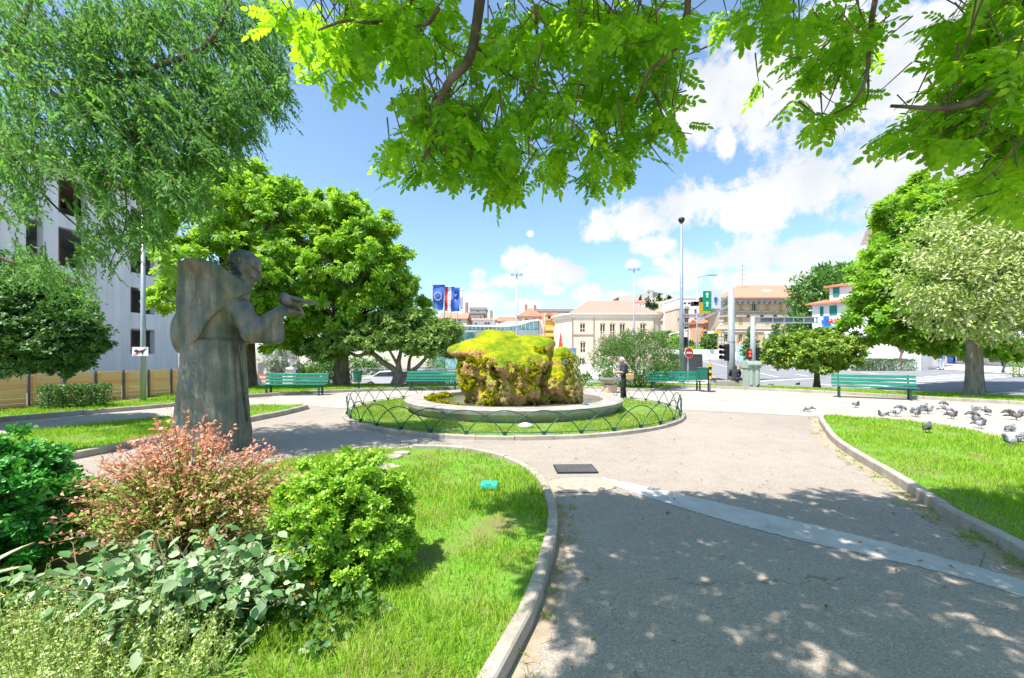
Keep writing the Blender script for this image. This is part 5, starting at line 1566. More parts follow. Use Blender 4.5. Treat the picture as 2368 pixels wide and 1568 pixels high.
def fine():
    c = P(130, 1520, 2.0)
    root = empty('fine_leaved_plant', (c.x, 2.05, .05), 0, 'pale yellow green feathery plant in the bottom left corner', 'plant')
    g = np.random.default_rng(171)
    mb = MB(); LS = []
    for k in range(520):
        a = g.uniform(0, 6.283); r = .75 * g.random() ** .55
        b = np.array([r * math.cos(a), r * .42 * math.sin(a), 0])
        e = b * 1.12 + np.array([g.normal() * .07, g.normal() * .06, .2 + .2 * g.random() * (1.25 - r) + (.14 if g.random() < .12 else 0)])
        mb.tube([b, (b + e) / 2 + np.array([0, 0, .03]), e], [.0025, .002, .001], 3, False)
        for i in range(24):
            t = .2 + .8 * i / 24
            LS.append((b + (e - b) * t, rdir(1, g)[0] + np.array([0, 0, .3]), rdir(1, g)[0] + np.array([0, 0, .8]), .021 * (.6 + .7 * g.random())))
    mb.build('stem', plain('green stalk', (.25, .32, .08), .8), root)
    leaves('foliage', diamond(.42, .5), np.array([q[0] for q in LS]), np.array([q[1] for q in LS]), np.array([q[2] for q in LS]), np.array([q[3] for q in LS]), L_FINE, root)
fine()
def agave():
    c = P(-60, 1290, 2.6)
    root = empty('striped_agave', (c.x, 2.45, .1), 0, 'striped agave with a pale edged leaf at the left edge', 'plant')
    t = NT_('agave leaf'); co = t.coord('UV'); s = t.n('SeparateXYZ'); t.L.new(co, s.inputs[0])
    e = t.math('ABSOLUTE', t.math('SUBTRACT', s.outputs[0], .5))
    m = t.pbr(t.mix(t.math('GREATER_THAN', e, .36), (0.05, 0.14, 0.06), (0.55, 0.5, 0.16)), .45, 0, None, .5)
    for k in range(12):
        a = R(-80 + 27 * k); tilt = .35 + .25 * (k % 3)
        L = .36; mbv = []; uv = []
        n = 9
        for i in range(n):
            u = i / (n - 1)
            w = .035 * (math.sin(math.pi * min(1, .25 + u * .75)) if u < 1 else 0) + .001
            r = L * u; z = L * tilt * u - .12 * u * u + .1
            for sgn, zz in ((-1, .012), (0, -.006), (1, .012)):
                mbv.append((r * math.cos(a) - sgn * w * math.sin(a), r * math.sin(a) + sgn * w * math.cos(a), z + zz)); uv.append((.5 + .5 * sgn, u))
        F = []
        for i in range(n - 1):
            for j in range(2): F.append((i * 3 + j, i * 3 + j + 1, (i + 1) * 3 + j + 1, (i + 1) * 3 + j))
        me = bpy.data.meshes.new('leaf'); me.from_pydata(mbv, [], F)
        ul = me.uv_layers.new()
        for lp in me.loops: ul.data[lp.index].uv = uv[lp.vertex_index]
        o = link_mesh('leaf', me, m, root)
agave()
# dark undergrowth of the bed
g = np.random.default_rng(181)
bl = [(-2.3 + .42 * k, 2.75 + .35 * math.sin(k * 1.7), .1, .3, .3, .12) for k in range(4)] + [(-1.4, 2.4, .08, .3, .2, .1), (-2.9, 2.5, .1, .35, .3, .15)]
o = crown('ground_ivy', bl, 2600, OBO, .06, L_DARK, None, 181, .3, 0, .9)
tag(o, 'dark creeping ground cover under the bed shrubs', 'ground cover', kind='stuff')
# yellow stones edging the bed
def bed_rock(label, px, py, r, sc, seed, col):
    x, y = G(px, py, .06)
    f = lambda p: sd_ell(p, (0, 0, 0), sc) - .22 * min(sc) * vnoise(p + seed, 2.2 / max(sc)) - .05 * min(sc) * vnoise(p + seed, 9 / max(sc))
    o = sdf_obj('bed_stone', f, tuple(-1.5 * s for s in sc), tuple(1.5 * s for s in sc), max(sc) / 22, M_concrete('ochre stone ' + str(seed), tuple(c * .6 for c in col), col, 6, bump=.6))
    o.location = (x, y, .06 + sc[2] * .5)
    tag(o, label, 'stone')
bed_rock('ochre yellow stone at the foot of the bright green round shrub', 700, 1395, 0, (.1, .08, .1), 1, (.4, .26, .06))
bed_rock('flat brown stone under the right side of the round shrub', 862, 1325, 0, (.13, .08, .04), 2, (.3, .21, .12))
bed_rock('small pale stone in the grass in front of the grey leaved plant', 370, 1500, 0, (.08, .06, .05), 3, (.45, .36, .2))
# hedges
def hedge(name, label, corners, z0, h, n, size, mat, seed):
    """clipped hedge: a box of leaves on woody stems"""
    a, b, w = Vector((*corners[0], z0)), Vector((*corners[1], z0)), corners[2]
    root = empty(name, a, 0, label, 'hedge')
    d = (b - a); L = d.length; d.normalize(); nn = Vector((-d.y, d.x, 0))
    g = np.random.default_rng(seed)
    mb = MB()
    for k in range(int(L / .3) + 1):
        p = d * min(L, .15 + .3 * k)
        mb.tube([p, p + Vector((0, 0, h * .8))], [.03, .015], 5)
    mb.build('stem', BARK, root)
    face = g.integers(0, 5, n)
    s, t, u = g.random(n) * L, (g.random(n) - .5) * w, g.random(n) * h
    t = np.where(face == 0, -w / 2, np.where(face == 1, w / 2, t)); u = np.where(face >= 3, h, u)
    j = g.normal(size=(n, 3)) * .035
    pos = np.outer(s, np.array(d)) + np.outer(t, np.array(nn)); pos[:, 2] += .02 + u; pos += j
    pos[:, 2] += .05 * vnoise(pos, 2.5)
    outv = np.where((face == 0)[:, None], -np.array(nn), np.where((face == 1)[:, None], np.array(nn), np.array([0, 0, 1.])))
    leaves('foliage', OBO, pos, outv * .4 + rdir(n, g), outv * .7 + rdir(n, g) * .7 + np.array([0, 0, .4]), size * (.7 + .6 * g.random(n)), mat, root)
p0, p1 = G(95, 947, .05), G(252, 940, .05)
hedge('box_hedge', 'clipped dark green hedge block before the plank fence', (p0, p1, .55), .05, .58, 6500, .06, L_DARK, 191)
hedge('box_hedge', 'long low hedge across the road beneath the white corner house', ((33.8, 42.5), (37.6, 39.5), .9), T(36, 41), 1.05, 6000, .12, L_DARK, 192)
hedge('box_hedge', 'short pale hedge in front of the shop at the right edge', ((34.6, 29.6), (37.5, 28.2), .8), T(36, 29), .85, 3500, .1, L_PITT, 193)
hedge('box_hedge', 'dark hedge with gaps behind the left bench', ((-12.0, 25.5), (-9.6, 25.3), .5), T(-11, 25.5), .75, 3000, .09, L_DARK, 194)
hedge('box_hedge', 'dark hedge behind the bench left of the fountain', ((-4.2, 25.6), (-2.4, 25.6), .5), T(-3, 25.6), .8, 2400, .09, L_DARK, 195)
# ------------------------------------------------------------------ buildings
PL = {}
def plaster(name, col):
    if name not in PL: PL[name] = M_plaster(name, col)
    return PL[name]
SHUT = {}
def wall_face(mb, o, u, W, H, ops, depth):
    """a wall W x H from o along u, with real openings (a0,b0,a1,b1) cut in and reveals of the given depth"""
    o = Vector(o); u = Vector(u).normalized(); up = Vector((0, 0, 1)); inn = up.cross(u)
    A = sorted({0, W} | {v for q in ops for v in (q[0], q[2])}); B = sorted({0, H} | {v for q in ops for v in (q[1], q[3])})
    pt = lambda a, b, d=0: o + u * a + up * b + inn * d
    for i in range(len(A) - 1):
        for j in range(len(B) - 1):
            ca, cb = (A[i] + A[i + 1]) / 2, (B[j] + B[j + 1]) / 2
            if any(q[0] < ca < q[2] and q[1] < cb < q[3] for q in ops): continue
            mb.quad(pt(A[i], B[j]), pt(A[i + 1], B[j]), pt(A[i + 1], B[j + 1]), pt(A[i], B[j + 1]))
    for a0, b0, a1, b1 in ops:
        mb.quad(pt(a0, b0), pt(a1, b0), pt(a1, b0, depth), pt(a0, b0, depth))
        mb.quad(pt(a1, b0), pt(a1, b1), pt(a1, b1, depth), pt(a1, b0, depth))
        mb.quad(pt(a1, b1), pt(a0, b1), pt(a0, b1, depth), pt(a1, b1, depth))
        mb.quad(pt(a0, b1), pt(a0, b0), pt(a0, b0, depth), pt(a0, b1, depth))
def window_unit(root, o, u, q, depth, frame_mat, style='plain', shut_mat=None, arch=False):
    """frame + panes set in the opening; shutters stand open or closed on the wall"""
    o = Vector(o); u = Vector(u).normalized(); up = Vector((0, 0, 1)); inn = up.cross(u)
    a0, b0, a1, b1 = q; w, h = a1 - a0, b1 - b0
    c = o + u * ((a0 + a1) / 2) + up * ((b0 + b1) / 2) + inn * depth * .8
    rz = math.atan2(u.y, u.x)
    mb = MB(); t = max(.05, w * .07)
    loc = lambda x, z, y=0: (x, y, z)
    mb.box((-w / 2 + t / 2, 0, 0), (t, .06, h)); mb.box((w / 2 - t / 2, 0, 0), (t, .06, h))
    mb.box((0, 0, h / 2 - t / 2), (w - 2 * t, .06, t)); mb.box((0, 0, -h / 2 + t / 2), (w - 2 * t, .06, t))
    if w > .7: mb.box((0, 0, 0), (t * .8, .055, h - 2 * t))
    if h > 1.2: mb.box((-w / 4, -.002, h * .18), (w / 2 - t * 1.5, .05, t * .7)); mb.box((w / 4, -.002, h * .18), (w / 2 - t * 1.5, .05, t * .7))
    f = mb.build('window', frame_mat, root, loc=c - root.location, rz=rz)
    MB().quad((-w / 2, .02, -h / 2), (w / 2, .02, -h / 2), (w / 2, .02, h / 2), (-w / 2, .02, h / 2)).build('pane', GLASS, f)
    if shut_mat:
        if style == 'closed':
            for s in (-1, 1):
                m2 = MB(); m2.box((s * w / 4, -depth * .8 + .03, 0), (w / 2 - .02, .05, h - .02))
                for k in range(int(h / .16)): m2.box((s * w / 4, -depth * .8 - .005, -h / 2 + .12 + k * .16), (w / 2 - .14, .03, .05))
                m2.build('shutter', shut_mat, f)
        elif style == 'open':
            for s in (-1, 1):
                m2 = MB(); m2.box((s * (w / 2 + w / 4), -depth * .8 - .04, 0), (w / 2 - .02, .05, h))
                for k in range(int(h / .16)): m2.box((s * (w * .75), -depth * .8 - .07, -h / 2 + .1 + k * .16), (w / 2 - .14, .03, .05))
                m2.build('shutter', shut_mat, f)
    return f
def hip_roof(mb, x0, y0, x1, y1, z, h, ov=.5, ridge=None, th=.18):
    x0 -= ov; y0 -= ov; x1 += ov; y1 += ov
    w, d = x1 - x0, y1 - y0
    if ridge is None:
        r = min(w, d) / 2
        if w >= d: a, b = (x0 + r, (y0 + y1) / 2), (x1 - r, (y0 + y1) / 2)
        else: a, b = ((x0 + x1) / 2, y0 + r), ((x0 + x1) / 2, y1 - r)
    else: a, b = ridge
    vs = [(x0, y0, z), (x1, y0, z), (x1, y1, z), (x0, y1, z), (*a, z + h), (*b, z + h), (x0, y0, z - th), (x1, y0, z - th), (x1, y1, z - th), (x0, y1, z - th)]
    if w >= d: fs = [(0, 1, 5, 4), (1, 2, 5), (2, 3, 4, 5), (3, 0, 4)]
    else: fs = [(0, 1, 4), (1, 2, 5, 4), (2, 3, 5), (3, 0, 4, 5)]
    mb.add(vs, fs + [(1, 0, 6, 7), (2, 1, 7, 8), (3, 2, 8, 9), (0, 3, 9, 6), (6, 9, 8, 7)])
def gable_roof(mb, x0, y0, x1, y1, z, h, ov=.4, along='x'):
    x0 -= ov; y0 -= ov; x1 += ov; y1 += ov
    if along == 'x':
        m = (y0 + y1) / 2
        vs = [(x0, y0, z), (x1, y0, z), (x1, y1, z), (x0, y1, z), (x0, m, z + h), (x1, m, z + h)]
        fs = [(0, 1, 5, 4), (2, 3, 4, 5), (1, 2, 5), (3, 0, 4), (3, 2, 1, 0)]
    else:
        m = (x0 + x1) / 2
        vs = [(x0, y0, z), (x1, y0, z), (x1, y1, z), (x0, y1, z), (m, y0, z + h), (m, y1, z + h)]
        fs = [(0, 1, 4), (1, 2, 5, 4), (2, 3, 5), (3, 0, 4, 5), (3, 2, 1, 0)]
    mb.add(vs, fs)
def house(label, px0, px1, ptop, Y, depth, zb, wall, roof=None, rtype='hip', rh=None, wins=(), rz=0.0, frame=None, shut=None, style='closed', name='house', cat='house', chim=(), parapet=0):
    """house facing the camera side: front spans photo x px0..px1 at depth Y, eaves at photo y ptop"""
    a = P(px0, ptop, Y); b = P(px1, ptop, Y)
    W = b.x - a.x; H = a.z - zb
    root = empty(name, (a.x, Y, zb), rz, label, cat)
    ops = []
    for (cx, cy, w, h) in wins:       # photo centre and size in px
        p = P(cx, cy, Y); ww, hh = w / FPX * Y, h / FPX * Y
        q = (p.x - a.x - ww / 2, p.z - zb - hh / 2, p.x - a.x + ww / 2, p.z - zb + hh / 2)
        if q[0] > .05 and q[2] < W - .05 and q[1] > 0.02 and q[3] < H - .02: ops.append(q)
    mb = MB()
    wall_face(mb, (0, 0, 0), (1, 0, 0), W, H, ops, .22)
    wall_face(mb, (W, 0, 0), (0, 1, 0), depth, H, [], .2)
    wall_face(mb, (0, depth, 0), (0, -1, 0), depth, H, [], .2)
    wall_face(mb, (W, depth, 0), (-1, 0, 0), W, H, [], .2)
    mb.quad((0, 0, H), (W, 0, H), (W, depth, H), (0, depth, H))
    mb.build('wall', wall, root)
    loc0 = root.location.copy(); root.location = (0, 0, 0)
    for q in ops: window_unit(root, (0, 0, 0), (1, 0, 0), q, .22, frame or WHITEP, style, shut)
    root.location = loc0
    if parapet:
        MB().box((W / 2, depth / 2, H + parapet / 2 + .003), (W + .3, depth + .3, parapet)).build('parapet', wall, root)
    if roof:
        mb = MB(); rh = rh or .3 * min(W, depth)
        if rtype == 'hip': hip_roof(mb, 0, 0, W, depth, H + .2, rh)
        elif rtype == 'gablex': gable_roof(mb, 0, 0, W, depth, H + .01, rh)
        else: gable_roof(mb, 0, 0, W, depth, H + .01, rh, along='y')
        ro = mb.build('roof', roof, root)
        for (fx, hh) in chim:
            MB().box((W * fx, depth * .5, H + rh + hh / 2 - .4), (.7, .7, hh + .8)).build('chimney', plain('chimney brick', (.34, .2, .15), .9, bump=.3), ro)
    else:
        for (fx, hh) in chim:
            MB().box((W * fx, depth * .35, H + hh / 2), (.8, .8, hh)).build('chimney', plain('chimney brick', (.34, .2, .15), .9, bump=.3), root)
    return root
def zd(off, s):   # converts readings off enlarged crops to photo positions
    return lambda x, y: ((off[0] + x / s) / 1.0405, (off[1] + y / s) / 1.0405)
Z5 = zd((1300, 660), 4.9); Z4 = zd((1020, 660), 6.2316); Z6 = zd((1600, 640), 4.611); Z1 = zd((0, 350), 2.34)
CREAM = plaster('cream render', (.66, .56, .43)); CREAM2 = plaster('pale cornice', (.7, .63, .52))
MAROON = plain('maroon shutter', (.12, .035, .04), .6)
PIPE = plain('drain pipe brown', (.3, .2, .17), .6)

def cream_hall():
    Y = 100.0
    zb = T(22, 100)
    X = lambda zx, d=Y: (Z5(zx, 0)[0] - CX) / FPX * d
    ze = P(0, Z5(0, 520)[1], Y).z
    x0, x1 = X(375), X(1340)
    root = empty('cream_hall', (x0, Y, zb), 0, 'cream hall with a big salmon hipped roof and arched maroon windows', 'building')
    W = x1 - x0; H = ze - zb
    pts = [(0, 0), (W, 0), (W + 1.3, .5), (W + 2.1, 1.6), (W + 2.5, 3.2), (W + 2.5, 22), (-3.2, 22), (-3.2, 7.5), (-1.55, 2.6)]
    ops = []
    for (a, b, t, bt) in [(472, 526, 590, 678), (708, 762, 590, 736), (823, 878, 590, 736), (940, 995, 590, 736), (1180, 1237, 590, 678), (475, 530, 805, 920), (1060, 1115, 805, 920), (830, 885, 805, 920)]:
        p, q = P(*Z5(a, bt), Y), P(*Z5(b, t), Y)
        ops.append((p.x - x0, max(.1, p.z - zb), q.x - x0, q.z - zb))
    mb = MB()
    wall_face(mb, (0, 0, 0), (1, 0, 0), W, H, ops, .3)
    for i in range(1, len(pts)):
        a, b = pts[i], pts[(i + 1) % len(pts)]
        mb.quad((*a, 0), (*b, 0), (*b, H), (*a, H))
    mb.build('wall', CREAM, root)
    # cornice: three stepped courses
    mb = MB()
    for k, (o, z0, z1) in enumerate(((.25, H, H + .35), (.5, H + .353, H + .9), (.8, H + .903, H + 1.25))):
        c = Vector((sum(p[0] for p in pts) / len(pts), sum(p[1] for p in pts) / len(pts)))
        q = []
        for p in pts:
            d = Vector(p) - c; q.append(tuple(Vector(p) + d.normalized() * o))
        mb.prism(q, z0, z1)
    mb.build('cornice', CREAM2, root)
    zr = P(0, Z5(0, 311)[1], Y + 11).z - zb
    ra, rb = X(560, Y + 11) - x0, X(1040, Y + 11) - x0
    mb = MB(); hip_roof(mb, X(345) - x0, 0, X(1340) - x0 + .6, 22, H + 1.3, zr - H - 1.3, .1, ((ra, 11), (rb, 11)))
    ro = mb.build('roof', M_tiles('salmon tiles', (.5, .2, .15), (.64, .3, .23), 2.2), root)
    p = P(*Z5(852, 460), Y + 2.6)
    MB().box((p.x - x0, 2.6, p.z - zb), (2.8, 1.2, .5)).build('dormer', DARKIRON, ro)
    loc0 = root.location.copy(); root.location = (0, 0, 0)
    for q in ops:
        w, h = q[2] - q[0], q[3] - q[1]; cx = (q[0] + q[2]) / 2
        mb = MB()
        # twin arched lights in a stone surround
        mb.box((0, -.1, 0), (w * .12, .22, h)); mb.box((-w / 2 - .06, -.14, 0), (.14, .2, h + .1)); mb.box((w / 2 + .06, -.14, 0), (.14, .2, h + .1)); mb.box((0, -.12, -h / 2 - .08), (w + .5, .3, .14))
        arch = [(w * .62 * math.cos(t), w * .42 * math.sin(t)) for t in np.linspace(0, math.pi, 11)] + [(w * .5 * math.cos(t), w * .3 * math.sin(t)) for t in np.linspace(math.pi, 0, 11)]
        mb.slab(arch, (0, -.1, h / 2 - .1), (1, 0, 0), (0, 0, 1), .2)
        mb.ball((0, -.12, h / 2 + w * .42), (.13, .1, .2), 8, 6)
        if h > 1.5: mb.box((0, -.08, -h * .08), (w, .18, .12))
        f = mb.build('window', CREAM2, root, loc=(cx, .3, q[1] + h / 2))
        for s in (-1, 1):
            m2 = MB(); m2.box((s * w * .28, -.06, 0), (w * .42, .06, h))
            for k in range(int(h / .3)): m2.box((s * w * .28, -.1, -h / 2 + .18 + .3 * k), (w * .36, .04, .08))
            m2.build('shutter', MAROON, f)
    root.location = loc0
    mb = MB()
    for zx in (378, 630, 1338): mb.tube([(X(zx) - x0, -.12, 0), (X(zx) - x0, -.12, H)], .09, 6)
    mb.build('drain_pipe', PIPE, root)
    za = P(0, Z5(0, 716)[1], Y).z - zb
    MB().box(((X(630) - x0) / 2, -.06, za), (X(630) - x0 - .3, .12, .22)).build('string_course', PIPE, root)
    a, b = X(670) - x0, X(1000) - x0; zc = P(0, Z5(0, 745)[1], Y).z - zb
    mb = MB(); mb.box(((a + b) / 2, -.7, zc), (b - a, 1.4, .2))
    for k in range(24): mb.box((a + (b - a) * k / 23, -1.36, zc + .5), (.05, .05, .8))
    mb.box(((a + b) / 2, -1.36, zc + .95), (b - a, .08, .08))
    mb.build('balcony', CREAM2, root)
cream_hall()
# standing blue banners and the folded red parasol before it
for k, (zx, t, b, d) in enumerate(((382, 870, 980, 96), (224, 885, 935, 90))):
    p = P(*Z5(zx, b), d); q = P(*Z5(zx, t), d)
    r = empty('banner_stand', (p.x, d, p.z), 0, ['tall blue banner panel standing before the left corner of the cream hall', 'short blue banner panel beside the folded red parasol'][k], 'banner')
    MB().box((0, 0, (q.z - p.z) / 2), (1.6, .12, q.z - p.z)).build('panel', plain('slate blue banner', (.1, .19, .42), .6), r)
    MB().box((0, 0, .06), (1.9, .7, .1)).build('foot', GALV, r)
p = P(*Z5(240, 935), 88); q = P(*Z5(242, 690), 88)
r = empty('parasol', (p.x, 88, p.z), 0, 'folded red parasol on a pole beside the yellow house', 'parasol')
h = q.z - p.z
MB().tube([(0, 0, 0), (0, 0, h * .4)], .06, 6).build('pole', GALV, r)
MB().lathe([(.3, h * .2), (.5, h * .3), (.36, h * .5), (.2, h * .8), (.05, h)], 9).build('canopy', plain('red canvas', (.6, .05, .04), .8), r)

def glass_hall():
    Y = 80.0
    f = lambda zx, zy, d=Y: P(*Z4(zx, zy), d)
    zb = T(-6, 80)
    a = f(130, 900)
    x0 = a.x; root = empty('glass_hall', (x0, Y, zb), 0, 'low modern glass hall with a white wave shaped roof behind the fountain rock', 'building')
    X = lambda zx: f(zx, 0).x - x0
    Zz = lambda zy: f(0, zy).z - zb
    D = 16
    MB().box(((X(770) + X(1722)) / 2, D / 2, Zz(858) / 2), (X(1722) - X(770), D, Zz(858))).build('wall', plaster('grey stone cladding', (.46, .45, .44)), root)
    MB().box(((X(130) + X(768)) / 2, D / 2 + .4, Zz(840) / 2), (X(768) - X(130), D, Zz(840))).build('lower_glazing', TEALGLASS, root)
    top = [(130, 770), (470, 775), (1050, 782), (1200, 782), (1420, 765), (1720, 690)]
    poly = [(X(a), Zz(b)) for a, b in top] + [(X(1720), Zz(852)), (X(130), Zz(836))]
    MB().slab(poly, (0, D - 1, 0), (1, 0, 0), (0, 0, 1), D - 1.5).build('glazing', TEALGLASS, root)
    mb = MB()
    for zx in range(160, 1722, 62):
        t = np.interp(zx, [p[0] for p in top], [p[1] for p in top])
        mb.box((X(zx), .42, (Zz(t) + Zz(848)) / 2), (.1, .12, Zz(t) - Zz(848)))
    mb.box(((X(130) + X(1722)) / 2, .4, Zz(852)), (X(1722) - X(130), .3, .3))
    mb.build('mullion', WHITEP, root)
    rp = smooth_line([(100, 632), (300, 700), (470, 758), (760, 765), (1050, 770), (1250, 712), (1450, 705), (1600, 690), (1725, 675)], 5)
    rb = smooth_line([(1725, 695), (1600, 715), (1420, 768), (1200, 790), (1050, 790), (760, 785), (470, 778), (300, 760), (100, 745)], 5)
    MB().slab([(X(a), Zz(b)) for a, b in rp + rb], (0, D + .6, 0), (1, 0, 0), (0, 0, 1), D + 1.4).build('roof', WHITEP, root)
    MB().box((X(1760), 1.5, Zz(680) / 2), (X(1795) - X(1726), 3, Zz(680))).build('tower', plaster('pink stone', (.55, .45, .38)), root)
glass_hall()
OCHRE = plaster('yellow render', (.72, .45, .1)); GREYW = plaster('old grey render', (.36, .34, .32)); BEIGE = plaster('beige render', (.6, .5, .4)); WHITEW = plaster('white render', (.74, .74, .73)); PINKW = plaster('pink beige render', (.66, .5, .38)); STONEW = plaster('pale stone', (.55, .52, .48))
def hz(px, py, Y, zx): return P(px, py, Y)
w4 = lambda lst: [(Z4(a, b)[0], Z4(a, b)[1], w / 6.484, h / 6.484) for a, b, w, h in lst]
def h4(label, a, b, t, Y, dep, wall, roof=None, wins=(), base=1250, **kw):
    pa, pb = Z4(a, t)[0], Z4(b, t)[0]; py = Z4(a, t)[1]
    zb = min(-1.5, P(0, Z4(0, base)[1], Y).z)
    return house(label, pa, pb, py, Y, dep, zb, wall, roof, wins=w4(wins), **kw)
yh = h4('narrow yellow house with balconies between the glass hall and the cream hall', 1800, 1998, 690, 112, 12, OCHRE, TILE, [(1818, 745, 40, 60), (1960, 745, 48, 60)], rtype='gablex', rh=2.6, frame=WHITEP)
def yh_detail():
    Y = 112; o = yh.location
    f = lambda zx, zy: P(*Z4(zx, zy), Y) - o
    d = MB(); p0, p1 = f(1840, 690), f(1935, 610)
    d.box(((p0.x + p1.x) / 2, 2.5, (p0.z + p1.z) / 2), (p1.x - p0.x, 3.5, p1.z - p0.z)); d.build('dormer', OCHRE, yh)
    g = MB(); gable_roof(g, p0.x, .8, p1.x, 4.2, p1.z, .9, .2, 'y'); g.build('dormer_roof', TILE, yh)
    w = f(1885, 650); MB().box((w.x, .7, w.z), (.7, .12, 1.0)).build('window', DARKIRON, yh)
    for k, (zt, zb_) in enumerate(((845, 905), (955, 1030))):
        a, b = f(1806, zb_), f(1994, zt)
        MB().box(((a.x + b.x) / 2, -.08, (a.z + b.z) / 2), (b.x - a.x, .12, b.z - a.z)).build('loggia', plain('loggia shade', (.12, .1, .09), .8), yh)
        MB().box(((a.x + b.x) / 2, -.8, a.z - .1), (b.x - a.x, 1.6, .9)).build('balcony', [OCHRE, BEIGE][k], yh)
    a, b = f(1840, 845), f(1990, 812)
    MB().slab([(0, 0), (b.x - a.x, 0), (b.x - a.x, .1), (0, .1)], (a.x, -.9, b.z), (1, 0, 0), (0, .7, -.5), .05).build('awning', WHITEP, yh)
    a, b = f(1795, 1135), f(1945, 1060)
    mb = MB(); mb.bar((a.x, -1.8, a.z), (b.x, -1.8, a.z), .08, .08); mb.slab([(a.x, 0), (b.x, 0), (b.x, 2.2), (a.x, 2.2)], (0, -1.9, a.z), (1, 0, 0), (0, 1.6, b.z - a.z), .06); mb.build('shop_awning', WHITEP, yh)
yh_detail()
h4('house with a hipped red roof left of the yellow house', 1410, 1790, 640, 116, 12, BEIGE, TILE, [(1542, 690, 40, 50), (1660, 680, 40, 46)], rh=2.7, chim=((.35, 1.4), (.72, 1.2)))
h4('long grey flat roofed block behind the yellow house', 1690, 2260, 560, 140, 10, GREYW, None, [], parapet=.9, chim=((.05, 1.2), (.2, 1.3), (.75, 1.2), (.92, 1.0)))
h4('grey block with a roof top room left of the tall lamp mast', 620, 890, 590, 125, 9, GREYW, None, [(672, 690, 50, 60), (785, 680, 50, 70), (850, 650, 26, 40)], parapet=.5, chim=((.02, 3.6),))
h4('dark flat roofed penthouse above the grey block', 690, 930, 530, 130, 8, GREYW, None, [(810, 550, 44, 26)], parapet=.7)
h4('low house with a pale tiled roof behind the flag poles', 235, 640, 665, 118, 9, BEIGE, TILE2, [(460, 690, 46, 44), (535, 690, 46, 40), (340, 690, 40, 36)], rtype='gablex', rh=2.2, chim=((.94, 2.2),))
h4('white low house in front of the grey block', 730, 1060, 690, 108, 8, WHITEW, TILE2, [(950, 735, 90, 40), (780, 740, 40, 30)], rtype='gablex', rh=.9, chim=((.82, 2.0),))
h4('orange roofed house between the lamp mast and the red hipped roof', 1120, 1400, 705, 114, 9, BEIGE, TILE, [(1300, 725, 40, 26)], rtype='gablex', rh=1.6)
h4('small house with a terracotta roof squeezed beside the cream hall', 2000, 2120, 610, 122, 8, PINKW, TILE, [(2060, 630, 50, 26)], rtype='gablex', rh=1.0)

w6 = lambda lst: [(Z6(a, b)[0], Z6(a, b)[1], w / 4.798, h / 4.798) for a, b, w, h in lst]
def h6(label, a, b, t, Y, dep, wall, roof=None, wins=(), zb=None, **kw):
    pa, pb = Z6(a, t)[0], Z6(b, t)[0]; py = Z6(a, t)[1]
    if zb is None: zb = T(P(pa, 0, Y).x, min(Y, 160)) - .3
    return house(label, pa, pb, py, Y, dep, zb, wall, roof, wins=w6(wins), **kw)
ar = h6('white house with arched loggias left of the beige palace', 155, 405, 360, 135, 14, WHITEW, None, [(240, 505, 50, 62), (240, 603, 50, 60), (342, 505, 30, 50), (342, 603, 30, 52), (224, 415, 30, 24), (268, 415, 30, 24), (315, 415, 44, 24), (345, 700, 30, 44), (240, 700, 50, 54)], parapet=.7, frame=GREYW, name='arcaded_house')
def arcs():
    Y = 135; o = ar.location
    for zy in (540, 635):
        a, b = P(*Z6(160, zy), Y) - o, P(*Z6(400, zy), Y) - o
        MB().box(((a.x + b.x) / 2, -.12, a.z), (b.x - a.x, .25, .4)).build('string_course', GREYW, ar)
    for zy in (474, 572, 672):
        c = P(*Z6(240, zy + 4), Y) - o
        r = 25 / 4.798 / FPX * Y
        pts = [(r * 1.25 * math.cos(t), r * 1.25 * math.sin(t)) for t in np.linspace(0, math.pi, 13)] + [(r * .9 * math.cos(t), r * .9 * math.sin(t)) for t in np.linspace(math.pi, 0, 13)]
        MB().slab(pts, (c.x, .0, c.z), (1, 0, 0), (0, 0, 1), .14).build('arch', GREYW, ar)
arcs()
h6('white annex with red shuttered windows right of the arcaded house', 407, 560, 470, 138, 10, WHITEW, TILE, [(455, 505, 40, 50), (455, 596, 40, 44)], rtype='gablex', rh=3.0, shut=plain('red brown shutter', (.3, .12, .09), .7))
h6('narrow beige tower house at the left of the arcaded house', 130, 168, 480, 128, 10, PINKW, None, [(150, 600, 14, 40)], parapet=.6)
h6('orange beige low house at the far end of the avenue', 385, 500, 640, 128, 8, plaster('apricot render', (.66, .42, .26)), TILE, [(440, 690, 30, 30)], rtype='gablex', rh=1.6)

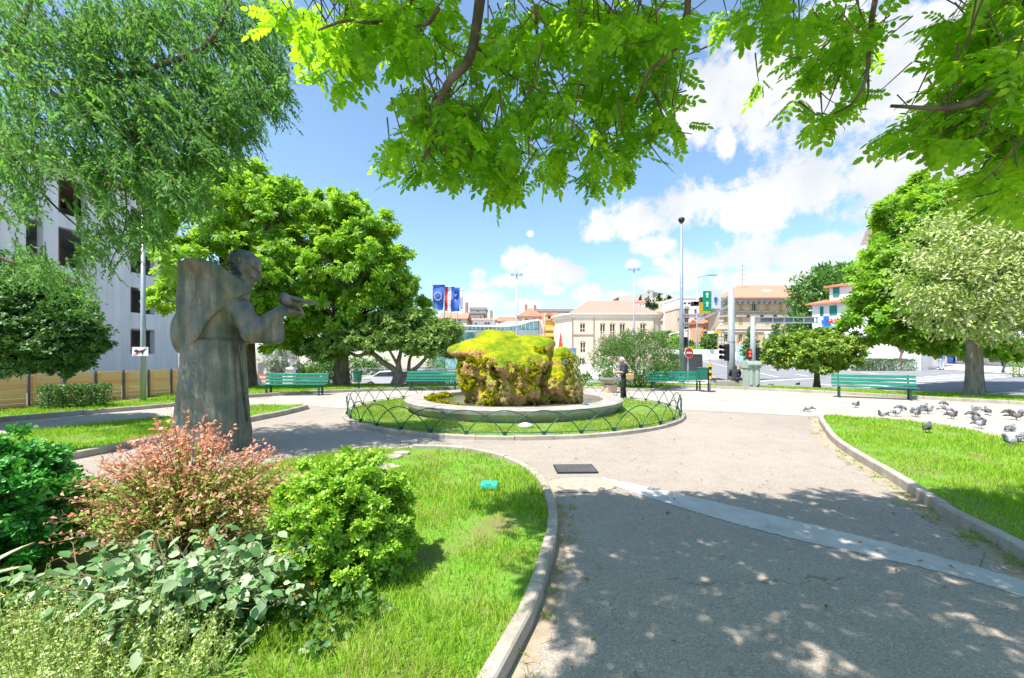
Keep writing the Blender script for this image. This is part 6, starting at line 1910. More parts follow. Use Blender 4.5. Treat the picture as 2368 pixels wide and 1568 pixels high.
def palace():
    Y = 88.0
    f = lambda zx, zy, d=Y: P(*Z6(zx, zy), d)
    a = f(605, 400); b = f(1640, 400)
    zb = min(T(50, 88), T(80, 88)) - .3
    W = b.x - a.x; ze = f(0, 398).z; H = ze - zb
    root = empty('beige_palace', (a.x, Y, zb), 0, 'large beige palace with yellow shutters, pediments and a long red roof', 'building')
    ops, st = [], []
    for zx in (680, 840, 990, 1137, 1285, 1430, 1570):
        for (zy, w, h, s) in ((455, 46, 88, 'closed'), (618, 46, 100, 'closed'), (800, 44, 86, 'open')):
            c = f(zx, zy); ww, hh = w / 4.798 / FPX * Y, h / 4.798 / FPX * Y
            ops.append((c.x - a.x - ww / 2, c.z - zb - hh / 2, c.x - a.x + ww / 2, c.z - zb + hh / 2)); st.append('open' if (zx == 990 and zy == 455) else s)
    mb = MB()
    wall_face(mb, (0, 0, 0), (1, 0, 0), W, H, ops, .25)
    # left wing runs back along the side street
    L = 46.0; u = Vector((-.60, -.80, 0)).normalized()
    e = Vector((0, 0, 0)) - u * L
    ops2 = []
    for k in range(8):
        for (zy, w, h) in ((455, 1.5, 2.0), (618, 1.5, 2.3), (800, 1.5, 2.0)):
            c = f(0, zy).z - zb
            ops2.append((3 + k * 5.3, c - h / 2, 3 + k * 5.3 + w, c + h / 2))
    back = Vector((16, 40, 0)); u2 = (Vector((0, 0, 0)) - back); L2 = u2.length
    ops2 = [q for q in ops2 if q[2] < L2 - .5]
    wall_face(mb, back, u2, L2, H, ops2, .25)
    mb.quad((W, 0, 0), (W, 30, 0), (W, 30, H), (W, 0, H)); mb.quad((W, 30, 0), tuple(back), (back.x, back.y, H), (W, 30, H))
    mb.build('wall', PINKW, root)
    loc0 = root.location.copy(); root.location = (0, 0, 0)
    YS = plain('ochre shutter', (.56, .42, .17), .65)
    for q, s in zip(ops, st): window_unit(root, (0, 0, 0), (1, 0, 0), q, .25, WHITEP, s, YS)
    for q in ops2: window_unit(root, back, u2, q, .25, WHITEP, 'closed', YS)
    root.location = loc0
    mb = MB()
    for zx in (680, 840, 990, 1137, 1285, 1430, 1570):
        c = f(zx, 548) - root.location
        mb.slab([(-1.75, 0), (1.75, 0), (1.75, .2), (0, .75), (-1.75, .2)], (c.x, 0, c.z - .3), (1, 0, 0), (0, 0, 1), .35)
        c = f(zx, 508) - root.location; mb.box((c.x, -.12, c.z), (2.4, .25, .3))
    mb.build('pediment', BEIGE, root)
    mb = MB()
    for zy, hh, o in ((690, .5, .3), (668, .2, .2), (726, .25, .2)):
        c = f(0, zy).z - zb
        mb.box((W / 2, -o / 2, c), (W, o, hh))
        d = u2.normalized(); n = Vector((d.y, -d.x, 0)); m = back / 2 + n * (o / 2)
        mb.box((m.x, m.y, c), (L2, o, hh), rz=math.atan2(u2.y, u2.x))
    mb.build('string_course', CREAM2, root)
    mb = MB()
    for k in range(int(H / .75)):
        mb.box((.32, -.06, .4 + k * .75), (.62 if k % 2 else .95, .14, .52)); 
    mb.build('quoin', CREAM2, root)
    mb = MB(); pts = [(0 - .9, -1.0), (W + .5, -1.0), (W + .5, 30.5), (back.x - 1.2, back.y)]
    mb.prism(pts, H + .003, H + .75)
    for k in range(int(W / 1.1)): mb.box((.5 + k * 1.1, -.6, H - .25), (.4, .75, .5))
    mb.build('cornice', plaster('grey cornice', (.5, .47, .46)), root)
    zr = f(0, 215, Y + 11).z - zb
    mb = MB()
    e0, e1 = Vector((-1.2, -1.4, H + .76)), Vector((W + .6, -1.4, H + .76)); r0, r1 = Vector((9.5, 11, zr)), Vector((W + .6, 11, zr)); bk = Vector((back.x - 1.5, back.y, H + .76)); rb = Vector((back.x + 9, back.y, zr)) + Vector((2, 0, 0)); b2 = Vector((W + .6, 31, H + .76))
    mb.quad(e0, e1, r1, r0); mb.quad(bk, e0, r0, rb); mb.add([rb, r0, r1, b2], [(0, 1, 2, 3)])
    mb.add([e0, e1, e1 - Vector((0, 0, .3)), e0 - Vector((0, 0, .3))], [(0, 3, 2, 1)])
    ro = mb.build('roof', TILE2, root)
    c = f(860, 245, Y + 8) - root.location; mb = MB()
    mb.tube([(c.x, 8, c.z - 1.5), (c.x, 8, c.z + 5.5)], .06, 5)
    for k in range(4): mb.box((c.x, 8, c.z + 2 + k), (2.0 - .3 * k, .06, .06))
    mb.build('antenna', GALV, ro)
    c = f(1115, 290, Y + 5) - root.location; MB().box((c.x, 4.6, c.z + .2), (1.4, 1, .5)).build('roof_vent', WHITEP, ro)
palace()
def low_wall(label, pts, h, w, mat, name='low_wall'):
    mb = MB(); z0 = min(T(*p) for p in pts)
    for i in range(len(pts) - 1):
        a, b = Vector((*pts[i], 0)), Vector((*pts[i + 1], 0))
        m = (a + b) / 2; d = b - a; zz = T(m.x, m.y)
        mb.box((m.x, m.y, zz + h / 2 - .4), (d.length, w, h + .8), rz=math.atan2(d.y, d.x))
    o = mb.build(name, mat); tag(o, label, 'wall'); return o
low_wall('white garden wall along the foot of the beige palace', [(48, 83), (62, 80), (78, 79)], 1.5, .4, WHITEW)
low_wall('low white wall at the corner of the beige palace', [(40, 90), (47.5, 83.4)], 1.4, .4, WHITEW)
# memorial arch-shaped kiosk and info board
r = empty('white_kiosk', (57.5, 70, T(57.5, 70)), 0, 'white tapered kiosk tower in front of the cedar trees', 'kiosk')
c0 = Z6(1200, 840); k0 = P(*c0, 70); r.location = (k0.x, 70, T(k0.x, 70))
mb = MB()
for s in (-1, 1): mb.bar((s * 1.35, 0, 0), (s * .9, 0, 4.6), .5, .4)
mb.box((0, 0, 4.75), (2.3, 1.2, .3)); mb.box((0, .3, 1.0), (1.6, .3, 2.0)); mb.build('frame', WHITEP, r)
MB().box((0, .2, 3.2), (1.2, .2, 2.2)).build('pane', GLASS, r)
k1 = P(*Z6(866, 940), 66); r = empty('info_board', (k1.x, 66, T(k1.x, 66)), 0, 'pale blue information board on legs by the beige palace', 'sign')
MB().box((0, 0, 1.7), (2.0, .15, 2.3)).build('panel', plain('pale blue board', (.5, .68, .7), .4), r)
for s in (-.8, .8): MB().box((s, 0, .28), (.1, .1, .56)).build('leg', GALV, r)
def lettering(text, size, ext, mat, parent, loc):
    """raised letters, one mesh"""
    cu = bpy.data.curves.new('lettering', 'FONT'); cu.body = text; cu.size = size; cu.extrude = ext; cu.space_character = .92
    t = bpy.data.objects.new('lettering', cu); COL.objects.link(t)
    me = bpy.data.meshes.new_from_object(t.evaluated_get(bpy.context.evaluated_depsgraph_get()))
    bpy.data.objects.remove(t); me.materials.clear()
    o = link_mesh('lettering', me, mat, parent); o.location = loc; o.rotation_euler = (R(90), 0, 0)
    return o
# white corner house and shop row
def corner_house():
    Z9 = zd((1900, 640), 6.03)
    rz = -.95; o = P(Z9(328, 0)[0], 0, 46.0); ux, uy = math.cos(rz), math.sin(rz)
    zb = T(o.x, 46) - .2
    root = empty('white_corner_house', (o.x, 46.0, zb), rz, 'white corner house with green shutters, red roof and a red lettered sign', 'house')
    def f(zx, zy):      # photo point -> (distance along the facade, height)
        x, y = Z9(zx, zy); k = (x - CX) / FPX
        a = (k * 46 - o.x) / (ux - k * uy); Y = 46 + uy * a
        return a, CAM_H + (HY - y) / FPX * Y - zb
    W, H = 8.6, f(328, 566)[1]
    ops = []
    for (x0, y0, x1, y1) in [(437, 592, 492, 732), (585, 575, 680, 718), (830, 590, 890, 718), (405, 905, 525, 968), (597, 892, 686, 975), (780, 890, 860, 968)]:
        a0, b1 = f(x0, y0); a1, b0 = f(x1, y1); ops.append((a0, b0, a1, b1))
    mb = MB(); wall_face(mb, (0, 0, 0), (1, 0, 0), W, H, ops, .2)
    mb.quad((W, 0, 0), (W, 11, 0), (W, 11, H), (W, 0, H)); mb.quad((W, 11, 0), (0, 11, 0), (0, 11, H), (W, 11, H)); mb.quad((0, 11, 0), (0, 0, 0), (0, 0, H), (0, 11, H))
    mb.build('wall', WHITEW, root)
    GS = plain('green shutter', (.02, .2, .15), .55)
    l0 = root.location.copy(); root.location = (0, 0, 0)
    for i, q in enumerate(ops): window_unit(root, (0, 0, 0), (1, 0, 0), q, .2, WHITEP, 'closed' if i in (0, 2) else 'plain', GS if i in (0, 2) else None)
    root.location = l0
    for s in (0, 1):
        q = ops[1]; MB().box((q[0] + .12 + s * (q[2] - q[0] - .24), .02, (q[1] + q[3]) / 2), (.34, .05, q[3] - q[1])).build('shutter', GS, root)
    zr = f(545, 445)[1]
    g = MB(); g.add([(-.5, -.5, H + .1), (W + .5, -.5, H + .1), (W + .5, 11.5, H + .1), (-.5, 11.5, H + .1), (3.6, 5.5, zr + .9), (W - 3.6, 5.5, zr + .9), (-.5, -.5, H - .05), (W + .5, -.5, H - .05)], [(0, 1, 5, 4), (1, 2, 5), (2, 3, 4, 5), (3, 0, 4), (1, 0, 6, 7)])
    g.build('roof', TILE, root)
    x0 = f(543, 0)[0]; zt = f(545, 303)[1]
    at = MB().box((x0 + 3, 4.2, (H + zt) / 2), (6, 7, zt - H)).build('attic', WHITEW, root)
    g = MB(); hip_roof(g, x0, .7, x0 + 6, 7.7, zt + .12, f(880, 150)[1] - zt - .1, .4); g.build('attic_roof', TILE, at)
    a, b = f(640, 352); MB().box((a, .68, b), (.55, .1, 1.25)).build('attic_shutter', GS, at)
    for cx, cy in ((537, 755), (508, 812), (543, 866)):
        a, b = f(cx, cy); MB().box((a, -.12, b), (.46, .16, .4)).build('sign_square', plain('sign blue', (.02, .14, .6), .4), root)
    a, b = f(556, 832); lettering('EMMEZETA', .62, .05, plain('sign red', (.75, .04, .02), .4), root, (a, -.14, b))
    a, b = f(640, 905); MB().slab([(-.9, 0), (.9, 0), (.9, .6), (-.9, .6)], (a, -.5, b), (1, 0, 0), (0, .5, .3), .05).build('awning', GS, root)
corner_house()
def shops():
    zb = T(49, 44) - .25
    root = empty('shop_row', (56.0, 59.5, zb), R(-112.4), 'row of low white shops with display windows along the right hand pavement', 'shop')
    W, H = 30, 4.2
    ops = [(3.2, .1, 4.5, 2.7), (4.8, .1, 6.1, 2.7), (7.4, .35, 12.2, 2.75), (13.2, .1, 14.8, 2.7), (15.4, .3, 20.5, 2.8), (21.4, .3, 25, 2.8)]
    mb = MB(); wall_face(mb, (0, 0, 0), (1, 0, 0), W, H, ops, .35); mb.quad((W, 0, 0), (W, 8, 0), (W, 8, H), (W, 0, H)); mb.quad((0, 8, 0), (0, 0, 0), (0, 0, H), (0, 8, H)); mb.quad((0, 0, H), (W, 0, H), (W, 8, H), (0, 8, H))
    mb.build('wall', WHITEW, root)
    l0, r0 = root.location.copy(), root.rotation_euler.copy(); root.location = (0, 0, 0); root.rotation_euler = (0, 0, 0)
    for q in ops: window_unit(root, (0, 0, 0), (1, 0, 0), q, .35, WHITEP)
    root.location = l0; root.rotation_euler = r0
    MB().box((15, -.5, 3.05), (30, 1.0, .35)).build('fascia', WHITEP, root)
    MB().box((9.5, -1.02, 3.05), (4.6, .05, .24)).build('fascia_strip', plain('sign blue', (.02, .14, .6), .4), root)
    MB().box((18, -1.02, 3.05), (3.6, .05, .24)).build('fascia_strip', plain('sign blue', (.02, .14, .6), .4), root)
    MB().box((8.6, .12, .75), (1.9, .1, .8)).build('display_board', plain('sign blue', (.02, .14, .6), .4), root)
    for s in (6.75, 12.7, 15.1): MB().box((s, -.06, 1.6), (.5, .12, 3.2)).build('pilaster', plaster('beige pilaster', (.58, .48, .4)), root)
    t = NT_('portrait poster'); c = t.coord(); f = t.noise(1.6, 4, .6, c)
    pm = t.pbr(t.ramp(f, [(.35, (.12, .25, .3)), (.52, (.45, .45, .42)), (.62, (.55, .38, .32))]), .35)
    MB().box((19.2, .1, 1.6), (1.7, .06, 2.0)).build('poster', pm, root)
    mb = MB()
    for k in range(5): mb.box((1.0, -1.4 - .4 * k + 1.2, 3.4 - .25 * k), (1.1, .45, .12))
    mb.bar((.6, -.4, 3.4), (1.9, -2.0, .1), .3, .25); mb.build('stair_buttress', WHITEW, root)
shops()
def billboard_block():
    Y = 75.0
    Z10 = zd((2070, 500), 13.07)
    f = lambda zx, zy, d=Y: P(*Z10(zx, zy), d)
    a = f(330, 600); zb = T(a.x, Y) - .3
    root = empty('tower_block', (a.x, Y, zb), -.62, 'pale flat roofed block with a blue billboard, half hidden by the right tree', 'building')
    zr = f(0, 640).z - zb
    MB().box((12, 7.2, zr / 2), (20, 12, zr)).build('wall', BEIGE, root)
    MB().box((11.5, 6.6, zr + .3), (24, 15.5, .55)).build('roof', WHITEP, root)
    z1, z0 = f(0, 900).z - zb, f(0, 1290).z - zb
    MB().box((9, -.4, (z0 + z1) / 2), (18, .4, z1 - z0)).build('billboard', plain('billboard blue', (.13, .2, .38), .5, var=.5, scale=.12), root)
    sh = [(0, -.55), (.42, -.2), (.45, .4), (0, .3), (-.45, .4), (-.42, -.2)]
    MB().slab(sh, (5.6, -.62, (z0 + z1) / 2 + .5), (1, 0, 0), (0, 0, 1), .03).build('emblem', WHITEP, root)
    lettering('GRADSKI', 1.3, .02, WHITEP, root, (6.4, -.63, (z0 + z1) / 2 + .05))
    MB().box((9, -.25, z0 - 2.5), (18, .5, 3.4)).build('window_band', GLASS, root)
billboard_block()
# hill side: fort and houses
def fort():
    f = lambda zx, zy, d: P(*Z5(zx, zy), d)
    a, b, c = f(925, 250, 352), f(1325, 205, 338), f(1448, 225, 352)
    root = empty('hill_fort', (b.x, b.y, 20), 0, 'stone fort on the hilltop above the cream hall', 'fort')
    o = Vector((b.x, b.y, 20))
    mb = MB()
    def q(p0, z0, p1, z1): mb.quad((p0.x - o.x, p0.y - o.y, 0), (p1.x - o.x, p1.y - o.y, 0), (p1.x - o.x, p1.y - o.y, z1 - 20), (p0.x - o.x, p0.y - o.y, z0 - 20))
    q(a, a.z - 1, b, b.z); q(b, b.z, c, c.z)
    mb.add([(a.x - o.x, a.y - o.y, a.z - 21), (0, 0, b.z - 20), (c.x - o.x, c.y - o.y, c.z - 20), (c.x - o.x, c.y - o.y + 30, c.z - 20), (a.x - o.x, a.y - o.y + 30, a.z - 21)], [(0, 1, 2), (0, 2, 3, 4)])
    mb.quad((c.x - o.x, c.y - o.y, 0), (c.x - o.x, c.y - o.y + 30, 0), (c.x - o.x, c.y - o.y + 30, c.z - 20), (c.x - o.x, c.y - o.y, c.z - 20))
    mb.build('wall', plaster('fort stone', (.44, .41, .38)), root)
    MB().box((-1.0, 4, b.z - 20 + .8), (5, 6, 1.6)).build('watchtower', plaster('fort stone', (.44, .41, .38)), root)
    MB().tube([(-1, 4, b.z - 18.6), (-1, 4, b.z - 14)], .12, 5).build('mast', GALV, root)
fort()
hl = [('white villa with an orange roof just below the fort', 1125, 1235, 332, 300, 8, WHITEW, TILE), ('pale stone house below the cypresses on the hill', 1370, 1450, 452, 210, 9, STONEW, TILE), ('grey ruined stone tower on the slope right of the pines', 1480, 1560, 355, 290, 10, STONEW, None), ('small red roofed house in the middle of the hillside', 1420, 1470, 480, 190, 8, PINKW, TILE), ('wide stone house with a red roof at the right of the slope', 1545, 1630, 480, 185, 9, STONEW, TILE), ('tall pale gabled house low on the slope', 1490, 1600, 540, 165, 9, STONEW, TILE2), ('cream house tucked behind the cream hall corner', 1420, 1490, 560, 170, 8, BEIGE, TILE), ('narrow white house at the upper right of the slope', 1590, 1650, 430, 230, 8, WHITEW, TILE)]
for label, a, b, t, Y, dep, wl, rf in hl:
    (xa, yt), (xb, _) = Z5(a, t), Z5(b, t)
    wn = [(xa + (xb - xa) * (.2 + .3 * k), yt + (xb - xa) * (.28 + .42 * j), (xb - xa) * .13, (xb - xa) * .19) for k in range(3) for j in range(2)]
    house(label, xa, xb, yt, Y, dep, hill_z(P(xa, 0, Y).x, Y) - 14 if Y > 165 else -2, wl, rf, 'gablex' if 'gabled' not in label else 'gabley', None, wn, frame=GREYW)
# raw concrete building at the left
def shell():
    X0 = -26.0; y0, y1 = 13.0, 33.2
    zb = -1.4; H = 12.6 - zb
    root = empty('concrete_shell_building', (X0, y1, zb), 0, 'unfinished raw concrete building with empty window openings behind the left trees', 'building')
    yd = lambda px: X0 * FPX / (px - CX)
    L = y1 - y0
    ops = []
    for (p0, p1, sills) in ((135, 201, (.7, 3.74, 6.78, 9.82)), (302, 358, (1.7, 4.55, 7.3, 10.0)), (60, 100, (.7, 3.74, 6.78))):
        ya, yb = yd(p0), yd(p1)
        for s in sills: ops.append((y1 - yb, s - zb, y1 - ya, s - zb + (2.25 if p0 != 302 else 1.75)))
    ops = [(min(q[0], q[2]), q[1], max(q[0], q[2]), min(q[3], H - .3)) for q in ops]
    mb = MB()
    # facade seen from +X: runs from far to near
    o = Vector((0, -L, 0)); u = Vector((0, 1, 0))
    ops_m = [(L - q[2], q[1], L - q[0], q[3]) for q in ops]
    wall_face(mb, o, u, L, H, ops_m, .35)
    mb.quad((0, 0, 0), (-12, 0, 0), (-12, 0, H), (0, 0, H)); mb.quad((-12, -L, 0), (0, -L, 0), (0, -L, H), (-12, -L, H)); mb.quad((-12, 0, 0), (-12, -L, 0), (-12, -L, H), (-12, 0, H))
    mb.build('wall', RAWCONC, root)
    mb = MB()
    for s in (.5, 3.5, 6.55, 9.6): mb.box((-6.1, -L / 2, s - zb), (11.4, L - .4, .24))
    mb.build('floor_slab', RAWCONC, root)
    MB().box((-5.9, -L / 2, H + .16), (13.2, L + 1.0, .3)).build('roof_slab', plaster('formwork timber', (.62, .45, .28)), root)
    mb = MB()
    for q in ops_m:
        if q[2] - q[0] > .5:
            for t in (.35, .7): mb.tube([(-1.2, -L + q[0] + (q[2] - q[0]) * t, q[1] - .2), (-1.2, -L + q[0] + (q[2] - q[0]) * t, q[3])], .05, 6)
    mb.build('prop', plain('rusty prop', (.4, .17, .07), .8), root)
    MB().box((-7, -L / 2, H / 2), (.3, L - .6, H - .4)).build('inner_wall', RAWCONC, root)
shell()
# plank fence
def plank_fence():
    a, b = Vector((-14.9, 10.2, 0)), Vector((-13.1, 17.4, 0))
    root = empty('plank_fence', a, math.atan2(b.y - a.y, b.x - a.x), 'new wooden plank fence with dark metal posts at the left', 'fence')
    L = (b - a).length; h = 1.05
    n = 9; w = L / n
    for k in range(n):
        mb = MB()
        for j in range(7):
            mb.box((w * (k + .5), .0, .06 + (j + .5) * .142), (w - .1, .03, .136))
        mb.box((w * (k + .5) - w * .36, -.026, .53), (.1, .02, .98))
        mb.build('plank_panel', PLANK, root)
    for k in range(n + 1):
        MB().box((w * k, -.02, .52), (.05, .06, 1.12)).build('post', plain('dark grey post', (.1, .1, .11), .5, .3), root)
    MB().box((L / 2, 0, -.05), (L, .12, .2)).build('base', KERB, root)
plank_fence()
# retaining wall with railing, pillar with an urn, gate post, on the far side of the left hand street
rw = low_wall('low pale stone wall behind the parked white car', [(-22, 43), (-13, 42.5), (-2, 43)], 1.0, .4, plaster('pale wall stone', (.58, .5, .43)))
r = empty('iron_railing', (-22, 43, T(-22, 43) + .9), math.atan2(-.2, 20), 'iron garden railing on the low stone wall behind the left trees', 'railing')
mb = MB()
for k in range(150): mb.box((k * .134, 0, .5), (.02, .02, 1.0))
mb.box((10, 0, .9), (20, .04, .04)); mb.box((10, 0, .15), (20, .04, .04)); mb.build('bars', GALV, r)
def pillar():
    p = P(674, 893, 30); r = empty('urn_pillar', (p.x, 30, T(p.x, 30)), 0, 'white gate pillar topped with a stone urn behind the left bench', 'pillar')
    h = P(0, 848, 30).z - r.location.z
    MB().box((0, 0, h / 2 - .1), (.4, .4, h - .2)).build('shaft', WHITEW, r)
    MB().box((0, 0, h - .12), (.55, .55, .14)).build('cap', WHITEW, r)
    MB().lathe([(.0, h - .05), (.14, h - .05), (.06, h + .1), (.1, h + .2), (.24, h + .4), (.18, h + .5), (.24, h + .55), (0, h + .5)], 14).build('urn', WHITEW, r, smooth=True)
    r2 = empty('iron_railing', (p.x + .3, 30, T(p.x, 30)), .1, 'grey iron railing to the right of the urn pillar', 'railing')
    mb = MB()
    for k in range(40): mb.box((k * .13, 0, .7), (.022, .022, 1.3))
    mb.box((2.6, 0, 1.2), (5.2, .04, .04)); mb.box((2.6, 0, .3), (5.2, .04, .04)); mb.build('bars', GALV, r2)
    q = P(592, 890, 27); h2 = P(0, 838, 27).z - T(q.x, 27)
    r3 = empty('stone_pier', (q.x, 27, T(q.x, 27)), 0, 'pale rusticated stone pier behind the trunk beside the statue', 'pier')
    mb = MB()
    for k in range(8): mb.box((0, 0, .12 + k * h2 / 8 + .02), (.62 - .02 * (k % 2), .6 - .02 * (k % 2), h2 / 8 - .015))
    mb.build('courses', STONEW, r3)
pillar()
low_wall('tall pale wall of the gardens at the far left street', [(-34, 46), (-23, 44)], 2.0, .4, WHITEW)
# ------------------------------------------------------------------ street furniture
def bench(name='park_bench'):
    root = empty(name)
    L = 2.45
    for i, (y, z) in enumerate(((-.16, .445), (-.02, .45), (.12, .445))): MB().box((0, y, z), (L, .115, .035)).build('seat_slat', GREENP, root, bevel=.006)
    tl = Matrix.Rotation(R(-14), 3, 'X')
    for i, (y, z) in enumerate(((.225, .55), (.255, .68), (.29, .82))): MB().box((0, y, z), (L, .03, .105), mat=tl).build('back_slat', GREENP, root, bevel=.006)
    for s in (-1, 1):
        x = s * (L / 2 - .22)
        mb = MB(); mb.bar((x, -.2, 0), (x, -.17, .42), .06, .055); mb.bar((x, .2, 0), (x, .18, .42), .06, .055); mb.bar((x, -.22, .41), (x, .2, .41), .05, .04); mb.bar((x, .19, .40), (x, .325, .88), .05, .04); mb.bar((x, -.2, .14), (x, .2, .14), .03, .03)
        mb.build('leg', plain('bench iron', (.035, .065, .055), .5, .3, .25), root)
    return root
b0 = bench()
specs = [((626 + 737) / 2, 914.5, R(4), 'worn green slatted bench nearest the statue, behind the left lawn'), (1012, 905, R(3), 'bright green slatted bench partly hidden behind the fountain rock'), (1562, 904, R(-4), 'bright green slatted bench beside the flowering oleander'), (2022, 919, R(-33), 'green slatted bench in front of the pigeons at the right')]
BP = []
for i, (px, py, rz, lab) in enumerate(specs):
    o = b0 if i == 0 else copy_tree(b0)
    x, y = G(px, py); o.location = (x, y, 0); o.rotation_euler = (0, 0, rz)
    if i == 3: o.location = (13.35, 15.75, 0)
    if i == 1: o.location = (-3.6, 19.4, 0)
    tag(o, lab, 'bench', 'green park benches')
def mast(label, px, Y, ptop, pbase, r, name='lamp_mast', head='cap', mat=None, group=None):
    p = P(px, pbase, Y); zb = T(p.x, Y); zt = CAM_H + (HY - ptop) / FPX * Y; h = zt - zb
    root = empty(name, (p.x, Y, zb), 0, label, 'lamp', group)
    MB().tube([(0, 0, -.1), (0, 0, h * .45), (0, 0, h * .46), (0, 0, h)], [r, r * .85, r * .72, r * .5], 12).build('pole', mat or GALV, root, smooth=True)
    MB().tube([(0, 0, 0), (0, 0, .5)], [r * 1.25, r * 1.2], 12).build('collar', mat or GALV, root)
    if head == 'cap':
        MB().lathe([(0, h + r * 1.1), (r * 1.0, h + r * .7), (r * 1.35, h), (r * .8, h - r * 1.2), (r * .5, h - r * 1.2)], 14).build('lamp_head', DARKIRON, root, smooth=True)
    elif head == 'arm':
        MB().tube([(0, 0, h - .05), (.1, 0, h + .15), (1.0, -.1, h + .32)], .045, 7).build('arm', GALV, root)
        MB().box((1.35, -.13, h + .33), (.9, .28, .1)).build('lamp_head', GALV, root, bevel=.02)
    elif head == 'crown':
        mb = MB(); mb.box((0, 0, h + .1), (1.6, .12, .12))
        for s in (-.7, 0, .7): mb.box((s, -.12, h + .18), (.4, .3, .25))
        mb.build('lamp_head', GALV, root)
    elif head == 'side':
        MB().box((-.5, 0, h), (1.4, .35, .14)).build('lamp_head', WHITEP, root, bevel=.03)
    return root
mast('tall grey lamp mast standing right of the oleander', 1576, 22.6, 508, 872, .13, mat=plain('blue grey mast', (.27, .33, .38), .45, .3))
mast('slender mast with a lamp bar behind the right half of the fountain rock', 1195, 62, 638, 830, .16, head='crown')
mast('slender mast in front of the cream hall roof', 1466, 66, 626, 800, .17, head='crown')
mast('thin street lamp with a short arm left of the traffic sign gantry', 1612, 40, 645, 858, .08, head='arm')
mast('street lamp with a flat white head before the beige palace', 1892, 58, 718, 838, .09, head='side')
mast('shorter street lamp with a white head before the middle palace windows', 1796, 66, 742, 830, .08, head='side')
mast('thin flag mast between the glass hall and the old houses', 1142, 84, 700, 800, .1, head='none')
mast('thin white mast before the pink tower of the glass hall', 1210, 82, 735, 808, .1, head='none')
mast('thin white mast at the left edge of the yellow house', 1260, 82, 724, 850, .1, head='none')
def lamp_left():
    p = G(331, 928, .05); h = 6.4
    root = empty('sign_post', (p[0], p[1], .05), 0, 'galvanised lamp post carrying a no dogs plate by the plank fence', 'post')
    MB().tube([(0, 0, -.1), (0, 0, 2.2), (0, 0, h)], [.085, .075, .055], 12).build('pole', GALV, root, smooth=True)
    Y = p[1]; z = P(0, 813, Y).z - .05
    pl = MB().box((0, -.11, z), (.54, .02, .3)).build('plate', WHITEP, root)
    # dog shape
    d = [(-.16, .05), (-.2, .0), (-.17, -.01), (-.13, .0), (-.12, -.1), (-.09, -.1), (-.085, -.03), (.06, -.03), (.07, -.1), (.1, -.1), (.11, -.01), (.19, .06), (.18, .08), (.1, .035), (-.07, .035), (-.12, .075)]
    MB().slab(d, (0, -.124, z), (1, 0, 0), (0, 0, 1), .004).build('dog_symbol', BLACKP, pl)
    MB().slab([(-.25, -.13), (-.21, -.13), (.25, .13), (.21, .13)], (0, -.13, z), (1, 0, 0), (0, 0, 1), .004).build('red_stripe', REDP, pl)
    MB().box((0, -.09, z), (.2, .02, .06)).build('clamp', GALV, root)
lamp_left()
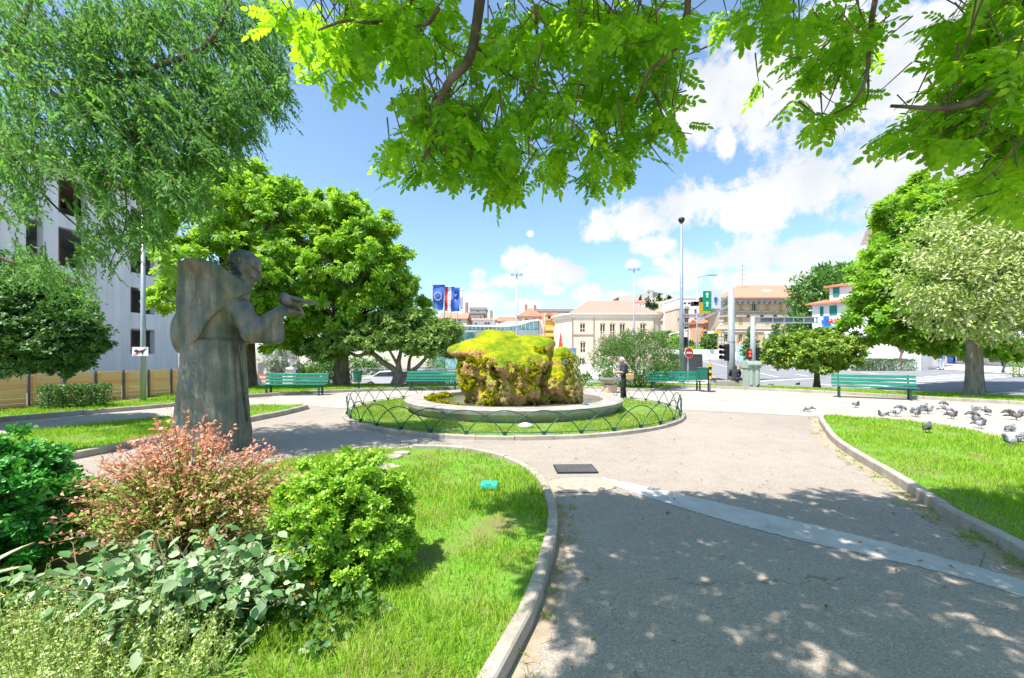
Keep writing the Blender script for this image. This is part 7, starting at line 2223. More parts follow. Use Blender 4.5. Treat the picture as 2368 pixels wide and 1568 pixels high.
def flag(label, px, ptop, Y, wpx, hpx, kind, seed):
    p = P(px, 860, Y); zt = P(px, ptop, Y).z; zb = T(p.x, Y)
    root = empty('flag_pole', (p.x, Y, zb), 0, label, 'flag')
    h = zt - zb
    MB().tube([(0, 0, -.1), (0, 0, h)], [.07, .04], 8).build('pole', GALV, root)
    MB().tube([(0, 0, h - .12), (wpx / FPX * Y, 0, h - .12)], .025, 6).build('crossbar', GALV, root)
    w, hh = wpx / FPX * Y, hpx / FPX * Y
    t = NT_('flag cloth ' + kind); c = t.coord('UV'); s = t.n('SeparateXYZ'); t.L.new(c, s.inputs[0]); U, V = s.outputs[0], s.outputs[1]
    blue = (0.04, 0.12, 0.46); white = (.78, .78, .78)
    if kind == 'eu': col = blue
    elif kind == 'tri':
        m1 = t.mix(t.math('GREATER_THAN', U, .66), white, blue); col = t.mix(t.math('LESS_THAN', U, .3), m1, (.65, .05, .04))
    elif kind == 'bluecity': col = blue
    else: col = white
    m = t.pbr(col, .8)
    if kind == 'eu' or kind == 'bluecity' or kind == 'tri' or kind == 'white': 
        b = [n for n in t.N if n.type == 'BSDF_PRINCIPLED'][0]
    g = random.Random(seed); ph = g.uniform(0, 6)
    nx, ny = 14, 22; vs, uv = [], []
    f = lambda u, v: (.04 + w * u * (1 - .22 * v * g0), .16 * math.sin(5 * u + 3 * v + ph) * (.3 + v) * u + .1 * math.sin(9 * v + ph), h - .14 - hh * v - .08 * u * v)
    g0 = .5 + .5 * math.sin(ph)
    for j in range(ny + 1):
        for i in range(nx + 1): vs.append(f(i / nx, j / ny)); uv.append((i / nx, 1 - j / ny))
    fs = [(j * (nx + 1) + i, j * (nx + 1) + i + 1, (j + 1) * (nx + 1) + i + 1, (j + 1) * (nx + 1) + i) for j in range(ny) for i in range(nx)]
    me = bpy.data.meshes.new('cloth'); me.from_pydata(vs, [], fs); ul = me.uv_layers.new()
    for lp in me.loops: ul.data[lp.index].uv = uv[lp.vertex_index]
    for q in me.polygons: q.use_smooth = True
    cl = link_mesh('cloth', me, m, root)
    if kind == 'eu':
        for k in range(12):
            a = math.pi * k / 6
            st = []
            for i in range(10):
                rr = (.09 if i % 2 == 0 else .04) * w / 1.0 * .8
                st.append((rr * math.sin(math.pi * i / 5), rr * math.cos(math.pi * i / 5)))
            q = f(.46 + .33 * math.cos(a), .46 + .33 * w / hh * math.sin(a))
            MB().slab(st, (q[0], q[1] - .05, q[2]), (1, 0, 0), (0, 0, 1), .01).build('star', plain('flag star', (.82, .8, .6), .8), cl)
    else:
        for sg in (-1, 1):
            q = f(.5, .44 + .12 * sg)
            cm = REDP if kind != 'bluecity' else WHITEP
            mb = MB()
            for a in (90, 210, 330):
                a = R(a * sg); mb.slab([(-.02 * w, 0), (.02 * w, 0), (.035 * w, .17 * w), (-.035 * w, .17 * w)], (q[0], q[1] - .06, q[2]), (math.sin(a), 0, -math.cos(a)), (math.cos(a), 0, math.sin(a)), .01)
            mb.build('emblem', cm, cl)
    return root
flag('blue flag with a ring of yellow stars, leftmost of the four flags', 1001, 655, 46, 27, 58, 'eu', 1)
flag('red white and blue flag, second from the left of the four flags', 1028, 660, 47, 22, 56, 'tri', 2)
flag('crumpled blue flag with a pale crest, third of the four flags', 1043, 662, 48, 20, 54, 'bluecity', 5)
flag('white flag with red three pointed emblems, rightmost of the four flags', 1058, 666, 49, 13, 56, 'white', 4)
# gantries
def gantry1():
    Y = 24.2; p = P(1691, 880, Y); zb = T(p.x, Y)
    root = empty('traffic_gantry', (p.x, Y, zb), 0, 'thick grey gantry column with a green road sign and two overhead traffic lights', 'gantry')
    zt = P(0, 672, Y).z - zb
    MB().tube([(0, 0, -.2), (0, 0, zt * .48), (0, 0, zt * .485), (0, 0, zt)], [.215, .195, .185, .165], 20).build('column', GREYPAINT, root, smooth=True)
    MB().tube([(0, 0, zt * .47), (0, 0, zt * .485)], [.205, .205], 20).build('flange', GALV, root)
    # arm runs out over the avenue, away from the park
    e = Vector((2.9, 11.0, 0)); zc = zt - .55
    mb = MB(); mb.bar((0, .1, zc + .28), (e.x, e.y, zc + .28), .12, .12); mb.bar((0, .1, zc - .28), (e.x, e.y, zc - .28), .12, .12)
    for k in range(9):
        t = k / 8; mb.bar((e.x * t, .1 + (e.y - .1) * t, zc + .28), (e.x * min(1, t + .06), .1 + (e.y - .1) * min(1, t + .06), zc - .28), .06, .06)
    mb.build('arm', GALV, root)
    rz = math.atan2(e.y, e.x)
    sg = MB().box((-.75, .6, zc + .15), (1.0, .05, 1.1), rz=R(10)).build('sign_panel', plain('sign white', (.66, .68, .7), .4), root)
    MB().box((-1.15, .5, zc + .02), (.5, .05, 1.16), rz=R(10)).build('green_panel', plain('road sign green', (.0, .3, .17), .4), sg)
    mb = MB()
    for dz in (.32, -.2):
        mb.slab([(-.05, -.14), (.05, -.14), (.05, .04), (.12, .04), (0, .18), (-.12, .04), (-.05, .04)], (-1.15, .46, zc + .02 + dz), (math.cos(R(10)), math.sin(R(10)), 0), (0, 0, 1), .01)
    mb.build('arrow', WHITEP, sg)
    MB().slab([(-.06, -.2), (.06, -.2), (.06, .02), (.16, .02), (0, .2), (-.16, .02), (-.06, .02)], (-.6, .58, zc + .1), (math.cos(R(10)), math.sin(R(10)), 0), (0, 0, 1), .01).build('arrow', BLUEP, sg)
    for k, (px, py, d) in enumerate(((1634, 693, Y + 3.5), (1612, 703, Y + 7))):
        q = P(px, py, d) - root.location
        b = MB().tube([(q.x - .42, q.y, q.z), (q.x + .42, q.y, q.z + .03)], [.17, .17], 10).build('traffic_light', BLACKP, root)
        for j in (-1, 0, 1): MB().tube([(q.x + .27 * j, q.y, q.z + .02), (q.x + .27 * j, q.y - .34, q.z)], [.13, .15], 10, False).build('visor', BLACKP, b)
    q = P(1630, 712, Y + 5) - root.location
    MB().box((q.x, q.y, q.z), (.85, .05, .75), rz=R(10)).build('yellow_panel', YELP, root)
    # three light signal on the column's left side
    q = P(1664, 815, Y) - root.location
    b = MB().box((q.x + .42, 0, q.z + .0), (.24, .24, .95)).build('side_signal', BLACKP, root, bevel=.03)
    for j in (-1, 0, 1): MB().tube([(q.x + .32, 0, q.z + .29 * j), (q.x + .0, -.05, q.z + .29 * j + .03)], [.1, .12], 10, False).build('visor', BLACKP, b)
gantry1()
def gantry2():
    Y = 33.0; p = P(1741, 840, Y); zb = T(p.x, Y)
    root = empty('traffic_gantry', (p.x, Y, zb), 0, 'grey gantry post with a long sign beam reaching right over the road', 'gantry')
    z = lambda py: P(0, py, Y).z - zb
    zt = z(733)
    MB().tube([(0, 0, -.2), (0, 0, zt)], [.21, .17], 18).build('column', GREYPAINT, root, smooth=True)
    W = P(1892, 0, Y).x - p.x
    mb = MB(); mb.bar((0, 0, z(734)), (W, 0, z(734)), .1, .1); mb.bar((0, 0, z(746.5)), (W, 0, z(746.5)), .1, .1)
    for t in (.08, .3, .48, .62, .78, .98): mb.bar((W * t, 0, z(734)), (W * t, 0, z(746.5)), .08, .08)
    mb.build('beam', GALV, root)
    for a, b in ((.13, .3), (.31, .47), (.49, .61), (.8, .95)):
        MB().box((W * (a + b) / 2, .08, (z(734) + z(746.5)) / 2), (W * (b - a), .04, (z(734) - z(746.5)) * .8)).build('sign_back', plain('dull sign back', (.26, .28, .3), .5, .3), root)
    b = MB().box((-.33, -.05, z(819.5)), (.3, .26, .78)).build('pedestrian_signal', BLACKP, root, bevel=.03)
    MB().tube([(-.33, -.19, z(819.5) + .18), (-.33, -.2, z(819.5) + .18)], .1, 12).build('red_lamp', TRAFFIC_RED, b)
    MB().tube([(-.33, -.19, z(819.5) - .1), (-.33, -.2, z(819.5) - .1)], .1, 12).build('red_lamp', TRAFFIC_RED, b)
    b = MB().box((.36, -.02, z(818)), (.3, .26, 1.0)).build('vehicle_signal', BLACKP, root, bevel=.03)
    for j in (-1, 0, 1): MB().tube([(.45, 0, z(818) + .3 * j), (.8, .05, z(818) + .3 * j + .02)], [.11, .13], 10, False).build('visor', BLACKP, b)
gantry2()
def gantry3():
    Y = 72.0; f = lambda zx, zy: P(*Z6(zx, zy), Y)
    p = f(625, 900); root = empty('traffic_gantry', (p.x, Y, T(p.x, Y)), 0, 'far traffic light arm with a yellow sign at the palace corner', 'gantry')
    o = root.location.copy(); q = f(625, 715) - o
    MB().tube([(0, 0, -.2), (0, 0, q.z)], [.11, .08], 10).build('column', GALV, root)
    a, b = f(405, 737) - o, f(655, 733) - o
    MB().bar((a.x, 0, a.z - .1), (b.x, 0, b.z + .1), .14, .2).build('arm', GALV, root)
    c = f(582, 734) - o; MB().box((c.x, -.2, c.z), (1.25, .1, .5)).build('yellow_panel', YELP, root)
    c = f(500, 737) - o; MB().box((c.x, -.2, c.z), (1.25, .1, .45)).build('sign_panel', plain('sign white', (.66, .68, .7), .4), root)
    c = f(432, 737) - o; bb = MB().box((c.x, -.2, c.z), (.85, .2, .3)).build('traffic_light', BLACKP, root)
    MB().tube([(c.x - .28, -.3, c.z), (c.x - .28, -.33, c.z)], .12, 10).build('red_lamp', TRAFFIC_RED, bb)
gantry3()
def no_entry():
    Y = 25.6; p = P(1591, 880, Y); zb = T(p.x, Y); root = empty('road_sign', (p.x, Y, zb), R(18), 'red round no entry sign on a grey post with a traffic light behind it', 'sign')
    z = P(0, 805, Y).z - zb
    zt = P(0, 760, Y).z - zb
    MB().tube([(0, 0, -.1), (0, 0, zt)], .045, 8).build('pole', GALV, root)
    zz = P(0, 816, Y).z - zb
    d = MB().tube([(0, -.06, zz), (0, -.09, zz)], .32, 24).build('disc', WHITEP, root)
    MB().tube([(0, -.091, zz), (0, -.097, zz)], .29, 24).build('red_face', REDP, d)
    MB().box((0, -.1, zz), (.4, .012, .1)).build('white_bar', WHITEP, d)
    zz = P(0, 797, Y).z - zb
    b = MB().box((-.2, .05, zz), (.26, .24, .9)).build('traffic_light', BLACKP, root, bevel=.02)
    for j in (-1, 0, 1): MB().tube([(-.25, .05, zz + .28 * j), (-.6, -.02, zz + .28 * j + .02)], [.1, .12], 10, False).build('visor', BLACKP, b)
    MB().tube([(0, 0, zt - .05), (-.9, .6, zt - .35)], .03, 6).build('brace', GALV, root)
no_entry()
def ns_sign():
    p = P(2084, 850, 40); root = empty('road_sign', (p.x, 40, T(p.x, 40)), 0, 'round blue and red no stopping sign above the far hedge', 'sign')
    z = P(0, 807, 40).z - root.location.z
    MB().tube([(0, 0, -.1), (0, 0, z + .3)], .035, 8).build('pole', REDP, root)
    d = MB().tube([(0, -.05, z), (0, -.07, z)], .34, 24).build('disc', REDP, root)
    MB().tube([(0, -.071, z), (0, -.078, z)], .26, 24).build('blue_face', BLUEP, d)
    mb = MB()
    for s in (-1, 1): mb.slab([(-.24, -.03), (.24, -.03), (.24, .03), (-.24, .03)], (0, -.082, z), (.707, 0, .707 * s), (-.707 * s, 0, .707), .004)
    mb.build('red_cross', REDP, d)
ns_sign()
def left_signs():
    p = P(578, 890, 24.6); root = empty('road_sign', (p.x, 24.6, T(p.x, 24.6)), 0, 'pole with a red ring sign over a blue round sign behind the statue', 'sign')
    MB().tube([(0, 0, -.1), (0, 0, 2.9)], .035, 8).build('pole', GALV, root)
    for py, m, n in ((838, REDP, 'red_disc'), (859, BLUEP, 'blue_disc')):
        z = P(0, py, 24.6).z - root.location.z
        MB().tube([(0.05, -.05, z), (0.05, -.07, z)], .28, 22).build(n, m, root)
    p = P(591, 896, 25.2); r = empty('warning_board', (p.x, 25.2, T(p.x, 25.2)), 0, 'grey triangular board standing on the pavement behind the statue', 'sign')
    MB().slab([(-.5, 0), (.5, 0), (0, .95)], (0, 0, .25), (1, 0, 0), (0, 0, 1), .04).build('panel', plain('grey board', (.13, .15, .17), .5), r)
    MB().slab([(-.3, .08), (-.08, .08), (-.08, .3), (-.2, .3)], (0, -.045, .25), (1, 0, 0), (0, 0, 1), .004).build('blue_patch', BLUEP, r)
    for s in (-.4, .4): MB().box((s, .1, .13), (.05, .3, .26)).build('leg', GALV, r)
    p = P(604, 880, 25.6); r = empty('orange_board', (p.x, 25.6, T(p.x, 25.6)), 0, 'small orange striped roadworks board by the stone pier', 'sign')
    mb = MB(); mb.mi = 0
    for k in range(5): mb.mi = k % 2; mb.box((0, 0, .55 + .12 * k), (.55, .03, .118))
    mb.build('panel', [plain('roadworks orange', (.75, .25, .1), .6), WHITEP], r)
    MB().box((0, 0, .24), (.06, .06, .48)).build('leg', GALV, r)
left_signs()
def bin_on_post(label, px, py, h, name='litter_bin'):
    x, y = G(px, py)
    root = empty(name, (x, y, 0), 0, label, 'litter bin')
    MB().tube([(0, .06, -.05), (0, .06, h)], .03, 8).build('pole', GREENMETAL, root)
    mb = MB(); mb.lathe([(0, h - .5), (.15, h - .5), (.2, h - .02), (.185, h - .02), (.14, h - .46), (0, h - .46)], 18, c=(0, -.12, 0)); mb.build('bucket', BINGREEN, root, smooth=False)
    MB().lathe([(.205, h - .05), (.215, h - .03), (.205, h), (.19, h - .02)], 18, c=(0, -.12, 0), closed=True).build('rim', GREENMETAL, root)
bin_on_post('green litter bin on a thin post left of the fountain', 829, 905, .92)
def bin2():
    x, y = G(1638, 906)
    root = empty('litter_bin', (x, y, 0), R(-8), 'green lidded litter bin hung on a dark post beside the bench', 'litter bin')
    h = .95
    MB().tube([(0, 0, -.05), (0, 0, h + .1)], .035, 8).build('pole', DARKIRON, root)
    MB().box((-.25, 0, .78), (.36, .3, .46), taper=1.08).build('bucket', BINGREEN, root, bevel=.03)
    MB().box((-.25, 0, 1.04), (.42, .35, .06)).build('lid', BINGREEN, root, bevel=.02)
    MB().lathe([(0, .03), (.3, .03), (.32, 0)], 20).build('base_plate', DARKIRON, root)
    x2, y2 = P(1642, 890, y + .35).x, y + .35
    r = empty('bollard', (x2, y2, 0), 0, 'yellow and black banded marker post behind the green lidded bin', 'bollard')
    MB().tube([(0, 0, 0), (0, 0, .55)], .03, 8).build('stem', GALV, r)
    for k in range(5): MB().tube([(0, 0, .55 + .135 * k), (0, 0, .685 + .135 * k)], .07, 12).build('band', YELP if k % 2 == 0 else BLACKP, r)
    MB().tube([(0, 0, 1.225), (0, 0, 1.5), (-.05, 0, 1.66), (-.14, 0, 1.72)], .018, 6).build('hook', GALV, r)
bin2()
def cabinet():
    p = P(1737, 893, 20.6); root = empty('utility_cabinet', (p.x, 20.6, .05), R(6), 'grey twin door utility cabinet with a sloping lid beside the seated pair', 'cabinet')
    gp = plain('faded green grey cabinet', (.33, .37, .33), .55, 0, .12)
    h = P(0, 836, 20.6).z - .05
    MB().box((0, 0, h * .38), (.62, .42, h * .76)).build('body', gp, root, bevel=.02)
    MB().slab([(-.24, 0), (.24, 0), (.3, .18), (.24, h * .28), (-.24, h * .28), (-.3, .18)], (-.35, -.0, h * .74), (0, 1, 0), (0, 0, 1), .7).build('lid', gp, root, bevel=.02)
    for s in (-.15, .15):
        MB().slab([(-.06, 0), (.06, 0), (.06, h * .5), (0, h * .56), (-.06, h * .5)], (s, -.215, h * .12), (1, 0, 0), (0, 0, 1), .03).build('door_panel', plain('pale cabinet panel', (.45, .49, .45), .5), root)
        MB().tube([(s, -.26, h * .82), (s + .04, -.3, h * .78), (s + .1, -.26, h * .8)], .014, 6).build('handle', DARKIRON, root)
    MB().box((0, 0, .03), (.72, .52, .06)).build('plinth', KERB, root)
cabinet()
def planter():
    x, y = G(1412, 909); y += .2
    root = empty('urn_planter', (x, y, 0), R(20), 'stone urn planter on a rendered pedestal beside the oleander', 'planter')
    MB().box((0, 0, .17), (.46, .46, .34)).build('pedestal', plaster('apricot stone', (.55, .38, .25)), root)
    MB().lathe([(0, .343), (.15, .343), (.2, .4), (.36, .52), (.4, .58), (.4, .66), (.34, .66), (.3, .58), (0, .56)], 22).build('bowl', STONE_BASIN, root, smooth=False)
    crown('foliage', [(0, 0, .78, .3, .3, .2)], 700, OBO, .07, L_OLE, root, 201, .3)
planter()
for k, (px, py, lab) in enumerate(((1395 + 6, 893, 'small leafy seedling bush beside the planter, nearer the fountain'), (1350, 892, 'low leafy plant by the kerb right of the fountain rock'))):
    x, y = G(px, py, .05); y = min(y, 21.6)
    r = empty('young_plant', (x, y, .05), 0, lab, 'plant')
    mb = MB()
    for i in range(7): mb.tube([(0, 0, 0), (.12 * math.sin(i), .12 * math.cos(i), .3), (.22 * math.sin(i), .22 * math.cos(i), .55)], [.012, .009, .004], 5)
    mb.build('stem', BARK, r)
    crown('foliage', [(.18 * math.sin(i * 1.3), .18 * math.cos(i * 1.3), .42 + .05 * (i % 3), .2, .2, .18) for i in range(5)], 700, diamond(.3), .13, L_OLE, r, 211 + k, .3)
x, y = G(1330, 1086)
r = empty('manhole_cover', (x, y, 0), R(2), 'dark square iron cover set in the path', 'cover')
MB().box((0, 0, .008), (.56, .42, .03)).build('frame', DARKIRON, r)
mb = MB()
for i in range(11):
    for j in range(8): mb.box((-.24 + .048 * i, -.17 + .048 * j, .026), (.03, .03, .006))
mb.box((0, 0, .021), (.53, .39, .005)); mb.build('tread', plain('cover iron', (.16, .15, .145), .5, .5), r)
x, y = G(1131, 1129, .07)
r = empty('valve_cover', (x, y, .06), R(-4), 'turquoise green plastic valve box lid in the front lawn', 'cover')
MB().box((0, 0, .05), (.21, .19, .05), taper=.95).build('lid', plain('turquoise plastic', (.03, .42, .3), .4), r, bevel=.012)
MB().box((0, -.08, .078), (.07, .02, .012)).build('handle', plain('turquoise plastic', (.03, .42, .3), .4), r)
def step(label, px, py, w, d, seed):
    x, y = G(px, py, .06); g = random.Random(seed)
    pts = [(x + w * g.uniform(.85, 1.1) * math.cos(a), y + d * g.uniform(.85, 1.1) * math.sin(a)) for a in [6.283 * i / 9 for i in range(9)]]
    o = MB().prism(pts, .03, .085 + .004 * seed).build('stepping_stone', KERB, None, bevel=.012); tag(o, label, 'paving stone', 'stepping stones by the bed')
for i, (px, py, w, d) in enumerate(((862, 1054, .2, .12), (905, 1058, .18, .14), (885, 1082, .24, .15), (930, 1050, .14, .1), (845, 1072, .15, .12))):
    step(['flat stepping stone at the path edge, leftmost of the back row', 'flat stepping stone in the middle of the back row', 'largest stepping stone, nearest the round green shrub', 'small stepping stone at the lawn end of the back row', 'stepping stone half under the round green shrub'][i], px, py, w, d, i)
# ------------------------------------------------------------------ cars
def car(label, loc, rz, col, seed=0):
    root = empty('parked_car', loc, rz, label, 'car')
    m = plain('car paint ' + label[:12], col, .25, .1, .03, spec=.6)
    pr = [(-2.0, .35), (-2.02, .75), (-1.85, .95), (-1.2, 1.02), (-.55, 1.45), (.5, 1.5), (1.35, 1.42), (1.85, 1.02), (1.98, .9), (2.0, .35)]
    MB().slab(pr, (0, .82, 0), (1, 0, 0), (0, 0, 1), 1.64).build('body', m, root, bevel=.07)
    gl = [(-1.08, 1.04), (-.52, 1.38), (.5, 1.42), (1.28, 1.35), (1.6, 1.04)]
    for y in (.825, -.825 - .012): MB().slab(gl, (0, y + .012, 0), (1, 0, 0), (0, 0, 1), .012).build('side_window', GLASS, root)
    for x in (-1.25, 1.25):
        for y in (-.74, .74):
            w = MB().tube([(x, y - .1, .31), (x, y + .1, .31)], .31, 18).build('wheel', BLACKP, root)
            MB().tube([(x, y - .115, .31), (x, y + .115, .31)], .19, 14).build('rim', GALV, w)
    for y in (-.55, .55): MB().ball((-1.95, y, .78), (.08, .18, .09), 8, 6).build('headlight', WHITEP, root)
    return root
p = P(892, 890, 37); car('white hatchback parked behind the trees left of the fountain', (p.x + .2, 37, T(p.x, 37)), R(4), (.72, .72, .72))
p = P(975, 893, 36); car('dark parked car just showing left of the partly hidden bench', (p.x, 36, T(p.x, 36)), R(4), (.04, .05, .07))

# ------------------------------------------------------------------ people
def person(name, label, pose, cols, hair_len=0, h=1.7, res=.016, group=None, rz=0.0, loc=(0, 0, 0), fingers=False):
    """body grown as one continuous surface along a posed skeleton (facing +X, left is +Y); clothes follow it"""
    root = empty(name, loc, rz, label, 'person', group)
    k = h / 1.7
    J = dict(pel=(0, 0, .92), chest=(.0, 0, 1.25), neck=(.01, 0, 1.45), head=(.03, 0, 1.585), shl=(0, .185, 1.39), shr=(0, -.185, 1.39), ell=(-.04, .24, 1.12), elr=(-.04, -.24, 1.12), wrl=(.04, .25, .88), wrr=(.04, -.25, .88), hpl=(0, .09, .9), hpr=(0, -.09, .9), knl=(.04, .1, .5), knr=(-.02, -.1, .5), anl=(-.02, .1, .09), anr=(-.1, -.1, .1))
    J.update(pose)
    J = {a: np.array(b, np.float32) * k for a, b in J.items()}
    def legs(p, g):
        d = 9
        for s in 'lr':
            d = np.minimum(d, smin(sd_caps(p, J['hp' + s], J['kn' + s], .088 * k + g, .058 * k + g), sd_caps(p, J['kn' + s], J['an' + s], .056 * k + g, .04 * k + g), .03))
        return smin(d, sd_caps(p, J['pel'] - np.array([0, .06, 0]) * k, J['pel'] + np.array([0, .06, 0]) * k, .1 * k + g), .06)
    def torso(p, g):
        d = sd_caps(p, J['pel'], J['chest'], .115 * k + g, .135 * k + g)
        d = smin(d, sd_caps(p, J['shl'], J['shr'], .075 * k + g), .08)
        return d
    def uarm(p, g, f=1.0):
        d = 9
        for s in 'lr': d = np.minimum(d, sd_caps(p, J['sh' + s], J['sh' + s] + (J['el' + s] - J['sh' + s]) * f, .055 * k + g, (.055 - .012 * f) * k + g))
        return d
    def farm(p, g):
        d = 9
        for s in 'lr': d = np.minimum(d, sd_caps(p, J['el' + s], J['wr' + s], .043 * k + g, .03 * k + g))
        return d
    def foot(p, g):
        d = 9
        for s in 'lr':
            a = J['an' + s]; d = np.minimum(d, sd_caps(p, a + np.array([-.03, 0, -.035]) * k, a + np.array([.16, 0, -.05]) * k, .038 * k + g, .032 * k + g))
        return d
    def hand(p):
        d = 9
        for s, sg in (('l', 1), ('r', -1)):
            w = J['wr' + s]; u = w - J['el' + s]; u = u / np.linalg.norm(u)
            side = np.cross(u, np.array([0, 0, 1.])); side /= max(np.linalg.norm(side), 1e-6); dn = np.cross(side, u)
            d = np.minimum(d, sd_caps(p, w, w + u * .075 * k, .032 * k, .036 * k))
            for i in range(4):
                o = w + u * .08 * k + side * (i - 1.5) * .02 * k
                t1 = o + u * (.045 - .006 * abs(i - 1.3)) * k - dn * .01 * sg * k
                d = smin(d, np.minimum(sd_caps(p, o, t1, .0095 * k), sd_caps(p, t1, t1 + u * .028 * k - dn * .02 * k, .009 * k, .007 * k)), .006)
            o = w + u * .03 * k + side * .03 * sg * k
            d = smin(d, sd_caps(p, o, o + (u * .05 + side * .035 * sg) * k, .011 * k, .009 * k), .008)
        return d
    fx = J['head']; fd = np.array(pose.get('face', (1, 0, 0)), np.float32); fd /= np.linalg.norm(fd); sd_ = np.array([-fd[1], fd[0], 0], np.float32)
    def head(p):
        d = sd_ell(p, fx, (.088 * k, .074 * k, .115 * k), rz=math.atan2(fd[1], fd[0]))
        d = smin(d, sd_caps(p, J['neck'] - np.array([0, 0, .05]) * k, fx - np.array([0, 0, .05]) * k, .05 * k), .03)
        d = smin(d, sd_ell(p, fx + fd * .035 * k - np.array([0, 0, .07]) * k, (.05 * k,) * 3), .03)
        d = smin(d, sd_caps(p, fx + fd * .086 * k + np.array([0, 0, .008]) * k, fx + fd * .1 * k - np.array([0, 0, .022]) * k, .01 * k, .015 * k), .01)
        for s in (-1, 1):
            d = smin(d, sd_ell(p, fx + sd_ * s * .074 * k - np.array([0, 0, .01]) * k, (.022 * k, .014 * k, .034 * k)), .006)
            d = smax(d, -sd_ell(p, fx + fd * .088 * k + sd_ * s * .032 * k + np.array([0, 0, .012]) * k, (.016 * k, .018 * k, .011 * k)), .008)
        d = smax(d, -sd_ell(p, fx + fd * .088 * k - np.array([0, 0, .058]) * k, (.02 * k, .028 * k, .006 * k)), .005)
        return d
    def body(p):
        d = smin(torso(p, 0), legs(p, 0), .05)
        d = smin(d, smin(uarm(p, 0), farm(p, 0), .02), .03)
        d = smin(d, hand(p), .015); d = smin(d, foot(p, -.006), .02)
        return smin(d, head(p), .02)
    A = np.array(list(J.values())); lo = A.min(0) - .24 * k; hi = A.max(0) + .24 * k; lo[2] = max(lo[2], -.02) if lo[2] < .3 else lo[2]
    sdf_obj('body', body, lo, hi, res if not fingers else .0085, SKIN, root)
    def part(n, f, col, r=None):
        o = sdf_obj(n, f, lo, hi, r or res, CLOTH, root); o.color = (*col, 1); return o
    wr = lambda p: .006 * vnoise(p, 11) + .003 * vnoise(p, 24)
    part('trousers', lambda p: smax(legs(p, .02 * k) + wr(p), p[:, 2] - (J['pel'][2] + .08 * k), .02), cols['trousers'])
    part('shirt', lambda p: smax(smin(torso(p, .025 * k), uarm(p, .022 * k, cols.get('sleeve', .75)), .03) + wr(p), (J['pel'][2] - .02 * k) - p[:, 2], .01), cols['shirt'])
    part('shoes', lambda p: np.maximum(foot(p, .008 * k), -p[:, 2] + .002), cols.get('shoes', (.03, .03, .03)))
    def hair(p):
        d = sd_ell(p, fx - fd * .016 * k + np.array([0, 0, .022]) * k, (.1 * k, .09 * k, .115 * k))
        q = (p - fx) @ fd
        d = smax(d, np.minimum(q - .035 * k, q * .0 + (q - .075 * k)) + np.where(p[:, 2] > fx[2] + .055 * k, -.2, 0), .01)
        if hair_len: d = smin(d, sd_caps(p, fx - fd * .055 * k, fx - fd * .1 * k - np.array([0, 0, hair_len]) * k, .085 * k, .06 * k), .03)
        d = smax(d, (fx[2] - (.07 + hair_len) * k) - p[:, 2], .01)
        return d + .007 * vnoise(p, 30)
    part('hair', hair, cols.get('hair', (.05, .035, .025)))
    return root, J
walk = dict(knl=(.13, .1, .5), anl=(.1, .1, .09), knr=(-.02, -.1, .5), anr=(-.24, -.1, .14), ell=(-.1, .23, 1.13), wrl=(.0, .25, .92), elr=(.06, -.23, 1.14), wrr=(.2, -.22, .95))
stand = dict()
# the woman by the fountain: grey hair, dark top, holding a bottle before her, tan shoulder bag, looking over towards the camera side
def woman():
    x, y = 4.05, 15.35
    pose = dict(pel=(0, 0, .92), chest=(.03, 0, 1.24), neck=(.07, 0, 1.42), head=(.1, -.01, 1.56), shl=(.05, .18, 1.36), shr=(.03, -.18, 1.36), ell=(.1, .22, 1.1), elr=(.04, -.24, 1.08), wrl=(.32, .1, 1.08), wrr=(.29, -.1, 1.05), knl=(.1, .09, .5), anl=(.12, .1, .09), knr=(-.0, -.09, .5), anr=(-.06, -.1, .09), face=(.86, .5, 0))
    root, J = person('person', 'grey haired woman in dark clothes with a tan shoulder bag walking past the fountain fence', pose, dict(trousers=(.025, .027, .03), shirt=(.05, .06, .075), shoes=(.02, .02, .02), hair=(.5, .48, .45), sleeve=.8), .03, 1.56, .013, None, R(180), (x, y, 0), True)
    o = MB().box((-.12, .28, .84), (.25, .09, .23), taper=1.12).build('shoulder_bag', plain('tan leather', (.48, .3, .14), .6, 0, .2), None, bevel=.03)
    m = Matrix.Rotation(R(180), 4, 'Z'); m.translation = (x, y, 0); o.matrix_world = m
    mb = MB(); mb.tube([(-.24, .3, .95), (-.06, .2, 1.3), (.02, .05, 1.36), (.06, -.02, 1.34)], .012, 6)
    st = mb.build('strap', plain('tan leather', (.48, .3, .14), .6, 0, .2), o)
    tag(o, 'tan leather shoulder bag hanging at the walking woman\'s hip', 'bag')
    w = (J['wrl'] + J['wrr']) / 2 + np.array([.1, 0, .02])
    b = empty('water_bottle', tuple(m @ Vector(w)), 0, 'clear plastic bottle in the walking woman\'s hands', 'bottle')
    MB().lathe([(0, -.07), (.03, -.07), (.033, .06), (.014, .1), (.014, .12), (0, .12)], 12).build('bottle_body', plain('clear plastic', (.7, .74, .78), .15), b, smooth=True)
    MB().lathe([(0, .118), (.017, .118), (.017, .138), (0, .138)], 10).build('bottle_cap', WHITEP, b)
woman()
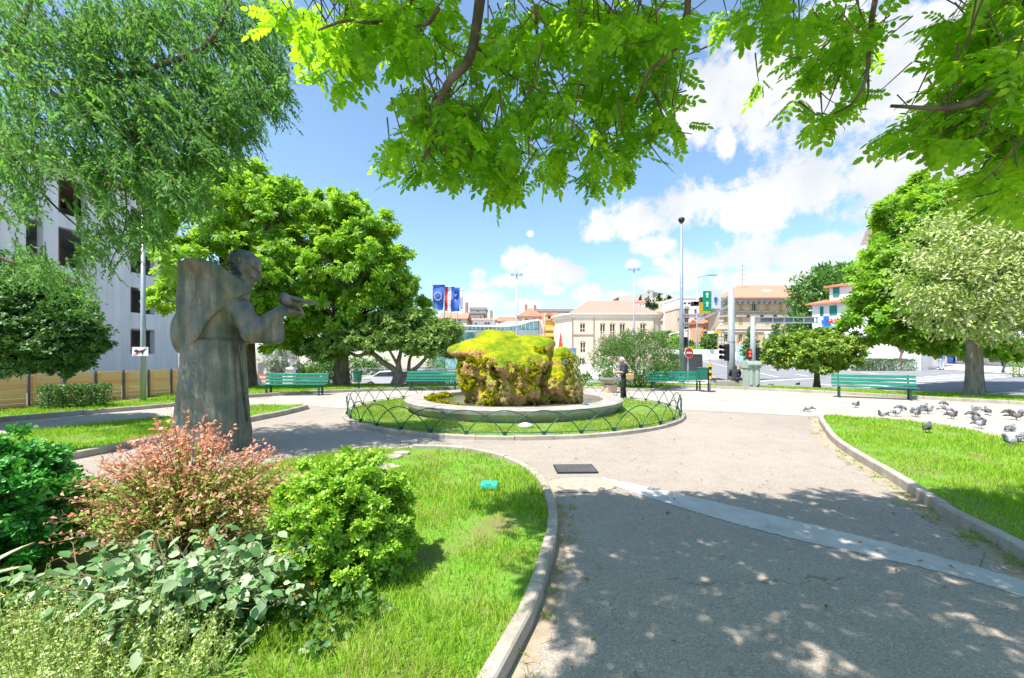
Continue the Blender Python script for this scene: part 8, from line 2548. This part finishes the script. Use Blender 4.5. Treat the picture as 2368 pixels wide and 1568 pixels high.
# seated pair with long hair, seen from behind, on the kerb by the cabinet
sit = dict(pel=(0, 0, .42), chest=(.14, 0, .72), neck=(.24, 0, .88), head=(.31, 0, 1.0), shl=(.2, .18, .83), shr=(.2, -.18, .83), ell=(.34, .24, .6), elr=(.34, -.24, .6), wrl=(.56, .1, .58), wrr=(.56, -.1, .55), hpl=(.02, .09, .4), hpr=(.02, -.09, .4), knl=(.44, .12, .5), knr=(.44, -.12, .5), anl=(.4, .12, .1), anr=(.4, -.12, .1), face=(.9, .0, -.3))
wl = empty('sitting_ledge', (11.5, 21.7, 0), R(-6), 'low pale stone ledge the seated pair sit on', 'ledge')
MB().box((0, 0, .16), (2.0, .4, .32)).build('block', KERB, wl, bevel=.02)
person('person', 'seated person with long dark hair and black jacket, left of the pair', sit, dict(trousers=(.05, .06, .1), shirt=(.03, .03, .035), hair=(.06, .04, .035), sleeve=1.0), .3, 1.66, .018, 'pair seated by the cabinet', R(60), (11.3, 21.6, 0))
person('person', 'seated person with long auburn hair, half behind the cabinet', sit, dict(trousers=(.03, .035, .05), shirt=(.25, .25, .27), hair=(.28, .12, .05), sleeve=1.0), .3, 1.64, .018, 'pair seated by the cabinet', R(80), (11.75, 21.65, 0))
# passers-by: two models, recoloured
mA, _ = person('person', 'x', walk, dict(trousers=(.1, .12, .2), shirt=(.3, .3, .3)), 0, 1.75, .024)
mB, _ = person('person', 'x', stand, dict(trousers=(.1, .12, .2), shirt=(.3, .3, .3)), .12, 1.66, .024)
def passer(label, px, py, Y, model, rz, shirt, trou, hair, first=[set()]):
    p = P(px, py, Y); src = mA if model == 'A' else mB
    o = src if model not in first[0] else copy_tree(src)
    if model not in first[0]: KID[src.name] = kids(src)
    first[0].add(model)
    o.location = (p.x, Y, T(p.x, Y) + .03); o.rotation_euler = (0, 0, rz)
    tag(o, label, 'person', 'passers by')
    for c in (kids(o)):
        n = c.name.split('.')[0]
        if n == 'shirt': c.color = (*shirt, 1)
        if n == 'trousers': c.color = (*trou, 1)
        if n == 'hair': c.color = (*hair, 1)
    return o
DK, BR, BL, GR = (.03, .025, .02), (.16, .09, .05), (.55, .4, .2), (.5, .5, .5)
passer('person in a red top on the pavement beyond the road, left of the grey post', 2126, 850, 41, 'B', R(200), (.5, .03, .05), (.05, .06, .08), DK)
passer('person in dark top and pale blue jeans right behind the red topped walker', 2134, 850, 42, 'A', R(190), (.05, .05, .06), (.3, .45, .5), BR)
passer('blond person in a blue jacket standing before the shop doors', 2177, 851, 40.5, 'B', R(80), (.08, .22, .5), (.42, .43, .47), BL)
passer('white haired person in a navy shirt by the right hand hedge', 2321, 858, 33.8, 'A', R(0), (.04, .05, .09), (.06, .07, .1), GR)
passer('dark clad person on the square by the blue banner, alone', 1323, 846, 92, 'B', R(30), (.03, .03, .04), (.03, .03, .04), DK)
passer('left walker of the three dark figures crossing the square', 1336, 848, 86, 'A', R(60), (.05, .05, .06), (.03, .03, .05), DK)
passer('middle walker of the three dark figures crossing the square', 1342, 849, 84, 'A', R(100), (.02, .02, .03), (.03, .03, .04), BR)
passer('right walker of the three dark figures crossing the square', 1348, 847, 88, 'B', R(120), (.1, .1, .12), (.04, .04, .06), DK)
passer('pale clad walker high on the square before the cream hall', 1352, 838, 96, 'A', R(170), (.4, .38, .36), (.1, .1, .12), BR)
passer('person in white by the shop awning of the yellow house', 1268, 838, 98, 'B', R(90), (.6, .6, .6), (.3, .05, .06), DK)
passer('person in red by the shop awning of the yellow house', 1275, 838, 97, 'A', R(0), (.5, .08, .08), (.1, .1, .15), DK)
passer('person in pale blue left under the shop awning', 1262, 838, 97, 'A', R(200), (.35, .45, .6), (.08, .08, .1), BR)
passer('person in dark red on the far pavement of the avenue', 1634, 815, 112, 'B', R(90), (.35, .04, .05), (.05, .05, .06), DK)
passer('person in blue on the far pavement of the avenue', 1641, 815, 113, 'A', R(20), (.12, .2, .45), (.05, .05, .06), DK)
passer('person in black at the right end of the far pavement group', 1648, 816, 110, 'B', R(150), (.03, .03, .03), (.4, .38, .3), DK)
# red kiosk on the far pavement
p = P(1640, 800, 116); r = empty('news_kiosk', (p.x, 116, T(p.x, 116)), 0, 'far news kiosk with a red awning beyond the avenue', 'kiosk')
MB().box((0, 0, 1.5), (4.5, 3, 3.0)).build('cabin', WHITEP, r); MB().slab([(-2.8, 0), (2.8, 0), (2.8, 2.0), (-2.8, 2.0)], (0, -3.2, 2.6), (1, 0, 0), (0, .93, .36), .06).build('awning', plain('red canvas', (.6, .05, .04), .8), r); MB().box((0, -1.52, 1.6), (2.6, .06, 1.3)).build('window', GLASS, r)
# underpass stairs housing on the island
q = P(1588, 860, 34); r = empty('underpass_entrance', (q.x, 36, T(q.x, 36)), R(-12), 'dark underpass stair housing with a white roof slab on the traffic island', 'shelter')
MB().box((0, 0, 1.1), (3.4, 3.0, 2.2)).build('wall', plain('dark grey cladding', (.1, .1, .105), .5), r)
MB().box((.0, -.2, 2.4), (6.0, 4.0, .36)).build('roof', WHITEP, r)
# ------------------------------------------------------------------ pigeons
def pigeon_mesh(kind):
    def f(p):
        d = sd_ell(p, (0, 0, .125), (.105, .06, .062), ry=.18)
        d = smin(d, sd_ell(p, (-.12, 0, .115), (.09, .035, .022), ry=.12), .03)         # wings over the rump
        d = smin(d, sd_caps(p, (-.15, 0, .11), (-.235, 0, .085), .022, .014), .02)
        if kind == 'walk': n0, hd, bk = (.075, 0, .15), (.115, 0, .215), (.155, 0, .205)
        elif kind == 'peck': n0, hd, bk = (.09, 0, .1), (.15, 0, .05), (.17, 0, .018)
        else: n0, hd, bk = (.07, 0, .15), (.085, 0, .2), (.12, 0, .185)
        d = smin(d, sd_caps(p, n0, hd, .042, .026), .03)
        d = smin(d, sd_ell(p, hd, (.031, .025, .027)), .012)
        d = smin(d, sd_caps(p, hd, bk, .012, .004), .006)
        for s in (-1, 1): d = smin(d, sd_ell(p, (-.02, s * .05, .125), (.11, .016, .045), ry=.2), .012)
        if kind == 'rest': d = smax(d, .055 - p[:, 2], .02)
        else:
            for s in (-1, 1):
                d = smin(d, sd_caps(p, (0, s * .028, .09), (.005, s * .03, .004), .009, .006), .006)
                for a in (-.5, 0, .5): d = smin(d, sd_caps(p, (.005, s * .03, .005), (.035 * math.cos(a) + .005, s * .03 + .03 * math.sin(a), .004), .005, .004), .004)
        return d
    V, F = surface_nets(f, (-.28, -.1, -.02), (.22, .1, .27), .0085)
    return V - (np.array([0, 0, .05]) if kind == 'rest' else 0), F
PM = {}
for kd in ('walk', 'peck', 'rest'):
    V, F = pigeon_mesh(kd); o = np_mesh('pigeon', V, F, PIGEON, None, True); PM[kd] = o
seen = set()
def pigeon(px, py, kind, face, label, z=0.0, s=.92):
    o = PM[kind]
    if kind in seen: o = o.copy(); COL.objects.link(o)
    seen.add(kind)
    x, y = G(px, py, z); o.location = (x, y, z); o.rotation_euler = (0, 0, R(face)); o.scale = (s, s, s)
    tag(o, label, 'pigeon', 'pigeons feeding on the plaza')
ZP = zd((1880, 880), 4.055)
pl = [(265, 450, 'peck', 185, 'dark pigeon walking alone on the path left of all the others'), (732, 410, 'walk', 260, 'pale pigeon standing apart, straight before the bench legs'), (985, 515, 'walk', 190, 'grey pigeon just beyond the lawn tip, leftmost of the feeding flock'), (1120, 495, 'walk', 350, 'brownish pigeon next right of the leftmost feeding pigeon'), (1170, 440, 'peck', 0, 'pigeon with lowered head behind the brownish one'), (1320, 500, 'walk', 260, 'pigeon facing the camera in front of the tight group of four'),
      (1310, 455, 'peck', 180, 'left pigeon of the tight group of four'), (1395, 440, 'walk', 20, 'rear pigeon of the tight group of four'), (1430, 470, 'walk', 350, 'right pigeon of the tight group of four'), (1590, 395, 'peck', 10, 'small dark pigeon farthest back below the bench end'), (1615, 455, 'peck', 330, 'brown pigeon pecking left of the grey trunk'), (1668, 520, 'walk', 270, 'pigeon facing the camera in the middle of the plaza'), (1895, 440, 'rest', 90, 'pigeon crouching right in front of the grey trunk'), (1875, 505, 'peck', 355, 'pale pigeon pecking just above a long dark one'),
      (1905, 545, 'rest', 175, 'long dark pigeon crouching on the plaza'), (2010, 480, 'walk', 60, 'dark pigeon turned towards the trunk'), (1940, 612, 'walk', 265, 'round pale pigeon facing the camera near the lawn edge'), (2230, 488, 'peck', 355, 'grey pigeon pecking left of the pair at the right edge'), (2290, 530, 'walk', 300, 'reddish brown pigeon of the pair at the right edge'), (2345, 490, 'peck', 200, 'rear pigeon of the pair at the right edge'), (2240, 638, 'rest', 15, 'large grey pigeon crouching near the right edge'), (2340, 735, 'rest', 30, 'pigeon cut by the right edge beside the lawn')]
for zx, zy, kd, fa, lab in pl:
    px, py = ZP(zx, zy); pigeon(px, py, kd, fa, lab, .008)
px, py = ZP(1425, 655); pigeon(px, py, 'walk', 30, 'pigeon half hidden in the grass of the right hand lawn', .06)
px, py = ZP(2243, 790); pigeon(px, py, 'walk', 170, 'plump white grey pigeon on the grass near the right edge', .06)
for px, py, kd, fa, lab in ((1721, 889, 'peck', 200, 'pigeon on the back grass strip in front of the cabinet, left one'), (1752, 897, 'walk', 270, 'pigeon on the back grass strip below the cabinet'), (1785, 892, 'rest', 0, 'pigeon on the back grass strip right of the cabinet'), (1846, 891, 'rest', 20, 'pigeon on the back grass strip beside the small round tree'), (1655, 888, 'peck', 40, 'dark pigeon on the grass right of the banded marker post')):
    pigeon(px, py, kd, fa, lab, .05)
o = PM['peck'].copy(); COL.objects.link(o); o.location = (FC[0] + 1.75, FC[1] - 2.2, .24); o.rotation_euler = (0, 0, R(150)); tag(o, 'dark pigeon bathing in the water by the right rock stack', 'pigeon', 'pigeons feeding on the plaza')
